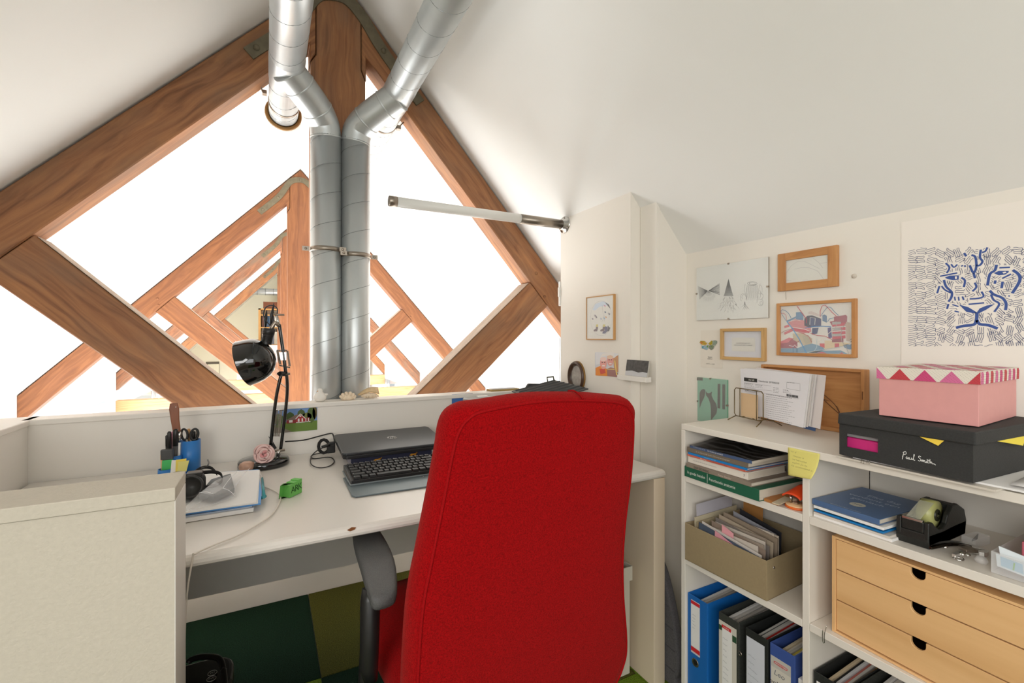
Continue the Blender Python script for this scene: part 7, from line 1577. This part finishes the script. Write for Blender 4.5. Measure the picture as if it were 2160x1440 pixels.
for p in ([(415, 290), (425, 305), (445, 300), (450, 320)], [(495, 190), (500, 250), (510, 300), (495, 350)], [(555, 260), (565, 300), (558, 320)], [(545, 270), (575, 275)], [(520, 290), (515, 350)]): c9(p, (90, 86, 96), 4, .0008)
t10 = thing('photograph', 'bright photo of two smiling people in orange and checked clothes, taped to the side wall', 'photograph', (XS, 1.55, 1.035))
MB().box((XS - .001, 1.4725, 1.038), (XS - .0002, 1.6235, 1.1345)).build('print', ink((206, 206, 210), .4), t10)
def c10(pts, rgb, l=1): return art(t10, XS - .0011, zz(pts, 1160, 600, 4.5), ink(rgb, .5), l)
c10([(433, 640), (648, 652), (648, 720), (433, 760)], (222, 222, 224), 1); c10([(600, 700), (648, 668), (648, 830), (610, 820)], (200, 150, 110), 2); c10([(433, 790), (480, 770), (540, 800), (545, 868), (433, 862)], (230, 140, 50), 3); c10([(470, 800), (520, 800), (530, 840), (480, 850)], (206, 80, 60), 4)
c10([(540, 800), (575, 785), (620, 795), (645, 850), (645, 880), (545, 868)], (160, 116, 110), 3)
for (cx, cy, rx, ry, c_) in ((507, 745, 32, 58, (226, 160, 150)), (572, 720, 30, 52, (220, 156, 146)), (507, 708, 30, 22, (236, 206, 196)), (570, 688, 30, 18, (226, 196, 170))): c10(ell(cx, cy, rx, ry, 16)[:-1], c_, 5 if ry > 30 else 6)
for (a, b, w2, h2, c_) in ((497, 738, 6, 4, (90, 60, 60)), (520, 738, 6, 4, (90, 60, 60)), (562, 714, 6, 4, (90, 60, 60)), (584, 714, 6, 4, (90, 60, 60)), (509, 770, 13, 5, (240, 232, 226)), (574, 750, 12, 5, (240, 230, 224))): c10([(a - w2, b - h2), (a + w2, b - h2), (a + w2, b + h2), (a - w2, b + h2)], c_, 7)
c10([(470, 700), (500, 655), (600, 640), (620, 700), (590, 670), (500, 680)], (232, 226, 220), 4); c10([(612, 720), (620, 720), (640, 860), (628, 860)], (226, 196, 110), 6); c10([(545, 800), (615, 800), (615, 808), (545, 806)], (226, 200, 120), 6)
# oval mirror-like portrait
ov = thing('oval_frame', 'dark oval wooden frame with a glass portrait, lowest on the side wall', 'picture frame', (XS, 1.754, .95))
oc = Vector((XS, 1.754, 1.021)); ry_, rz_ = .061, .071
def ovr(pr_, m, nm, smooth=True):
    n_ = 48; vs = []; fs = []
    for (k_, h_) in pr_:
        for j in range(n_):
            th = 2 * math.pi * j / n_; vs.append(oc + Vector((-h_, (ry_ + k_) * math.cos(th), (rz_ + k_) * math.sin(th))))
    for i in range(len(pr_) - 1):
        for j in range(n_): fs.append((i * n_ + j, (i + 1) * n_ + j, (i + 1) * n_ + (j + 1) % n_, i * n_ + (j + 1) % n_))
    return MB().add(vs, fs, 0, smooth).build(nm, m, ov, fixn=True)
ovr([(0, .0), (0, .010), (-.003, .016), (-.008, .018), (-.012, .015), (-.015, .012), (-.019, .010), (-.021, .006), (-.021, .002)], mat('dark_walnut', (70, 48, 34), .35, noise=.25, nscale=60), 'frame')
ovr([(.001, .0), (.001, .006), (-.001, .009), (-.002, .008)], mat('aged_gilt', (140, 104, 50), .45, .4), 'gilt_edge')
MB().disc(oc + Vector((-.004, 0, 0)), (-1, 0, 0), ry_ - .02, 40, ry=rz_ - .02).build('portrait', mat('grey_portrait_print', (150, 142, 132), .5, noise=.35, nscale=45), ov)
MB().disc(oc + Vector((-.0075, 0, 0)), (-1, 0, 0), ry_ - .0195, 40, ry=rz_ - .0195).build('glass', M_PANE, ov)
# little ledge with a black and white print block
lg_ = thing('wall_ledge', 'tiny white ledge on the edge of the side wall', 'shelf', (1.26, 1.35, 1.03))
MB().box((1.236, 1.288, 1.0335), (1.2637, 1.447, 1.0525)).build('board', M_TRIM, lg_, bevel=.001)
pb2 = thing('photo_block', 'small black and white landscape print leaning on the tiny white ledge', 'photo block', (1.25, 1.346, 1.0535))
A = [Vector((1.246, 1.411, 1.053)), Vector((1.246, 1.292, 1.053)), Vector((1.256, 1.292, 1.1135)), Vector((1.256, 1.411, 1.1135))]
MB().prism(A, (.006, 0, 0)).build('block', ink((190, 186, 176)), pb2, fixn=True)
def onp(a, b, l=1): return A[0].lerp(A[1], a).lerp(A[3].lerp(A[2], a), b) + Vector((-.0004 * l, 0, 0))
MB().add([onp(a, b) for a, b in ((0, 0), (1, 0), (1, 1), (0, 1))], [(0, 1, 2, 3)]).build('print', mat('dark_charcoal_print', (72, 70, 68), .6, noise=.4, nscale=90), pb2)
MB().add([onp(a, b, 2) for a, b in ((0, 0), (1, 0), (1, .26), (.8, .3), (.6, .24), (.3, .33), (0, .28))], [tuple(range(7))]).build('snow_print', ink((190, 190, 192)), pb2)
tag(MB().tube(smooth_path([(1.262, 1.8945, 1.20), (1.2605, 1.8955, 1.10), (1.262, 1.896, 1.02), (1.264, 1.8955, .965)], 5), .002, 8).build('power_cable', mat('white_cord', (214, 212, 206), .5)), 'thin white cord hanging at the far edge of the side wall', 'cable')
sw_ = thing('wall_socket', 'narrow white switch plate at the far edge of the side wall', 'switch', (1.28, 1.895, 1.35))
MB().box((1.258, 1.8925, 1.355), (1.30, 1.905, 1.475)).build('plate', M_WHITEP, sw_, bevel=.003); MB().box((1.254, 1.893, 1.40), (1.259, 1.903, 1.445)).build('rocker', M_WHITEP, sw_, bevel=.001)

# ================================================ far end of the hall
def far_case():
    Yc = 12.35; x0, x1 = PY(545, 650, Yc).x, PY(603, 650, Yc).x + .5; zt_, zb_ = PY(545, 650, Yc).z, PY(545, 728, Yc).z
    t = thing('bookcase', 'pale wooden bookcase with books at the far end of the hall', 'bookcase', ((x0 + x1) / 2, Yc + .15, -2.6))
    mw = mat('honey_pine', (206, 156, 90), .6)
    MB().box((x0, Yc, -2.6), (x0 + .05, Yc + .3, zt_)).build('side', mw, t); MB().box((x1 - .05, Yc, -2.6), (x1, Yc + .3, zt_)).build('side', mw, t)
    zs = [zb_ - .3, zb_ + .02, (zt_ + zb_) / 2, zt_ - .14]
    MB().box((x0, Yc, zt_ - .03), (x1, Yc + .3, zt_)).build('top', mw, t); MB().box((x0, Yc + .29, -2.6), (x1, Yc + .3, zt_)).build('back', mat('case_back', (226, 220, 200), .8), t)
    for z in zs: MB().box((x0 + .05, Yc, z - .03), (x1 - .05, Yc + .29, z)).build('shelf', mw, t)
    random.seed(9); protos = None; gcol = [(60, 90, 120), (180, 60, 50), (220, 214, 200), (90, 60, 50), (200, 170, 90), (50, 110, 90), (230, 228, 220), (120, 130, 150), (36, 36, 40)]
    for si, z in enumerate(zs[1:3]):
        x = x0 + .07; nb_ = 0
        while x < x1 - .12:
            w_ = random.uniform(.03, .07); h_ = random.uniform(.25, .36)
            gi = random.randrange(9); o = MB().box((x, Yc + .03, z + .001), (x + w_, Yc + .22, z + h_)).build('book', ink(gcol[gi]))
            tag(o, ('slate blue', 'red', 'cream', 'brown', 'mustard', 'green', 'white', 'grey-blue', 'black')[gi] + ' book, ' + ORD[nb_] + ' from the left in the ' + ('lower' if si == 0 else 'upper') + ' row of the far bookcase', 'book', ('lower' if si == 0 else 'upper') + ' row of books in the far bookcase')
            x += w_ + .004; nb_ += 1
    o = MB().box((x0 + .1, Yc + .03, zt_ + .001), (x0 + .42, Yc + .25, zt_ + .16)).build('storage_box', ink((120, 70, 44))); tag(o, 'brown box on top of the far bookcase', 'box')
far_case()
lw = MB().box((PY(500, 730, 11.6).x, 11.6, -2.6), (1.9, 11.7, PY(545, 728, 11.6).z)); struct('wall_gallery', lw, M_CEIL)
dcv = thing('door_panel', 'small dark-framed cream panel at the far left of the hall', 'panel', (PY(450, 760, 13.17).x, 13.17, PY(450, 800, 13.17).z))
pa_, pb_ = PY(434, 800, 13.17), PY(462, 763, 13.17)
MB().box((pa_.x, 13.17, pa_.z), (pb_.x, 13.2, pb_.z)).build('frame', ink((90, 84, 70)), dcv); MB().box((pa_.x + .04, 13.16, pa_.z), (pb_.x, 13.169, pb_.z - .05)).build('panel', ink((226, 222, 196)), dcv)
cv = thing('canvas_print', 'pale blue canvas with pink blossom on the left wall of the hall', 'picture', (KL + .01, 6.97, .05))
MB().box((KL, 6.73, .05), (KL + .03, 7.22, .432)).build('canvas', ink((176, 200, 216)), cv)
for k, (y, z, r_) in enumerate(((6.98, .28, .05), (7.05, .24, .04), (6.90, .22, .045), (7.10, .31, .03))): MB().disc((KL + .031 + .0005 * k, y, z), (1, 0, 0), r_, 12).build('blossom_print', ink(((216, 150, 160), (226, 180, 184))[k % 2]), cv)
